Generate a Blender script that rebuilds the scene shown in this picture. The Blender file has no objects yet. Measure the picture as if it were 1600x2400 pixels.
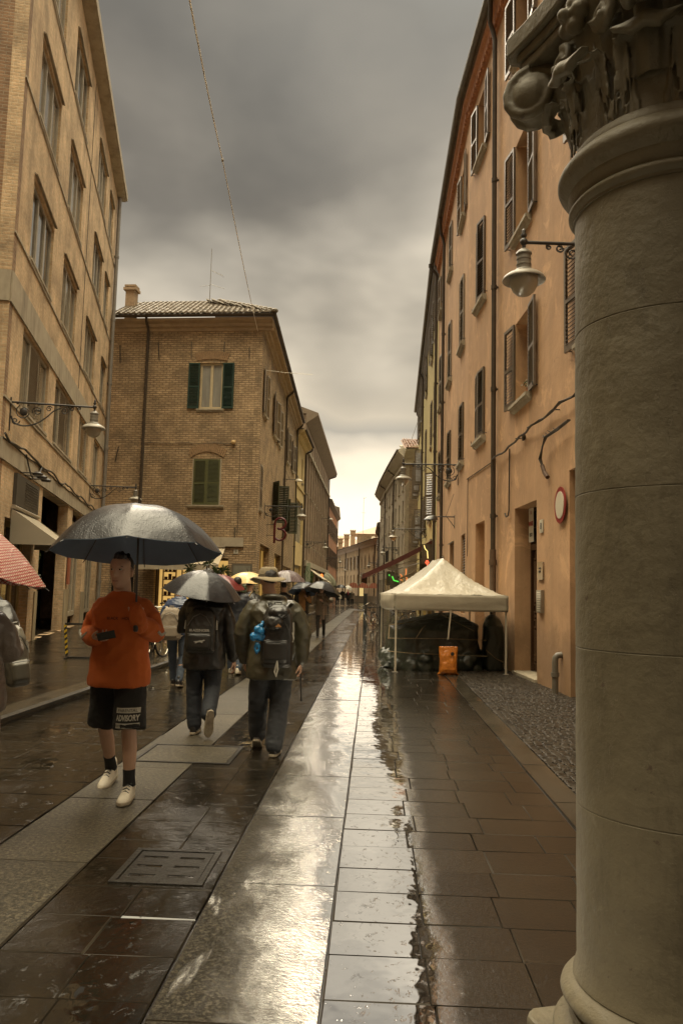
import bpy, bmesh, math, random
from mathutils import Vector, Matrix, Euler, noise
from mathutils.bvhtree import BVHTree
R = math.radians
rnd = random.Random(7)
SC = bpy.context.scene
COL = SC.collection
X3, Y3, Z3 = Vector((1,0,0)), Vector((0,1,0)), Vector((0,0,1))

def lin(c):
    return tuple(((v/255.)/12.92 if v/255. <= .04045 else ((v/255.+.055)/1.055)**2.4) for v in c)

# ---------------------------------------------------------------- materials
MATS = {}
def newmat(name):
    m = bpy.data.materials.new(name); m.use_nodes = True
    nt = m.node_tree; nt.nodes.clear()
    o = nt.nodes.new('ShaderNodeOutputMaterial'); p = nt.nodes.new('ShaderNodeBsdfPrincipled')
    nt.links.new(p.outputs[0], o.inputs[0])
    tc = nt.nodes.new('ShaderNodeTexCoord')
    return m, nt, p, tc
def mapping(nt, tc, sc=(1,1,1), out='Object'):
    mp = nt.nodes.new('ShaderNodeMapping'); mp.inputs['Scale'].default_value = sc
    nt.links.new(tc.outputs[out], mp.inputs[0]); return mp.outputs[0]
def noise_t(nt, vec, scale, detail=4, rough=.55, dist=0):
    n = nt.nodes.new('ShaderNodeTexNoise'); n.inputs['Scale'].default_value = scale
    n.inputs['Detail'].default_value = detail; n.inputs['Roughness'].default_value = rough
    n.inputs['Distortion'].default_value = dist
    nt.links.new(vec, n.inputs['Vector']); return n.outputs['Fac']
def ramp(nt, fac, stops, interp='LINEAR'):
    r = nt.nodes.new('ShaderNodeValToRGB'); r.color_ramp.interpolation = interp
    e = r.color_ramp.elements
    while len(e) < len(stops): e.new(.5)
    for el, (p, c) in zip(e, stops):
        el.position = p; el.color = (c[0], c[1], c[2], 1) if not isinstance(c, (int, float)) else (c, c, c, 1)
    nt.links.new(fac, r.inputs[0]); return r.outputs[0]
def mixc(nt, fac, a, b, mode='MIX'):
    m = nt.nodes.new('ShaderNodeMix'); m.data_type = 'RGBA'; m.blend_type = mode
    for s, v in ((m.inputs[0], fac), (m.inputs[6], a), (m.inputs[7], b)):
        if hasattr(v, 'links'): nt.links.new(v, s)
        elif isinstance(v, (int, float)): s.default_value = v
        else: s.default_value = (v[0], v[1], v[2], 1)
    return m.outputs[2]
def bump(nt, p, h, strength, dist=.02, prev=None):
    b = nt.nodes.new('ShaderNodeBump'); b.inputs['Strength'].default_value = strength
    b.inputs['Distance'].default_value = dist
    nt.links.new(h, b.inputs['Height'])
    if prev is not None: nt.links.new(prev, b.inputs['Normal'])
    nt.links.new(b.outputs[0], p.inputs['Normal']); return b.outputs[0]
def math_n(nt, op, a, b=None):
    m = nt.nodes.new('ShaderNodeMath'); m.operation = op
    for s, v in ((m.inputs[0], a), (m.inputs[1], b)):
        if v is None: continue
        if hasattr(v, 'links'): nt.links.new(v, s)
        else: s.default_value = v
    return m.outputs[0]

def mk(name, c, c2=None, ns=2., st=(1,1,1), rough=.7, bs=0, bst=.3, bd=.01, met=0, spec=.5, ior=1.5, dirt=None, coat=0, rvar=0):
    if name in MATS: return MATS[name]
    m, nt, p, tc = newmat(name)
    v = mapping(nt, tc, st)
    if c2 is None: c2 = tuple(x*.75 for x in c)
    f = noise_t(nt, v, ns, 6, .6)
    f = ramp(nt, f, [(.3, 0), (.7, 1)])
    col = mixc(nt, f, c, c2)
    if dirt:
        f2 = noise_t(nt, mapping(nt, tc, (1.3, 1.3, .35)), 1.7, 6, .65)
        f2 = ramp(nt, f2, [(.48, 0), (.72, 1)])
        f2 = math_n(nt, 'MULTIPLY', f2, .7)
        col = mixc(nt, f2, col, dirt)
    nt.links.new(col, p.inputs['Base Color'])
    p.inputs['Roughness'].default_value = rough
    p.inputs['Metallic'].default_value = met
    p.inputs['Specular IOR Level'].default_value = spec
    p.inputs['IOR'].default_value = ior
    if coat:
        p.inputs['Coat Weight'].default_value = coat; p.inputs['Coat Roughness'].default_value = .12
    if rvar:
        rr = noise_t(nt, v, ns*3, 3); rr = math_n(nt, 'MULTIPLY', rr, rvar); rr = math_n(nt, 'ADD', rr, rough-rvar/2)
        nt.links.new(rr, p.inputs['Roughness'])
    if bs:
        h = noise_t(nt, mapping(nt, tc), bs, 5, .6); bump(nt, p, h, bst, bd)
    MATS[name] = m; return m

def stucco(name, c, c2, stain, rust=None):
    if name in MATS: return MATS[name]
    m, nt, p, tc = newmat(name)
    v = mapping(nt, tc)
    col = mixc(nt, ramp(nt, noise_t(nt, v, .42, 7, .7, .9), [(.38, 0), (.6, 1)]), c, tuple(x*.88 for x in c2))
    # vertical rain streaks and old patches
    f = ramp(nt, noise_t(nt, mapping(nt, tc, (2.2, 2.2, .16)), 1.3, 7, .7), [(.45, 0), (.8, .8)])
    col = mixc(nt, f, col, stain)
    f = ramp(nt, noise_t(nt, mapping(nt, tc, (1, 1, .8)), .9, 8, .75, 1.4), [(.54, 0), (.62, .7)])
    col = mixc(nt, f, col, tuple(min(1, x*1.22) for x in c))
    f = ramp(nt, noise_t(nt, mapping(nt, tc, (1, 1, 1)), 2.6, 8, .8, .8), [(.58, 0), (.7, .6)])
    col = mixc(nt, f, col, tuple(x*.62 for x in stain))
    # rising damp: an uneven stained belt above the pavement
    sx = nt.nodes.new('ShaderNodeSeparateXYZ'); nt.links.new(tc.outputs['Object'], sx.inputs[0])
    zz = math_n(nt, 'SUBTRACT', sx.outputs[2], math_n(nt, 'MULTIPLY', noise_t(nt, mapping(nt, tc, (1, 1, .5)), 1.6, 7, .75), 1.5))
    col = mixc(nt, ramp(nt, zz, [(-.0, .62), (.35, 0)]), col, tuple(x*.66 for x in stain))
    nt.links.new(col, p.inputs['Base Color']); p.inputs['Roughness'].default_value = .85
    b = bump(nt, p, noise_t(nt, v, 1.6, 3), .35, .05)
    bump(nt, p, noise_t(nt, v, 34, 5), .35, .006, b)
    MATS[name] = m; return m

def brick(name, c1, c2, mortar, bw, bh, mo=.012, bst=.5, dirt=None, wob=0.):
    if name in MATS: return MATS[name]
    m, nt, p, tc = newmat(name)
    sx = nt.nodes.new('ShaderNodeSeparateXYZ'); nt.links.new(tc.outputs['Object'], sx.inputs[0])
    cx = nt.nodes.new('ShaderNodeCombineXYZ')
    s = math_n(nt, 'ADD', sx.outputs[0], sx.outputs[1])
    z = sx.outputs[2]
    if wob:
        nz = noise_t(nt, mapping(nt, tc, (1, 1, 3)), 3., 3)
        z = math_n(nt, 'ADD', z, math_n(nt, 'MULTIPLY', nz, wob))
    nt.links.new(s, cx.inputs[0]); nt.links.new(z, cx.inputs[1])
    b = nt.nodes.new('ShaderNodeTexBrick')
    nt.links.new(cx.outputs[0], b.inputs['Vector'])
    b.inputs['Color1'].default_value = (*c1, 1); b.inputs['Color2'].default_value = (*c2, 1)
    b.inputs['Mortar'].default_value = (*mortar, 1)
    b.inputs['Scale'].default_value = 1; b.inputs['Mortar Size'].default_value = mo
    b.inputs['Mortar Smooth'].default_value = .3
    b.inputs['Brick Width'].default_value = bw; b.inputs['Row Height'].default_value = bh
    col = b.outputs['Color']
    f = ramp(nt, noise_t(nt, mapping(nt, tc), .9, 7, .7), [(.33, .52), (.67, 1.25)])
    col = mixc(nt, 1., col, f, 'MULTIPLY')
    f = ramp(nt, noise_t(nt, mapping(nt, tc, (1, 1, 2.5)), 7., 5, .7), [(.3, .75), (.7, 1.15)])
    col = mixc(nt, 1., col, f, 'MULTIPLY')
    if dirt:
        f2 = ramp(nt, noise_t(nt, mapping(nt, tc, (2, 2, .3)), 1.1, 7, .7), [(.5, 0), (.75, .75)])
        col = mixc(nt, f2, col, dirt)
    nt.links.new(col, p.inputs['Base Color']); p.inputs['Roughness'].default_value = .85
    inv = math_n(nt, 'SUBTRACT', 1, b.outputs['Fac'])
    bb = bump(nt, p, inv, bst, .03)
    bump(nt, p, noise_t(nt, mapping(nt, tc), 22, 5, .7), .5, .015, bb)
    MATS[name] = m; return m

def wet(name, c1, c2, rough=(.04, .22), und=.12, fine=.1, fs=60, spec=1., ior=1.9, cover=(.35, .6), pit=0, ds=1.1, coarse=0, speck=0, xg=None, ior2=0, fleck=0):
    """rain-wet stone: water film on top (low roughness, puddle patches), stone grain below"""
    if name in MATS: return MATS[name]
    m, nt, p, tc = newmat(name)
    v = mapping(nt, tc)
    pud_streak = ramp(nt, noise_t(nt, mapping(nt, tc, (1, .45, 1)), ds, 5, .62, .5), [(cover[0], 1), (cover[1], 0)])   # 1 = standing water
    if xg:      # reflectance masked by x to paint the bright sky streak into the paving
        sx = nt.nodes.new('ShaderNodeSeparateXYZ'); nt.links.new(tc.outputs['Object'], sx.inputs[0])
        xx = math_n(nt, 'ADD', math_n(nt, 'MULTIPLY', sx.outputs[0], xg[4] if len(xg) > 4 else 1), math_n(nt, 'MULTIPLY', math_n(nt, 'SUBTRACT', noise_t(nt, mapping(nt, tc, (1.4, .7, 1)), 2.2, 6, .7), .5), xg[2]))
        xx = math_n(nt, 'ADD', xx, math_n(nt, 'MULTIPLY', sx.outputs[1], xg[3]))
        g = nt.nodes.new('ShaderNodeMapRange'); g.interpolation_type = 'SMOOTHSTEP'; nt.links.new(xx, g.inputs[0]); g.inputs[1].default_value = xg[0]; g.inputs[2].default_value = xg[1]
        pud_streak = math_n(nt, 'MAXIMUM', pud_streak, g.outputs[0])
    col = mixc(nt, ramp(nt, noise_t(nt, v, 2.3, 6, .65), [(.3, 0), (.7, 1)]), c1, c2)
    if speck:
        col = mixc(nt, 1., col, ramp(nt, noise_t(nt, v, 42, 3, .8), [(.36, .25), (.50, .9), (.62, 2.3)]), 'MULTIPLY')
    at = nt.nodes.new('ShaderNodeAttribute'); at.attribute_name = 'tone'
    col = mixc(nt, 1., col, at.outputs['Color'], 'MULTIPLY')
    nt.links.new(col, p.inputs['Base Color'])
    inv = math_n(nt, 'SUBTRACT', 1, pud_streak)
    rr = math_n(nt, 'MULTIPLY', inv, rough[1]-rough[0]); rr = math_n(nt, 'ADD', rr, rough[0])
    nt.links.new(rr, p.inputs['Roughness'])
    p.inputs['IOR'].default_value = ior; p.inputs['Specular IOR Level'].default_value = spec
    h1 = noise_t(nt, mapping(nt, tc, (1, .8, 1)), 3.2, 3, .5)
    b1 = bump(nt, p, h1, und, .03)
    h2 = noise_t(nt, v, fs, 6, .7)
    h2 = math_n(nt, 'MULTIPLY', h2, inv)
    b2 = bump(nt, p, h2, fine, .01, b1)
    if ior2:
        nt.links.new(math_n(nt, 'ADD', math_n(nt, 'MULTIPLY', pud_streak, ior2-ior), ior), p.inputs['IOR'])  # far higher IOR in puddles and along the painted streak
    if fleck:   # splashes and beads standing on the film
        h5 = ramp(nt, noise_t(nt, mapping(nt, tc, (1, .7, 1)), 15, 6, .75, .6), [(.60, 0), (.70, 1)]); b2 = bump(nt, p, h5, fleck, .012, b2)
    if coarse:
        vo = nt.nodes.new('ShaderNodeTexVoronoi'); vo.inputs['Scale'].default_value = coarse; nt.links.new(v, vo.inputs['Vector'])
        h3 = ramp(nt, vo.outputs['Distance'], [(0, 1), (.75, 0)]); b2 = bump(nt, p, h3, .9, .03, b2)
    if pit:
        h4 = ramp(nt, noise_t(nt, v, 14, 4, .8), [(.25, 0), (.38, 1)]); bump(nt, p, h4, pit, .012, b2)
    MATS[name] = m; return m

def emit(name, c, strength):
    if name in MATS: return MATS[name]
    m, nt, p, tc = newmat(name)
    f = noise_t(nt, mapping(nt, tc), 1.6, 3)
    col = mixc(nt, f, c, tuple(x*.45 for x in c))
    nt.links.new(col, p.inputs['Emission Color']); p.inputs['Emission Strength'].default_value = strength
    p.inputs['Base Color'].default_value = (*[x*.3 for x in c], 1)
    MATS[name] = m; return m

# ---------------------------------------------------------------- mesh builder
class MB:
    def __init__(s): s.v = []; s.f = []; s.mi = []; s.cur = 0
    def add(s, vs, fs):
        o = len(s.v); s.v += [tuple(v) for v in vs]; s.f += [tuple(i+o for i in f) for f in fs]; s.mi += [s.cur]*len(fs); return s
    def box(s, x0, x1, y0, y1, z0, z1):
        if x0 > x1: x0, x1 = x1, x0
        if y0 > y1: y0, y1 = y1, y0
        if z0 > z1: z0, z1 = z1, z0
        return s.add([(x0,y0,z0),(x1,y0,z0),(x1,y1,z0),(x0,y1,z0),(x0,y0,z1),(x1,y0,z1),(x1,y1,z1),(x0,y1,z1)],
              [(0,3,2,1),(4,5,6,7),(0,1,5,4),(1,2,6,5),(2,3,7,6),(3,0,4,7)])
    def mbox(s, M, sx, sy, sz):
        vs = [M @ Vector((a*sx/2, b*sy/2, c*sz/2)) for a in (-1,1) for b in (-1,1) for c in (-1,1)]
        return s.add(vs, [(0,1,3,2),(4,6,7,5),(0,4,5,1),(2,3,7,6),(0,2,6,4),(1,5,7,3)])
    def quad(s, a, b, c, d): return s.add([a,b,c,d], [(0,1,2,3)])
    def prism(s, prof, x0, x1):      # closed (y,z) profile swept along x, ccw seen from +x
        n = len(prof)
        vs = [(x0, y, z) for y, z in prof]+[(x1, y, z) for y, z in prof]
        fs = [(i, (i+1) % n, n+(i+1) % n, n+i) for i in range(n)]
        return s.add(vs, fs+[tuple(range(n-1, -1, -1)), tuple(range(n, 2*n))])
    def plate(s, poly, z0, z1, M=None):   # polygon in xy extruded in z
        n = len(poly); vs = [Vector((x, y, z0)) for x, y in poly]+[Vector((x, y, z1)) for x, y in poly]
        if M is not None: vs = [M @ v for v in vs]
        return s.add(vs, [(i, (i+1) % n, n+(i+1) % n, n+i) for i in range(n)]+[tuple(range(n-1, -1, -1)), tuple(range(n, 2*n))])
    def tube(s, pts, r, n=8, cap=True, closed=False, flat=1.):
        pts = [Vector(p) for p in pts]; m = len(pts)
        rs = r if isinstance(r, (list, tuple)) else [r]*m
        vs = []; up = None
        for i, p in enumerate(pts):
            if closed: t = pts[(i+1) % m]-pts[i-1]
            else: t = pts[min(i+1, m-1)]-pts[max(i-1, 0)]
            if t.length < 1e-9: t = Z3.copy()
            t.normalize()
            if up is None: up = t.orthogonal().normalized() if abs(t.z) > .9 else (Z3-t*t.z).normalized()
            else:
                up = up-t*up.dot(t); up = up.normalized() if up.length > 1e-6 else t.orthogonal().normalized()
            sd = t.cross(up)
            for k in range(n):
                a = 2*math.pi*k/n
                vs.append(p+(up*math.cos(a)*flat+sd*math.sin(a))*rs[i])
        fs = []
        for i in range(m if closed else m-1):
            j = (i+1) % m
            for k in range(n): l = (k+1) % n; fs.append((i*n+k, i*n+l, j*n+l, j*n+k))
        if cap and not closed: fs += [tuple(range(n-1, -1, -1)), tuple((m-1)*n+k for k in range(n))]
        return s.add(vs, fs)
    def limb(s, pts, rs, n=12):      # tube with rounded ends
        pts = [Vector(p) for p in pts]; a = (pts[0]-pts[1]).normalized(); b = (pts[-1]-pts[-2]).normalized()
        P = [pts[0]+a*rs[0]*.95, pts[0]+a*rs[0]*.6]+pts+[pts[-1]+b*rs[-1]*.6, pts[-1]+b*rs[-1]*.95]
        Q = [rs[0]*.25, rs[0]*.78]+list(rs)+[rs[-1]*.78, rs[-1]*.25]
        return s.tube(P, Q, n)
    def lathe(s, prof, c=(0,0,0), n=20, M=None):
        vs = []; c = Vector(c)
        for r_, z in prof:
            for k in range(n):
                a = 2*math.pi*k/n; vs.append(c+Vector((r_*math.cos(a), r_*math.sin(a), z)))
        if M is not None: vs = [M @ v for v in vs]
        m = len(prof); fs = [(i*n+k, i*n+(k+1) % n, (i+1)*n+(k+1) % n, (i+1)*n+k) for i in range(m-1) for k in range(n)]
        fs += [tuple(range(n-1, -1, -1)), tuple((m-1)*n+k for k in range(n))]
        return s.add(vs, fs)
    def loft(s, rings, n=18, sq=2.3):  # rings: (x,y,z,rx,ry) horizontal superellipses
        vs = []
        for (x, y, z, rx, ry) in rings:
            for k in range(n):
                a = 2*math.pi*k/n; ca, sa = math.cos(a), math.sin(a)
                vs.append((x+rx*math.copysign(abs(ca)**(2/sq), ca), y+ry*math.copysign(abs(sa)**(2/sq), sa), z))
        m = len(rings); fs = [(i*n+k, i*n+(k+1) % n, (i+1)*n+(k+1) % n, (i+1)*n+k) for i in range(m-1) for k in range(n)]
        fs += [tuple(range(n-1, -1, -1)), tuple((m-1)*n+k for k in range(n))]
        return s.add(vs, fs)
    def ell(s, c, r, M=None, n=14, m=8):
        vs = []; c = Vector(c)
        for i in range(m+1):
            t = math.pi*i/m
            for k in range(n):
                a = 2*math.pi*k/n
                q = Vector((r[0]*math.sin(t)*math.cos(a), r[1]*math.sin(t)*math.sin(a), -r[2]*math.cos(t)))
                if M is not None: q = M @ q
                vs.append(c+q)
        return s.add(vs, [(i*n+k, i*n+(k+1) % n, (i+1)*n+(k+1) % n, (i+1)*n+k) for i in range(m) for k in range(n)])
    def xf(s, M):
        s.v = [tuple(M @ Vector(v)) for v in s.v]; return s
    def mesh(s, name, smooth=False):
        me = bpy.data.meshes.new(name); me.from_pydata(s.v, [], s.f)
        bm = bmesh.new(); bm.from_mesh(me); bmesh.ops.recalc_face_normals(bm, faces=bm.faces); bm.to_mesh(me); bm.free()
        if smooth:
            me.polygons.foreach_set('use_smooth', [True]*len(me.polygons)); me.set_sharp_from_angle(angle=R(smooth if smooth is not True else 50))
        return me

def put(name, me, mat, parent=None, M=None):
    o = bpy.data.objects.new(name, me); COL.objects.link(o)
    if mat is not None:
        if isinstance(mat, (list, tuple)):
            if not len(me.materials):
                for x in mat: me.materials.append(x)
        elif not len(me.materials): me.materials.append(mat)
    if parent is not None: o.parent = parent
    if M is not None: o.matrix_basis = M
    return o
def build(mb, name, mat, parent=None, M=None, smooth=False, bevel=0):
    me = mb.mesh(name, smooth)
    if isinstance(mat, (list, tuple)):
        for x in mat: me.materials.append(x)
        me.polygons.foreach_set('material_index', mb.mi)
    o = put(name, me, mat, parent, M)
    if bevel:
        b = o.modifiers.new('b', 'BEVEL'); b.width = bevel; b.segments = 2; b.limit_method = 'ANGLE'; b.angle_limit = R(40)
    return o
def tag(o, label=None, cat=None, group=None, kind=None):
    if label: o['label'] = label
    if cat: o['category'] = cat
    if group: o['group'] = group
    if kind: o['kind'] = kind
    return o
def thing(name, label, cat, loc=(0,0,0), rz=0, group=None):
    o = bpy.data.objects.new(name, None); COL.objects.link(o); o.empty_display_size = .2
    o.location = loc; o.rotation_euler = (0, 0, rz); return tag(o, label, cat, group)
def copy_tree(o, parent=None):
    c = o.copy(); COL.objects.link(c)
    if parent is not None: c.parent = parent
    for ch in list(o.children): copy_tree(ch, c)
    return c
TS = bpy.data.scenes.new('workbench')     # scratch scene so that each evaluation touches one object only; removed at the end
def evalmesh(o):
    with bpy.context.temp_override(scene=TS, view_layer=TS.view_layers[0]):
        dg = bpy.context.evaluated_depsgraph_get(); dg.update()
    return bpy.data.meshes.new_from_object(o.evaluated_get(dg))
def text(body, size, mat, parent, M, name='lettering', ext=.002, align='CENTER', bold=0, sx=1.):
    c = bpy.data.curves.new('t', 'FONT'); c.body = body; c.size = size; c.extrude = ext; c.align_x = align; c.align_y = 'CENTER'; c.offset = bold
    o = bpy.data.objects.new('t', c); TS.collection.objects.link(o); me = evalmesh(o); bpy.data.objects.remove(o); me.name = name
    me.transform(Matrix.Diagonal((sx, 1, 1, 1)))
    me.materials.clear(); return put(name, me, mat, parent, M)
TXT = Matrix(((-1,0,0,0),(0,0,1,0),(0,1,0,0),(0,0,0,1)))   # text plane -> wall plane seen from outside

def frame(A, B):
    """wall frame: x along A->B, y outward (left of A->B), z up"""
    A = Vector((A[0], A[1], 0)); d = Vector((B[0], B[1], 0))-A; d.normalize()
    y = Z3.cross(d); M = Matrix((d, y, Z3)).transposed().to_4x4(); M.translation = A; return M
T = Matrix.Translation
def RZ(a): return Matrix.Rotation(a, 4, 'Z')
def RX(a): return Matrix.Rotation(a, 4, 'X')
def RY(a): return Matrix.Rotation(a, 4, 'Y')

def drape(o, target, off=.002, axis=Y3):
    """lay a flat print onto a garment: every vertex is dropped along `axis` onto the cloth (both share one parent)"""
    bv = BVHTree.FromPolygons([v.co[:] for v in target.data.vertices], [tuple(p.vertices) for p in target.data.polygons])
    Mi = o.matrix_basis; inv = Mi.inverted(); zs = []
    for v in o.data.vertices:
        p = Mi @ v.co; h = bv.ray_cast(p-axis*.6, axis); d = (v.co.z)
        if h[0] is not None: v.co = inv @ (h[0]-axis*(off+(.0012 if d > 0 else 0)))
def snap(pts, target, off=.004):
    bv = BVHTree.FromPolygons([v.co[:] for v in target.data.vertices], [tuple(p.vertices) for p in target.data.polygons])
    out = []
    for p in pts:
        h = bv.find_nearest(Vector(p)); out.append(h[0]+h[1]*off)
    return out
# remeshed organic solid
def organic(mb, name, mat, parent=None, M=None, voxel=.01, smooth=3, fold=0, fs=9., seed=0, adapt=0, fz=1.):
    me = mb.mesh('tmp'); o = bpy.data.objects.new('tmp', me); TS.collection.objects.link(o)
    r = o.modifiers.new('r', 'REMESH'); r.mode = 'VOXEL'; r.voxel_size = voxel
    if smooth:
        s = o.modifiers.new('s', 'SMOOTH'); s.factor = .5; s.iterations = smooth
    m2 = evalmesh(o); bpy.data.objects.remove(o); m2.name = name
    if fold:
        off = Vector((seed*3.1, seed*1.7, seed*.9))
        n = len(m2.vertices); co = [0.]*(3*n); no = [0.]*(3*n)
        m2.vertices.foreach_get('co', co); m2.vertex_normals.foreach_get('vector', no)
        for i in range(0, 3*n, 3):
            p = Vector((co[i]*fs, co[i+1]*fs, co[i+2]*fs*fz))+off
            d = (noise.noise(p)*.6+(1-abs(noise.noise(p*1.7+off))*2.4)*.4)*fold
            co[i] += no[i]*d; co[i+1] += no[i+1]*d; co[i+2] += no[i+2]*d
        m2.vertices.foreach_set('co', co); m2.update()
    m2.polygons.foreach_set('use_smooth', [True]*len(m2.polygons))
    m2.materials.clear()
    return put(name, m2, mat, parent, M)
# ---------------------------------------------------------------- camera, sky, sun
cam = bpy.data.cameras.new('camera'); camo = bpy.data.objects.new('camera', cam); COL.objects.link(camo)
cam.sensor_fit = 'VERTICAL'; cam.sensor_height = 36; cam.sensor_width = 24; cam.lens = 1825/2400*36
cam.clip_end = 3000; cam.clip_start = .05
camo.matrix_world = T((0, 0, 1.55)) @ RZ(R(2.48)) @ RX(math.pi/2+R(5.79)) @ RZ(R(1.37))
SC.camera = camo
SC.view_settings.view_transform = 'Standard'; SC.view_settings.look = 'None'; SC.view_settings.exposure = 0; SC.view_settings.gamma = 1

wd = bpy.data.worlds.new('World'); SC.world = wd; wd.use_nodes = True
nt = wd.node_tree; nt.nodes.clear()
wo = nt.nodes.new('ShaderNodeOutputWorld')
tc = nt.nodes.new('ShaderNodeTexCoord')
sep = nt.nodes.new('ShaderNodeSeparateXYZ'); nt.links.new(tc.outputs['Generated'], sep.inputs[0])
nz = noise_t(nt, mapping(nt, tc, (1, 1, 1.7), 'Generated'), 3.4, 4, .5, .1)
nz2 = noise_t(nt, mapping(nt, tc, (1.1, 1.1, 1.4), 'Generated'), 1.9, 3, .5, .1)
e = math_n(nt, 'ADD', sep.outputs[2], math_n(nt, 'MULTIPLY', math_n(nt, 'SUBTRACT', nz, .5), .27))
e = math_n(nt, 'ADD', e, math_n(nt, 'MULTIPLY', math_n(nt, 'SUBTRACT', nz2, .5), .16))
skyc = ramp(nt, e, [(.0, (1.25, 1.06, .80)), (.085, (1.12, .97, .74)), (.15, (.86, .74, .56)), (.20, (.46, .415, .335)), (.255, (.66, .57, .43)),
    (.33, (.53, .465, .36)), (.41, (.325, .29, .232)), (.50, (.19, .172, .142)), (.60, (.158, .148, .127)), (.72, (.21, .205, .18)), (.79, (2.6, 2.3, 1.65)), (.87, (7.5, 6.6, 4.7))])
# brighter gaps in the cloud: (azimuth, elevation, half-width, gain)
for az, el, wdt, gain, flat in ((-14.5, 18.5, .16, .7, 1.), (0.5, 16.5, .07, .4, 1.), (11, 38, .36, 1., 1.), (-1, 6, .14, .3, 1.)):
    a, l = R(az), R(el); dv = (math.sin(a)*math.cos(l), math.cos(a)*math.cos(l), math.sin(l))
    sb = nt.nodes.new('ShaderNodeVectorMath'); sb.operation = 'DISTANCE'
    nt.links.new(tc.outputs['Generated'], sb.inputs[0]); sb.inputs[1].default_value = dv
    d = math_n(nt, 'ADD', sb.outputs['Value'], math_n(nt, 'MULTIPLY', math_n(nt, 'SUBTRACT', nz, .5), wdt*1.6))
    g = nt.nodes.new('ShaderNodeMapRange'); g.interpolation_type = 'SMOOTHSTEP'
    nt.links.new(d, g.inputs[0]); g.inputs[1].default_value = 0; g.inputs[2].default_value = wdt*1.5; g.inputs[3].default_value = 1+gain; g.inputs[4].default_value = 1
    skyc = mixc(nt, 1., skyc, g.outputs[0], 'MULTIPLY')
# unseen sky behind the viewer brightened to light walls facing the camera
g = nt.nodes.new('ShaderNodeMapRange'); nt.links.new(sep.outputs[1], g.inputs[0])
g.inputs[1].default_value = -.3; g.inputs[2].default_value = .25; g.inputs[3].default_value = 1.35; g.inputs[4].default_value = 1
skyc = mixc(nt, 1., skyc, g.outputs[0], 'MULTIPLY')
bgc = nt.nodes.new('ShaderNodeBackground'); nt.links.new(skyc, bgc.inputs[0]); bgc.inputs[1].default_value = 1.
sky = nt.nodes.new('ShaderNodeTexSky'); sky.sky_type = 'NISHITA'; sky.sun_disc = False; sky.sun_elevation = R(42); sky.sun_rotation = R(-22)
bgs = nt.nodes.new('ShaderNodeBackground'); nt.links.new(sky.outputs[0], bgs.inputs[0]); bgs.inputs[1].default_value = .05
ms = nt.nodes.new('ShaderNodeMixShader'); ms.inputs[0].default_value = .98
nt.links.new(bgs.outputs[0], ms.inputs[1]); nt.links.new(bgc.outputs[0], ms.inputs[2]); nt.links.new(ms.outputs[0], wo.inputs[0])
sl = bpy.data.lights.new('sun', 'SUN'); sl.energy = 1.5; sl.angle = R(24); sl.color = (1, .86, .66)
so = bpy.data.objects.new('sun', sl); COL.objects.link(so)
sd = Vector((-math.sin(R(22))*math.cos(R(42)), math.cos(R(22))*math.cos(R(42)), math.sin(R(42))))
so.rotation_euler = (-sd).to_track_quat('-Z', 'Y').to_euler()

# ---------------------------------------------------------------- ground
def settone(me, f=None):
    a = me.color_attributes.new('tone', 'FLOAT_COLOR', 'CORNER')
    arr = []
    for p in me.polygons:
        t = f(p.index) if f else 1.
        arr += [t, t, t, 1.]*p.loop_total
    a.data.foreach_set('color', arr)
SLAB = wet('wet_slab', (.015, .012, .008), (.009, .0075, .005), rough=(.035, .15), und=.34, fine=.5, fs=34, ior=1.62, spec=.5, fleck=.24, cover=(.38, .62), pit=.12)
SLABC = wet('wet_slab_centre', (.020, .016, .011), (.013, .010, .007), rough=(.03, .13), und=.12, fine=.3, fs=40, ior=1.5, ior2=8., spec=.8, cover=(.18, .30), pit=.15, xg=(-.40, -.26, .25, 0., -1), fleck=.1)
GRAN = wet('wet_granite', (.074, .062, .041), (.042, .035, .023), rough=(.16, .38), und=.25, fine=1.6, fs=50, ior=1.5, spec=.5, cover=(.15, .28), pit=.6, speck=1)
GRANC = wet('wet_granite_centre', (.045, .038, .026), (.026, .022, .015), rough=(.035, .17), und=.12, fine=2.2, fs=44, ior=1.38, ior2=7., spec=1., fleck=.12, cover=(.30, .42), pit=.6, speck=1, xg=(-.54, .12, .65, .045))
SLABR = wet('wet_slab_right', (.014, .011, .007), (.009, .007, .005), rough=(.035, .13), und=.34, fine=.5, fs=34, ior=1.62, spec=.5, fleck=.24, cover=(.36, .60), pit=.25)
COB = wet('wet_cobbles', (.018, .013, .009), (.010, .008, .005), rough=(.08, .3), und=.2, fine=.5, fs=40, ior=1.4, spec=.3, cover=(.2, .35))
PAVE = wet('wet_pavement', (.020, .016, .011), (.013, .010, .007), rough=(.05, .2), und=.3, fine=.25, fs=45, ior=1.45, spec=.28, cover=(.3, .5), pit=.2)
JOINT = wet('wet_joint', (.018, .013, .009), (.010, .008, .006), rough=(.08, .4), und=.2, fine=.3, fs=40, ior=1.5)
EDGE = wet('worn_slab_edge', (.045, .036, .025), (.028, .022, .016), rough=(.4, .6), und=.1, fine=.3, fs=40, ior=1.33, spec=.3)
KERB = wet('wet_kerb', (.05, .042, .030), (.03, .025, .018), rough=(.08, .25), und=.2, fine=.35, fs=50, ior=1.5, spec=.5)

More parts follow.
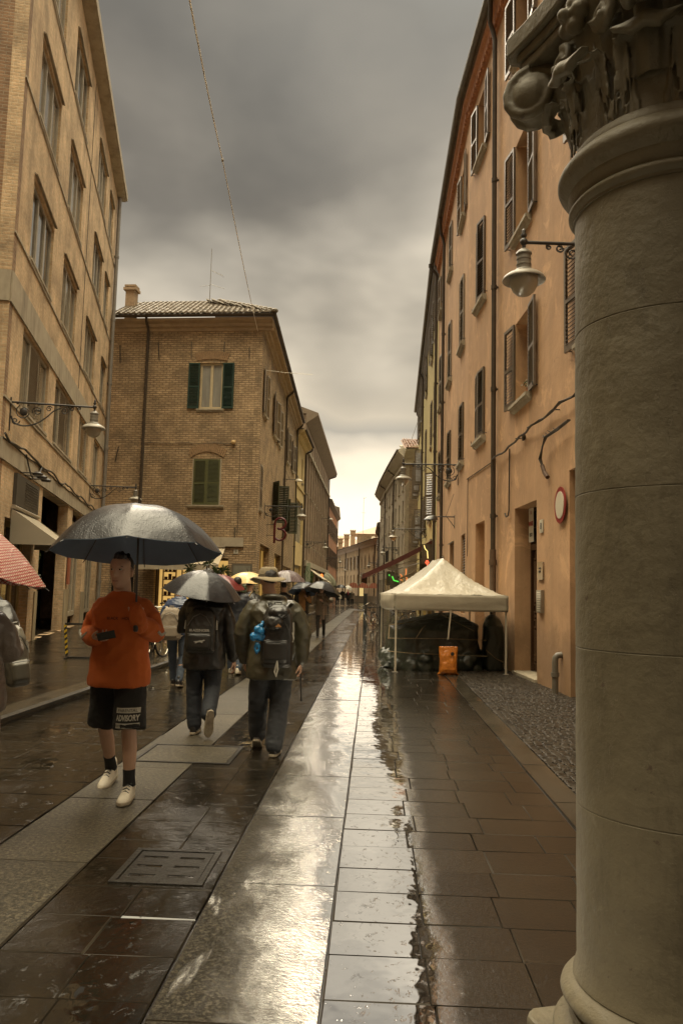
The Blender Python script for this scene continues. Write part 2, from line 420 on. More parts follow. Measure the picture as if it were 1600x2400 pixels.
def slabs(name, x0, x1, y0, y1, rh, w0, w1, mat, z=0., tilt=.0018, gap=.0016, seed=1, jit=.12, rot=None, chip=.0010, split=None):
    """a paved strip: every slab its own slightly tilted block top with worn edges, joints open to the bed"""
    q = random.Random(seed); mb = MB(); tones = []; mis = []
    y = y0
    while y < y1-.02:
        h = rh*(1+q.uniform(-jit, jit)); h = min(h, y1-y)
        x = x0
        while x < x1-.01:
            w = q.uniform(w0, w1)
            if x1-(x+w) < w0*.45: w = x1-x
            g = gap*q.uniform(.6, 1.5); c = chip*q.uniform(1., 3.)
            a, b = q.gauss(0, tilt), q.gauss(0, tilt); dz = q.uniform(-.0015, .0015)
            X0, X1, Y0, Y1 = x+g, x+w-g, y+g, y+h-g; cx, cy = (X0+X1)/2, (Y0+Y1)/2
            zt = lambda X, Y: z+dz+(X-cx)*a+(Y-cy)*b
            o = [(X0,Y0),(X1,Y0),(X1,Y1),(X0,Y1)]; i = [(X0+c*2,Y0+c*2),(X1-c*2,Y0+c*2),(X1-c*2,Y1-c*2),(X0+c*2,Y1-c*2)]
            j = lambda: q.uniform(-c, c)
            V = [(X+j(), Y+j(), z-.007) for X, Y in o]+[(X+j(), Y+j(), zt(X, Y)) for X, Y in i]
            mb.add(V, [(4,5,6,7),(0,1,5,4),(1,2,6,5),(2,3,7,6),(3,0,4,7)])
            t = q.uniform(.78, 1.2); tones += [t]*5; k_ = 1 if split is not None and cx+q.uniform(-.06, .06) > split else 0; mis += [k_]+[k_ if q.random() < .012 else (2 if split is not None else 1)]*4
            x += w
        y += h
    if rot is not None: mb.xf(rot)
    me = bpy.data.meshes.new(name); me.from_pydata(mb.v, [], mb.f); settone(me, lambda i: tones[i])
    for x_ in (mat if split is not None else [mat])+[EDGE]: me.materials.append(x_)
    me.polygons.foreach_set('material_index', mis)
    return tag(put(name, me, mat), kind='structure')
def sheet(name, poly, z, mat, kind='structure'):
    me = bpy.data.meshes.new(name); me.from_pydata([(x, y, z) for x, y in poly], [], [tuple(range(len(poly)))]); settone(me)
    return tag(put(name, me, mat), kind=kind)
sheet('ground', [(-900,-900),(900,-900),(900,1500),(-900,1500)], -.03, JOINT)
sheet('road', [(-4.02,-12),(3.9,-12),(3.9,48),(4.5,190),(-9,190),(-4.02,62)], -.014, JOINT)
sheet('forecourt', [(-22,-12),(-4.05,-12),(-4.05,62),(-22,62)], .086, JOINT)
slabs('road_paving', -4.0, -2.2, -1.5, 64, .40, .42, .85, SLAB, seed=3, tilt=.0032)
slabs('road_paving', -1.56, -.80, -1.5, 64, .38, .33, .45, SLAB, seed=4, tilt=.0032)
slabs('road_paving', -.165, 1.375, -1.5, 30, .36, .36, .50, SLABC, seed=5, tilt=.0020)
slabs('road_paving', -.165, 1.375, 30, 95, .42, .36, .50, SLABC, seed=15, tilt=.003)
slabs('granite_wheel_track', -2.19, -1.568, -1.5, 70, 1.35, .6, .7, GRAN, seed=6, tilt=.001, jit=.25)
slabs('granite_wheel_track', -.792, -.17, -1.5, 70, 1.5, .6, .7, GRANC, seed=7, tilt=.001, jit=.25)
slabs('kerb_strip', 1.39, 1.62, -1.5, 48, 1.1, .2, .3, KERB, seed=8, tilt=.002, jit=.2)
slabs('cobbled_walk', 1.63, 3.6, 3, 20, .075, .07, .10, COB, seed=9, tilt=.035, gap=.003, chip=.004, z=.002)
slabs('cobbled_walk', 1.63, 2.6, 20, 40, .13, .12, .18, COB, seed=19, tilt=.02, gap=.003, chip=.004, z=.002)
slabs('pavement_paving', -4.02, -14.8+7.4, -1.5, 34, .5, .4, .8, PAVE, seed=10, z=.10) if False else None
slabs('pavement_paving', -14.5, -4.34, 3, 33.4, .42, .35, .8, PAVE, seed=10, z=.10, tilt=.004)
slabs('pavement_paving', -6.2, -4.34, 33.4, 62, .5, .6, 1., PAVE, seed=11, z=.10, tilt=.004)
# far stretch of road beyond the modelled slabs
slabs('road_paving', -9, -2.0, 64, 160, .9, .9, 2., SLAB, seed=12, tilt=.006)
slabs('road_paving', -2.0, -.17, 70, 160, .9, .9, 2., SLAB, seed=13, tilt=.006)
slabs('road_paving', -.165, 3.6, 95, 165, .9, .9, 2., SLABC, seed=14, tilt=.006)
slabs('road_paving', 1.63, 3.6, 40, 95, .6, .6, 1.2, SLAB, seed=16, tilt=.006)
# raised kerb of the left pavement: long stones with a real 0.11 m step
q = random.Random(5); kb = MB(); y = -2.
while y < 62:
    l = q.uniform(.8, 1.3); kb.prism([(-4.02+q.uniform(-.004,.004), -.015), (-4.0, .08), (-4.035, .105), (-4.33, .102), (-4.33, -.015)][::-1], y+.004, y+l-.004); y += l
kb.v = [(b, a, c) for a, b, c in kb.v]
me = kb.mesh('kerb'); settone(me); tag(put('kerb', me, KERB), kind='structure')

def ironcover(name, label, x0, x1, y0, y1, slots, rot=0, cat='drain cover', z=.004):
    cx, cy = (x0+x1)/2, (y0+y1)/2; w, h = x1-x0, y1-y0
    t = thing(name, label, cat, (cx, cy, 0), rot)
    m = MB(); e_ = .035
    for a in ((-w/2, w/2, -h/2, -h/2+e_), (-w/2, w/2, h/2-e_, h/2), (-w/2, -w/2+e_, -h/2+e_+.001, h/2-e_-.001), (w/2-e_, w/2, -h/2+e_+.001, h/2-e_-.001)):
        m.box(*a, -.012, z+.006)
    build(m, 'frame', IRONW, t, bevel=.003)
    if slots:
        m = MB(); nx, ny = 2, 3; iw, ih = w-2*e_-.012, h-2*e_-.012
        xs = [-iw/2]; 
        for i in range(nx): a = -iw/2+iw*(.08+i*.5); xs += [a, a+iw*.34]
        xs.append(iw/2); ys = [-ih/2]
        for i in range(ny): a = -ih/2+ih*(.14+i*.31); ys += [a, a+ih*.075]
        ys.append(ih/2)
        for i in range(len(xs)-1):
            for j in range(len(ys)-1):
                if i % 2 and j % 2: continue
                m.box(xs[i], xs[i+1], ys[j], ys[j+1], -.02, z)
        build(m, 'grating', IRONW, t)
    else:
        m = MB(); m.box(-w/2+e_+.006, w/2-e_-.006, -h/2+e_+.006, h/2-e_-.006, -.01, z+.001)
        me = m.mesh('inlay'); settone(me); put('inlay', me, GRAN, t)
    return t
IRONW = mk('wet_cast_iron', (.022, .019, .015), (.014, .011, .008), 6, rough=.38, bs=30, bst=.8, bd=.02, spec=.4, ior=1.45)
ironcover('drain_grate', 'rectangular black iron drain cover with six slots, nearest in the wet paving', -1.36, -.86, 4.2, 4.74, True)
ironcover('manhole_cover', 'long stone-inlaid manhole cover crossing the pale granite track behind the walker in orange', -2.12, -1.24, 7.02, 7.80, False, cat='manhole cover')
# ---------------------------------------------------------------- building kit
def wall(par, F, name, mat, x0, x1, z0, z1, holes=(), rec=.25, thick=.3, label=None, rects=None):
    """wall slab in frame F with true openings; holes: (xa, xb, za, zb)"""
    m = MB(); xs = sorted({x0, x1, *[h[i] for h in holes for i in (0, 1)]}); zs = sorted({z0, z1, *[h[i] for h in holes for i in (2, 3)]})
    xs = [x for x in xs if x0 <= x <= x1]; zs = [z for z in zs if z0 <= z <= z1]
    # subdivide long cells so that bump/lighting stays clean
    idx = {}
    def V(x, y, z):
        k = (round(x, 4), round(y, 4), round(z, 4))
        if k not in idx: idx[k] = len(m.v); m.v.append((x, y, z))
        return idx[k]
    def F4(*p): m.f.append(tuple(V(*a) for a in p)); m.mi.append(0)
    inh = lambda x, z: any(h[0] < x < h[1] and h[2] < z < h[3] for h in holes)
    for i in range(len(xs)-1):
        for j in range(len(zs)-1):
            a, b, c, d = xs[i], xs[i+1], zs[j], zs[j+1]
            if inh((a+b)/2, (c+d)/2): continue
            F4((a,0,c),(b,0,c),(b,0,d),(a,0,d)); F4((a,-thick,c),(a,-thick,d),(b,-thick,d),(b,-thick,c))
            for (px, pz, q) in ((a-.001, (c+d)/2, 0), (b+.001, (c+d)/2, 1), ((a+b)/2, c-.001, 2), ((a+b)/2, d+.001, 3)):
                if not (x0 < px < x1 and z0 < pz < z1) or inh(px, pz):
                    if q == 0: F4((a,0,c),(a,0,d),(a,-thick,d),(a,-thick,c))
                    if q == 1: F4((b,0,c),(b,-thick,c),(b,-thick,d),(b,0,d))
                    if q == 2: F4((a,0,c),(a,-thick,c),(b,-thick,c),(b,0,c))
                    if q == 3: F4((a,0,d),(b,0,d),(b,-thick,d),(a,-thick,d))
    o = build(m, name, mat, par, M=F)
    return o
CACHE = {}
def cached(key, fn):
    if key not in CACHE: CACHE[key] = fn()
    return CACHE[key]
def window(par, F, xc, z0, w, h, fr, pane, rec=.2, nv=2, fw=.06, sill=None, sill_out=.1, sill_over=.1, shut=None, shm=None, ang=(172, 172), header=None, nh=0, slat=.055, label=None, name='window'):
    def mkf():
        m = MB(); m.box(-w/2, w/2, -.03, .04, 0, fw); m.box(-w/2, w/2, -.03, .04, h-fw, h)
        m.box(-w/2, -w/2+fw, -.03, .04, fw, h-fw); m.box(w/2-fw, w/2, -.03, .04, fw, h-fw)
        for i in range(1, nv):
            x = -w/2+w*i/nv; m.box(x-fw*.7, x+fw*.7, -.025, .045, fw, h-fw)
        for i in range(nh):
            z = h*(i+1)/(nh+1)
            for j in range(nv):
                a = -w/2+w*j/nv+fw*.75; b = -w/2+w*(j+1)/nv-fw*.75; m.box(a, b, -.02, .035, z-.02, z+.02)
        return m.mesh('window')
    key = ('f', round(w, 2), round(h, 2), nv, nh, fr.name)
    o = put(name, cached(key, mkf), fr, par, F @ T((xc, -rec, z0)))
    if label: o['label'] = label
    put('pane', cached(('p', round(w, 2), round(h, 2), pane.name), lambda: MB().box(-w/2+fw/2, w/2-fw/2, -.012, .0, fw/2, h-fw/2).mesh('pane')), pane, o)
    if sill:
        def mks():
            m = MB(); x = w/2+sill_over; k = sill_out
            m.prism([(rec-rec-.0+.045, 0-.10), (rec, -.16), (rec+k*.55, -.13), (rec+k*.7, -.08), (rec+k, -.07), (rec+k, -.01), (.045, .004)], -x, x)
            return m.mesh('sill')
        put('sill', cached(('s', round(w, 2), round(rec, 2), sill.name, sill_out), mks), sill, o)
    if header:
        put('hood', cached(('h', round(w, 2), round(rec, 2)), lambda: MB().prism([(rec+.004, h), (rec+.07, h-.02), (rec+.08, h+.0), (rec+.004, h+.04)], -w/2-.05, w/2+.05).mesh('hood')), header, o)
    if shut:
        ws = w/2
        def mksh():
            m = MB(); b = .065
            m.box(0, ws, -.02, .02, 0, b*1.6); m.box(0, ws, -.02, .02, h-b, h); m.box(0, ws, -.02, .02, h*.46, h*.46+b)
            m.box(0, b, -.02, .02, b*1.6, h*.46); m.box(ws-b, ws, -.02, .02, b*1.6, h*.46); m.box(0, b, -.02, .02, h*.46+b, h-b); m.box(ws-b, ws, -.02, .02, h*.46+b, h-b)
            for a, c in ((b*1.6, h*.46), (h*.46+b, h-b)):
                n = max(2, int((c-a)/slat))
                for i in range(n):
                    z = a+(i+.5)*(c-a)/n; m.mbox(T((ws/2, 0, z)) @ RX(R(-42)), ws-2*b, (c-a)/n*1.02, .012)
            return m.mesh('shutter')
        me = cached(('sh', round(w, 2), round(h, 2), shm.name, slat), mksh)
        if shut in ('both', 'left'):
            put('shutter', me, shm, o, T((-w/2-.0, rec+.03, .0)) @ RZ(R(ang[0])))
        if shut in ('both', 'right'):
            put('shutter', me, shm, o, T((w/2+.0, rec+.03, .0)) @ RZ(math.pi-R(ang[1])))
    return o
def downpipe(par, F, x, z0, z1, r, mat, elbow=.0, y=.1, name='downpipe'):
    pts = [(x, y, z0), (x, y, z1)]
    if elbow: pts = [(x, y, z0), (x, y, z1-.45), (x, y+.04, z1-.32), (x, y+elbow*.8, z1-.12), (x, y+elbow, z1-.02), (x, y+elbow, z1+.1)]
    m = MB().tube(pts, r, 10)
    z = z0+1.6
    while z < z1-1:
        m.tube([(x, y, z-.05), (x, y, z+.05)], r*1.25, 10); m.box(x-.02, x+.02, 0, y, z-.02, z+.02); z += 2.9
    return build(m, name, mat, par, M=F, smooth=True)
def gutter(par, F, x0, x1, y, z, r, mat):
    prof = [(y+r*math.cos(a), z+r*math.sin(a)) for a in [R(180+i*22.5) for i in range(9)]]
    inner = [(y+(r-.012)*math.cos(a), z+(r-.012)*math.sin(a)) for a in [R(360-i*22.5) for i in range(9)]]
    return build(MB().prism((prof+inner)[::-1], x0, x1), 'gutter', mat, par, M=F)
def tiled(par, F, x0, x1, y0, z0, run, rise, mat, hipl=0, hipr=0, tw=.24, tl=.38, name='roof', seed=0):
    """clay barrel tiles laid in rows up the slope; hips shorten the rows"""
    q = random.Random(seed); m = MB(); n = int(math.hypot(run, rise)/tl); L = math.hypot(run, rise)
    for j in range(n+1):
        f = j*tl/L; y = y0-run*f; z = z0+rise*f
        a, b = x0+hipl*f, x1-hipr*f; x = a+tw/2
        while x < b:
            dx, dz = q.uniform(-.012, .012), q.uniform(-.006, .012); yb = y+q.uniform(0, .02)
            vs = []
            for k, (rr, yy, zz) in enumerate(((tw*.50, yb+.02, z+.015), (tw*.42, yb-run*tl/L*1.08, z+rise*tl/L*1.08-.005))):
                for s in range(6):
                    an = math.pi*s/5; vs.append((x+dx+rr*math.cos(an), yy, zz+dz+rr*.75*math.sin(an)))
            m.add(vs, [(s, s+1, 7+s, 6+s) for s in range(5)]+[(0,1,2,3,4,5)])
            x += tw
    # sheet below the tiles
    m.add([(x0, y0, z0-.02), (x1, y0, z0-.02), (x1-hipr, y0-run, z0+rise-.02), (x0+hipl, y0-run, z0+rise-.02)], [(0,1,2,3)])
    return build(m, name, mat, par, M=F)
def solid(par, F, name, mat, x0, x1, y0, y1, z0, z1):
    return build(MB().box(x0, x1, y0, y1, z0, z1), name, mat, par, M=F)

# shared materials
M_BRK_MOD = brick('modern_tan_brick', (.64,.45,.265), (.57,.39,.22), (.60,.47,.30), .27, .075, .011, .35, (.25,.16,.09))
M_BRK_OLD = brick('old_brown_brick', (.54,.385,.22), (.38,.26,.14), (.25,.175,.10), .29, .098, .018, 1., (.22,.155,.09), wob=.04)
M_CONC = mk('grey_concrete_band', (.42,.36,.26), (.34,.285,.205), 3, rough=.8, bs=30, bst=.3, dirt=(.15,.12,.085))
M_ALU = mk('pale_window_frame', (.40,.35,.26), (.28,.235,.17), 5, rough=.5)
M_DARKF = mk('dark_window_frame', (.10,.075,.05), (.06,.045,.03), 5, rough=.5)
M_PANE = mk('window_glass', (.045,.042,.034), (.10,.09,.07), 1.3, rough=.06, spec=.8, ior=1.6)
M_PANEC = mk('curtained_glass', (.26,.225,.165), (.12,.10,.07), 1.6, (3,3,.5), rough=.12, spec=.7)
M_GREYPIPE = mk('grey_metal_pipe', (.26,.235,.20), (.2,.18,.15), 5, rough=.4, met=.2)
M_BRPIPE = mk('brown_metal_pipe', (.075,.055,.035), (.05,.036,.024), 5, rough=.6, met=0, spec=.3)
M_TILE = mk('clay_roof_tile', (.20,.155,.105), (.11,.085,.058), 5, rough=.55, bs=20, bst=.6, dirt=(.06,.055,.035), spec=.4)
M_STONE = mk('pale_sill_stone', (.40,.345,.25), (.29,.245,.17), 7, rough=.7, bs=40, bst=.3)
M_IRON = mk('black_wrought_iron', (.028,.023,.018), (.018,.015,.012), 8, rough=.45, spec=.6)
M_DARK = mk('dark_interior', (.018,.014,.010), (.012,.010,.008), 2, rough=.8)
M_GREENSH = mk('dark_green_shutter_paint', (.012,.040,.026), (.010,.028,.018), 8, rough=.5)
M_OLIVESH = mk('olive_green_shutter_paint', (.095,.098,.034), (.07,.072,.025), 8, rough=.5)
M_DULLSH = mk('weathered_green_shutter_paint', (.055,.062,.03), (.035,.04,.02), 8, rough=.55)
M_BROWNSH = mk('brown_shutter_paint', (.15,.112,.075), (.10,.075,.05), 8, rough=.4, spec=.7)
M_GREYSH = mk('greybrown_shutter_paint', (.30,.245,.18), (.22,.175,.125), 8, rough=.4, spec=.7)
M_SHOPY = mk('ochre_shop_frame', (.46,.33,.13), (.33,.23,.09), 3, rough=.5)
M_CANVAS = mk('cream_awning_canvas', (.52,.44,.31), (.44,.37,.26), 2, rough=.8, bs=120, bst=.15, bd=.002)
M_CANVASG = mk('grey_beige_awning_canvas', (.32,.275,.20), (.28,.24,.175), 1.5, rough=.8, bs=150, bst=.12, bd=.002)
M_LIT = emit('warm_lit_interior', (1., .60, .17), .85)
M_LITY = emit('yellow_lit_room', (.95, .58, .14), .38)

# ================================================================ left: modern brick block
LF = (-8.9+(-.23265)*13.15, 20.6+.97256*13.15); LN = (-8.9-(-.23265)*5.45, 20.6-.97256*5.45)
FL = frame(LF, LN); LL = 18.6; U = lambda u: 13.15-u
bl = thing('brick_apartment_block', 'tall tan brick block with five floors of recessed windows at the left edge', 'building', (0, 0, 0))
cols = {5: [(-3.95,-1.25), (.5,3.2), (6.3,8.95), (10.15,11.75)], 4: [(-3.95,-1.25), (.5,3.2), (6.3,8.9), (9.95,11.5)],
        3: [(-3.9,-1.2), (.5,3.15), (5.45,8.2), (10.3,11.95)], 2: [(-4.0,-.7), (.4,3.8), (5.3,7.75), (9.5,11.3)]}
zr = {5: (15.95,17.9), 4: (12.45,14.3), 3: (9.0,10.85), 2: (5.5,7.3)}
holes = [(U(b), U(a), *zr[k]) for k in cols for a, b in cols[k]]
gh = [(U(-1.6), U(-4.6), .1, 2.95), (U(4.0), U(-.5), .1, 4.05), (U(8.0), U(5.0), .1, 4.05), (U(12.4), U(9.0), .1, 3.6)]
wall(bl, FL, 'wall', M_BRK_MOD, 0, LL, 0, 19., holes+gh)
for k in cols:
    z0, z1 = zr[k]
    for i, (a, b) in enumerate(cols[k]):
        w = b-a
        o = window(bl, FL, U((a+b)/2), z0, w, z1-z0, M_ALU, M_PANEC if (i+k) % 3 else M_PANE, rec=.10, nv=3 if w > 2.2 else 2, fw=.085, sill=M_CONC, sill_out=.05, sill_over=.02, header=M_CONC if k != 2 else None)
        if (k, i) in ((2, 0), (2, 1), (2, 2)):
            m = MB(); n = 26; x1 = .62 if i == 0 else .5
            for s in range(n): m.mbox(T((0, .03, .12+(z1-z0-.22)*(s+.5)/n)) @ RX(R(30)), x1*2, .05, .008)
            build(m, 'blind', M_GREYSH if i < 2 else mk('pale_shutter', (.55,.42,.28), rough=.6), o, M=T((-.15, 0, 0)))
m = MB()
for z, t in ((15.86, .05), (12.36, .05), (8.9, .05), (5.40, .05)): m.box(.0, LL, .003, .03, z-t, z)
build(m, 'string_course', M_CONC, bl, M=FL)
build(MB().box(0, LL, .004, .035, 7.36, 8.02).box(-.0, LL, .004, .05, 4.08, 4.52), 'concrete_band', M_CONC, bl, M=FL)
build(MB().box(U(4.62), U(4.58), .002, .012, 8.05, 18.9), 'expansion_joint', M_DARK, bl, M=FL)
build(MB().box(-.1, LL+.25, -.3, .34, 19.0, 19.1).box(-.1, LL+.28, .30, .42, 19.04, 19.34).box(-.1, LL+.2, -9, .3, 19.1, 19.2), 'eaves', M_CONC, bl, M=FL)
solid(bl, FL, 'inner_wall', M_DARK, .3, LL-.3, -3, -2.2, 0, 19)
# near end wall faces the viewer
NE = (LN[0]-.97256*9, LN[1]-.23265*9); FE = frame(LN, NE)
wall(bl, FE, 'end_wall', brick('tan_brick_end_shaded', (.36,.21,.11), (.25,.14,.07), (.33,.25,.16), .27, .075, .011, .35, (.16,.10,.06)), 0, 9, 0, 19, [(1.2, 3.4, 5.5, 7.3)])  # darker copy of the tan brick, its shade put into the colour
build(MB().box(0, 9, .004, .035, 7.36, 8.02).box(0, 9, .004, .05, 4.08, 4.52), 'concrete_band', M_CONC, bl, M=FE)
window(bl, FE, 2.3, 5.5, 2.2, 1.8, M_ALU, M_PANE, nv=3)
downpipe(bl, FL, .3, .1, 18.95, .085, M_GREYPIPE, y=.12)
# far return wall
FW = frame((LF[0]-.97256*6, LF[1]-.23265*6), LF)
wall(bl, FW, 'end_wall', M_BRK_MOD, 0, 6, 0, 19)
# ground floor pieces
o = window(bl, FL, U(-3.1), .1, 3.0, 2.85, M_SHOPY, M_PANE, rec=.25, nv=3, fw=.12, name='shop_window')
m = MB(); m.box(-1.3, 1.3, -.02, .06, 0, .7)
for s in range(9): m.mbox(T((-.35, .05, .09+s*.062)) @ RX(R(35)), 1.5, .06, .012)
build(m, 'vent_louvre', mk('dark_grey_louvre', (.07,.062,.05), rough=.5), bl, M=FL @ T((U(-2.7), .02, 3.28)))
m = MB()
for i in range(3):
    x = 1.1-i*.55; m = MB(); m.tube([(x, .02, .86), (x, .34, .86)], .012, 6); m.lathe([(.02, 0), (.11, .01), (.12, .05), (.05, .09)], (x, .40, .80), 12)
    build(m, 'spotlight', M_IRON, bl, M=FL @ T((U(-2.4), 0, 3.2)), smooth=True)
# porch recess: back wall and piers, marble plinth, steps
build(MB().box(U(3.95), U(-.45), -2.2, -2.1, .1, 4.05), 'porch_wall', M_BRK_OLD, bl, M=FL)
build(MB().box(U(3.95), U(-.45), -2.1, -2.04, .1, 1.35).box(U(-.52), U(-.9), .004, .03, .1, 1.35), 'plinth', mk('pale_marble_plinth', (.40,.34,.24), (.27,.22,.15), 1.4, rough=.35, dirt=(.16,.12,.08)), bl, M=FL)
build(MB().box(U(4.02), U(4.9), .004, .04, .1, 1.4), 'plinth', MATS['pale_marble_plinth'], bl, M=FL)
build(MB().box(U(8.02), U(8.98), .004, .04, .1, 1.3), 'plinth', mk('pale_marble_plinth', (.40,.34,.24), (.27,.22,.15), 1.4, rough=.35, dirt=(.16,.12,.08)), bl, M=FL)
build(MB().box(U(3.9), U(.6), -2.04, -.9, .1, .22).box(U(3.9), U(.6), -2.04, -1.3, .22, .36), 'step', M_CONC, bl, M=FL)
window(bl, FL, U(6.5), .45, 3.0, 3.3, M_ALU, M_PANEC, rec=.22, nv=3, fw=.16, name='shop_window')
window(bl, FL, U(10.7), .45, 3.4, 3.1, M_ALU, M_PANE, rec=.22, nv=4, fw=.14, name='shop_window')
m = MB(); m.mbox(T((0, 0, 0)), .32, .06, 1.1); build(m, 'sign_board', mk('ochre_red_sign', (.30,.10,.05), (.25,.08,.04), 2), bl, M=FL @ T((U(4.45), .06, 2.1)))
# cable drooping along the beam
m = MB(); q = random.Random(2)
m.tube([(LL-i*.5, .07+q.uniform(0,.02), 4.56+q.uniform(-.03,.03)-.05*math.sin(i)) for i in range(36)], .026, 5)
m.tube([(LL-i*.5, .06, 4.50+q.uniform(-.03,.03)) for i in range(36)], .018, 5)
m.tube([(U(-3.3)+i*-.28, .09, 4.5-.42*math.sin(math.pi*i/7)) for i in range(8)], .02, 5)
build(m, 'cable_run', M_IRON, bl, M=FL)

def wedge_awning(name, label, F, x0, x1, z0, out, drop, val, mt, trim=None, hang=0, loc=(0,0,0), sides=True, group=None, ribs=0, under=None):
    """sloping fabric awning: cloth, cheeks, front valance and arms"""
    t = thing(name, label, 'awning', F.translation, 0, group); G_ = T(-F.translation) @ F
    m = MB(); nx = 10
    for i in range(nx):
        a, b = x0+(x1-x0)*i/nx, x0+(x1-x0)*(i+1)/nx
        for j in range(6):
            f, g_ = j/6, (j+1)/6; s = lambda t_: .04*math.sin(math.pi*t_)
            m.add([(a, out*f, z0-drop*f-s(f)), (b, out*f, z0-drop*f-s(f)), (b, out*g_, z0-drop*g_-s(g_)), (a, out*g_, z0-drop*g_-s(g_)),
                   (a, out*f, z0-drop*f-s(f)-.012), (b, out*f, z0-drop*f-s(f)-.012), (b, out*g_, z0-drop*g_-s(g_)-.012), (a, out*g_, z0-drop*g_-s(g_)-.012)],
                  [(0,1,2,3),(4,7,6,5)]+([(0,3,7,4)] if i == 0 else [])+([(1,5,6,2)] if i == nx-1 else []))
    build(m, 'awning_cloth', mt, t, M=G_)
    if val:
        m = MB(); n = 24
        for i in range(n):
            a, b = x0+(x1-x0)*i/n, x0+(x1-x0)*(i+1)/n; w_ = .012*math.sin(i*1.3); m.add([(a, out+.01+w_, z0-drop), (b, out+.01-w_, z0-drop), (b, out+.02-w_, z0-drop-val), (a, out+.02+w_, z0-drop-val), (a, out-.002+w_, z0-drop), (b, out-.002-w_, z0-drop), (b, out+.008-w_, z0-drop-val), (a, out+.008+w_, z0-drop-val)], [(0,1,2,3),(4,7,6,5),(3,2,6,7)])
        build(m, 'valance', trim or mt, t, M=G_)
    if sides:
        for x in (x0, x1): m = MB().add([(x-.006, .02, z0-.02), (x-.006, out, z0-drop-.02), (x-.006, .02, z0-drop-.02), (x+.006, .02, z0-.02), (x+.006, out, z0-drop-.02), (x+.006, .02, z0-drop-.02)], [(0,1,2),(3,5,4),(0,3,4,1),(1,4,5,2),(0,2,5,3)]); build(m, 'cheek', under or mt, t, M=G_)
    if hang:
        m = MB(); n = 14
        for i in range(n):
            f, g_ = i/n, (i+1)/n; a_, b_ = z0-drop*f-.04*math.sin(math.pi*f), z0-drop*g_-.04*math.sin(math.pi*g_)
            m.add([(x0-.008, out*f, a_), (x0-.008, out*g_, b_), (x0-.008, out*g_, b_-hang), (x0-.008, out*f, a_-hang), (x0-.001, out*f, a_), (x0-.001, out*g_, b_), (x0-.001, out*g_, b_-hang), (x0-.001, out*f, a_-hang)], [(0,1,2,3),(4,7,6,5),(3,2,6,7)])
        build(m, 'side_valance', trim or mt, t, M=G_)
    m = MB().tube([(x0, out, z0-drop-.02), (x1, out, z0-drop-.02)], .025, 8).tube([(x0, .06, z0+.02), (x1, .06, z0+.02)], .05, 8)
    for x in (x0+.25, x1-.25): m.tube([(x, .05, z0-drop*.45), (x, out*.55, z0-drop*.75), (x, out-.02, z0-drop-.03)], .018, 6)
    build(m, 'frame', mk('painted_awning_arm', (.36,.31,.24), rough=.4), t, M=G_, smooth=True)
    return t
wedge_awning('shop_awning', 'plain grey-beige closed-cheek awning on the tan brick block', FL, U(-1.3), U(-4.1), 3.2, 1.15, .78, 0, M_CANVASG)

# ================================================================ brick corner house
CB = (-5.13, 33.6); CL = (-12.2, 34.0)
FB = frame(CB, CL)
bb = thing('corner_brick_house', 'old brown brick corner house with tiled roof, green shutters above and olive shutters below', 'building', (0, 0, 0))
lowin = (1.72, 2.90, 5.17, 7.2)
wall(bb, FB, 'wall', M_BRK_OLD, 0, 7.1, 0, 13., [(1.76, 2.80, 9.48, 11.56), lowin, (1.2, 4.5, .1, 2.85), (5.4, 6.5, .1, 2.6)])
o = window(bb, FB, 2.28, 9.48, 1.04, 2.08, mk('cream_window_frame', (.55,.45,.28), rough=.5), mk('grey_curtain_glass', (.30,.29,.25), (.20,.19,.165), 1.5, (4,4,.6), rough=.15), rec=.12, nv=2, fw=.085, sill=M_STONE, sill_out=.08, shut='both', shm=M_GREENSH, ang=(178, 178))
window(bb, FB, 2.31, 5.17, 1.18, 2.03, M_DARKF, M_DARK, rec=.1, nv=2, shut='both', shm=M_OLIVESH, ang=(3, 3), sill=M_STONE, sill_out=.10, sill_over=.22)
# brick arches over the two windows
for (xc, z, w, rise, mt) in ((2.28, 11.62, 1.5, .10, 1), (2.31, 7.24, 1.62, .28, 1)):
    m = MB(); n = 19
    for i in range(n):
        f = (i+.5)/n*2-1; a = R(22)*f; m.mbox(T((xc+f*w/2, .012, z+.2+rise*(1-f*f))) @ RY(a), w/n*.82, .05, .36)
    build(m, 'brick_arch', mk('arch_brick', (.36,.23,.12), (.23,.145,.075), 9, rough=.85, bs=40, bst=.5), bb, M=FB)
build(MB().box(1.72, 1.66, .0, .02, 5.17, 7.22), 'plaster_jamb', M_STONE, bb, M=FB); build(MB().box(2.9, 2.96, 0, .02, 5.17, 7.22), 'plaster_jamb', M_STONE, bb, M=FB)
# crooked ties and scars in the brickwork
m = MB()
for x, z, l, a in ((6.55, 12.0, .8, 4), (4.75, 12.1, .85, 6), (3.25, 12.15, .8, 2), (1.75, 12.1, .85, -1), (6.45, 7.4, .7, -10), (.6, 12.0, .5, 3)):
    m.mbox(T((x, .02, z)) @ RY(R(a)), .028, .03, l)
build(m, 'wall_tie', M_IRON, bb, M=FB)
m = MB(); q = random.Random(4)
m.tube([(5.2-i*.25, .03, 7.92+.02*math.sin(i*1.1)) for i in range(17)], .014, 5); m.tube([(5.2, .03, 7.92), (5.22, .03, 4.6)], .014, 5); m.tube([(.85, .02, 7.9), (.83, .02, 3.9)], .012, 5); m.tube([(.95, .03, 4.2), (.95, .03, 3.5)], .03, 6)
build(m, 'cable_run', mk('dusty_cable', (.12,.09,.06), rough=.8), bb, M=FB)
build(MB().ell((1.15, .08, 7.95), (.11, .08, .1)), 'alarm_bell', mk('pale_ochre_lamp', (.5,.33,.14), rough=.5), bb, M=FB, smooth=True)
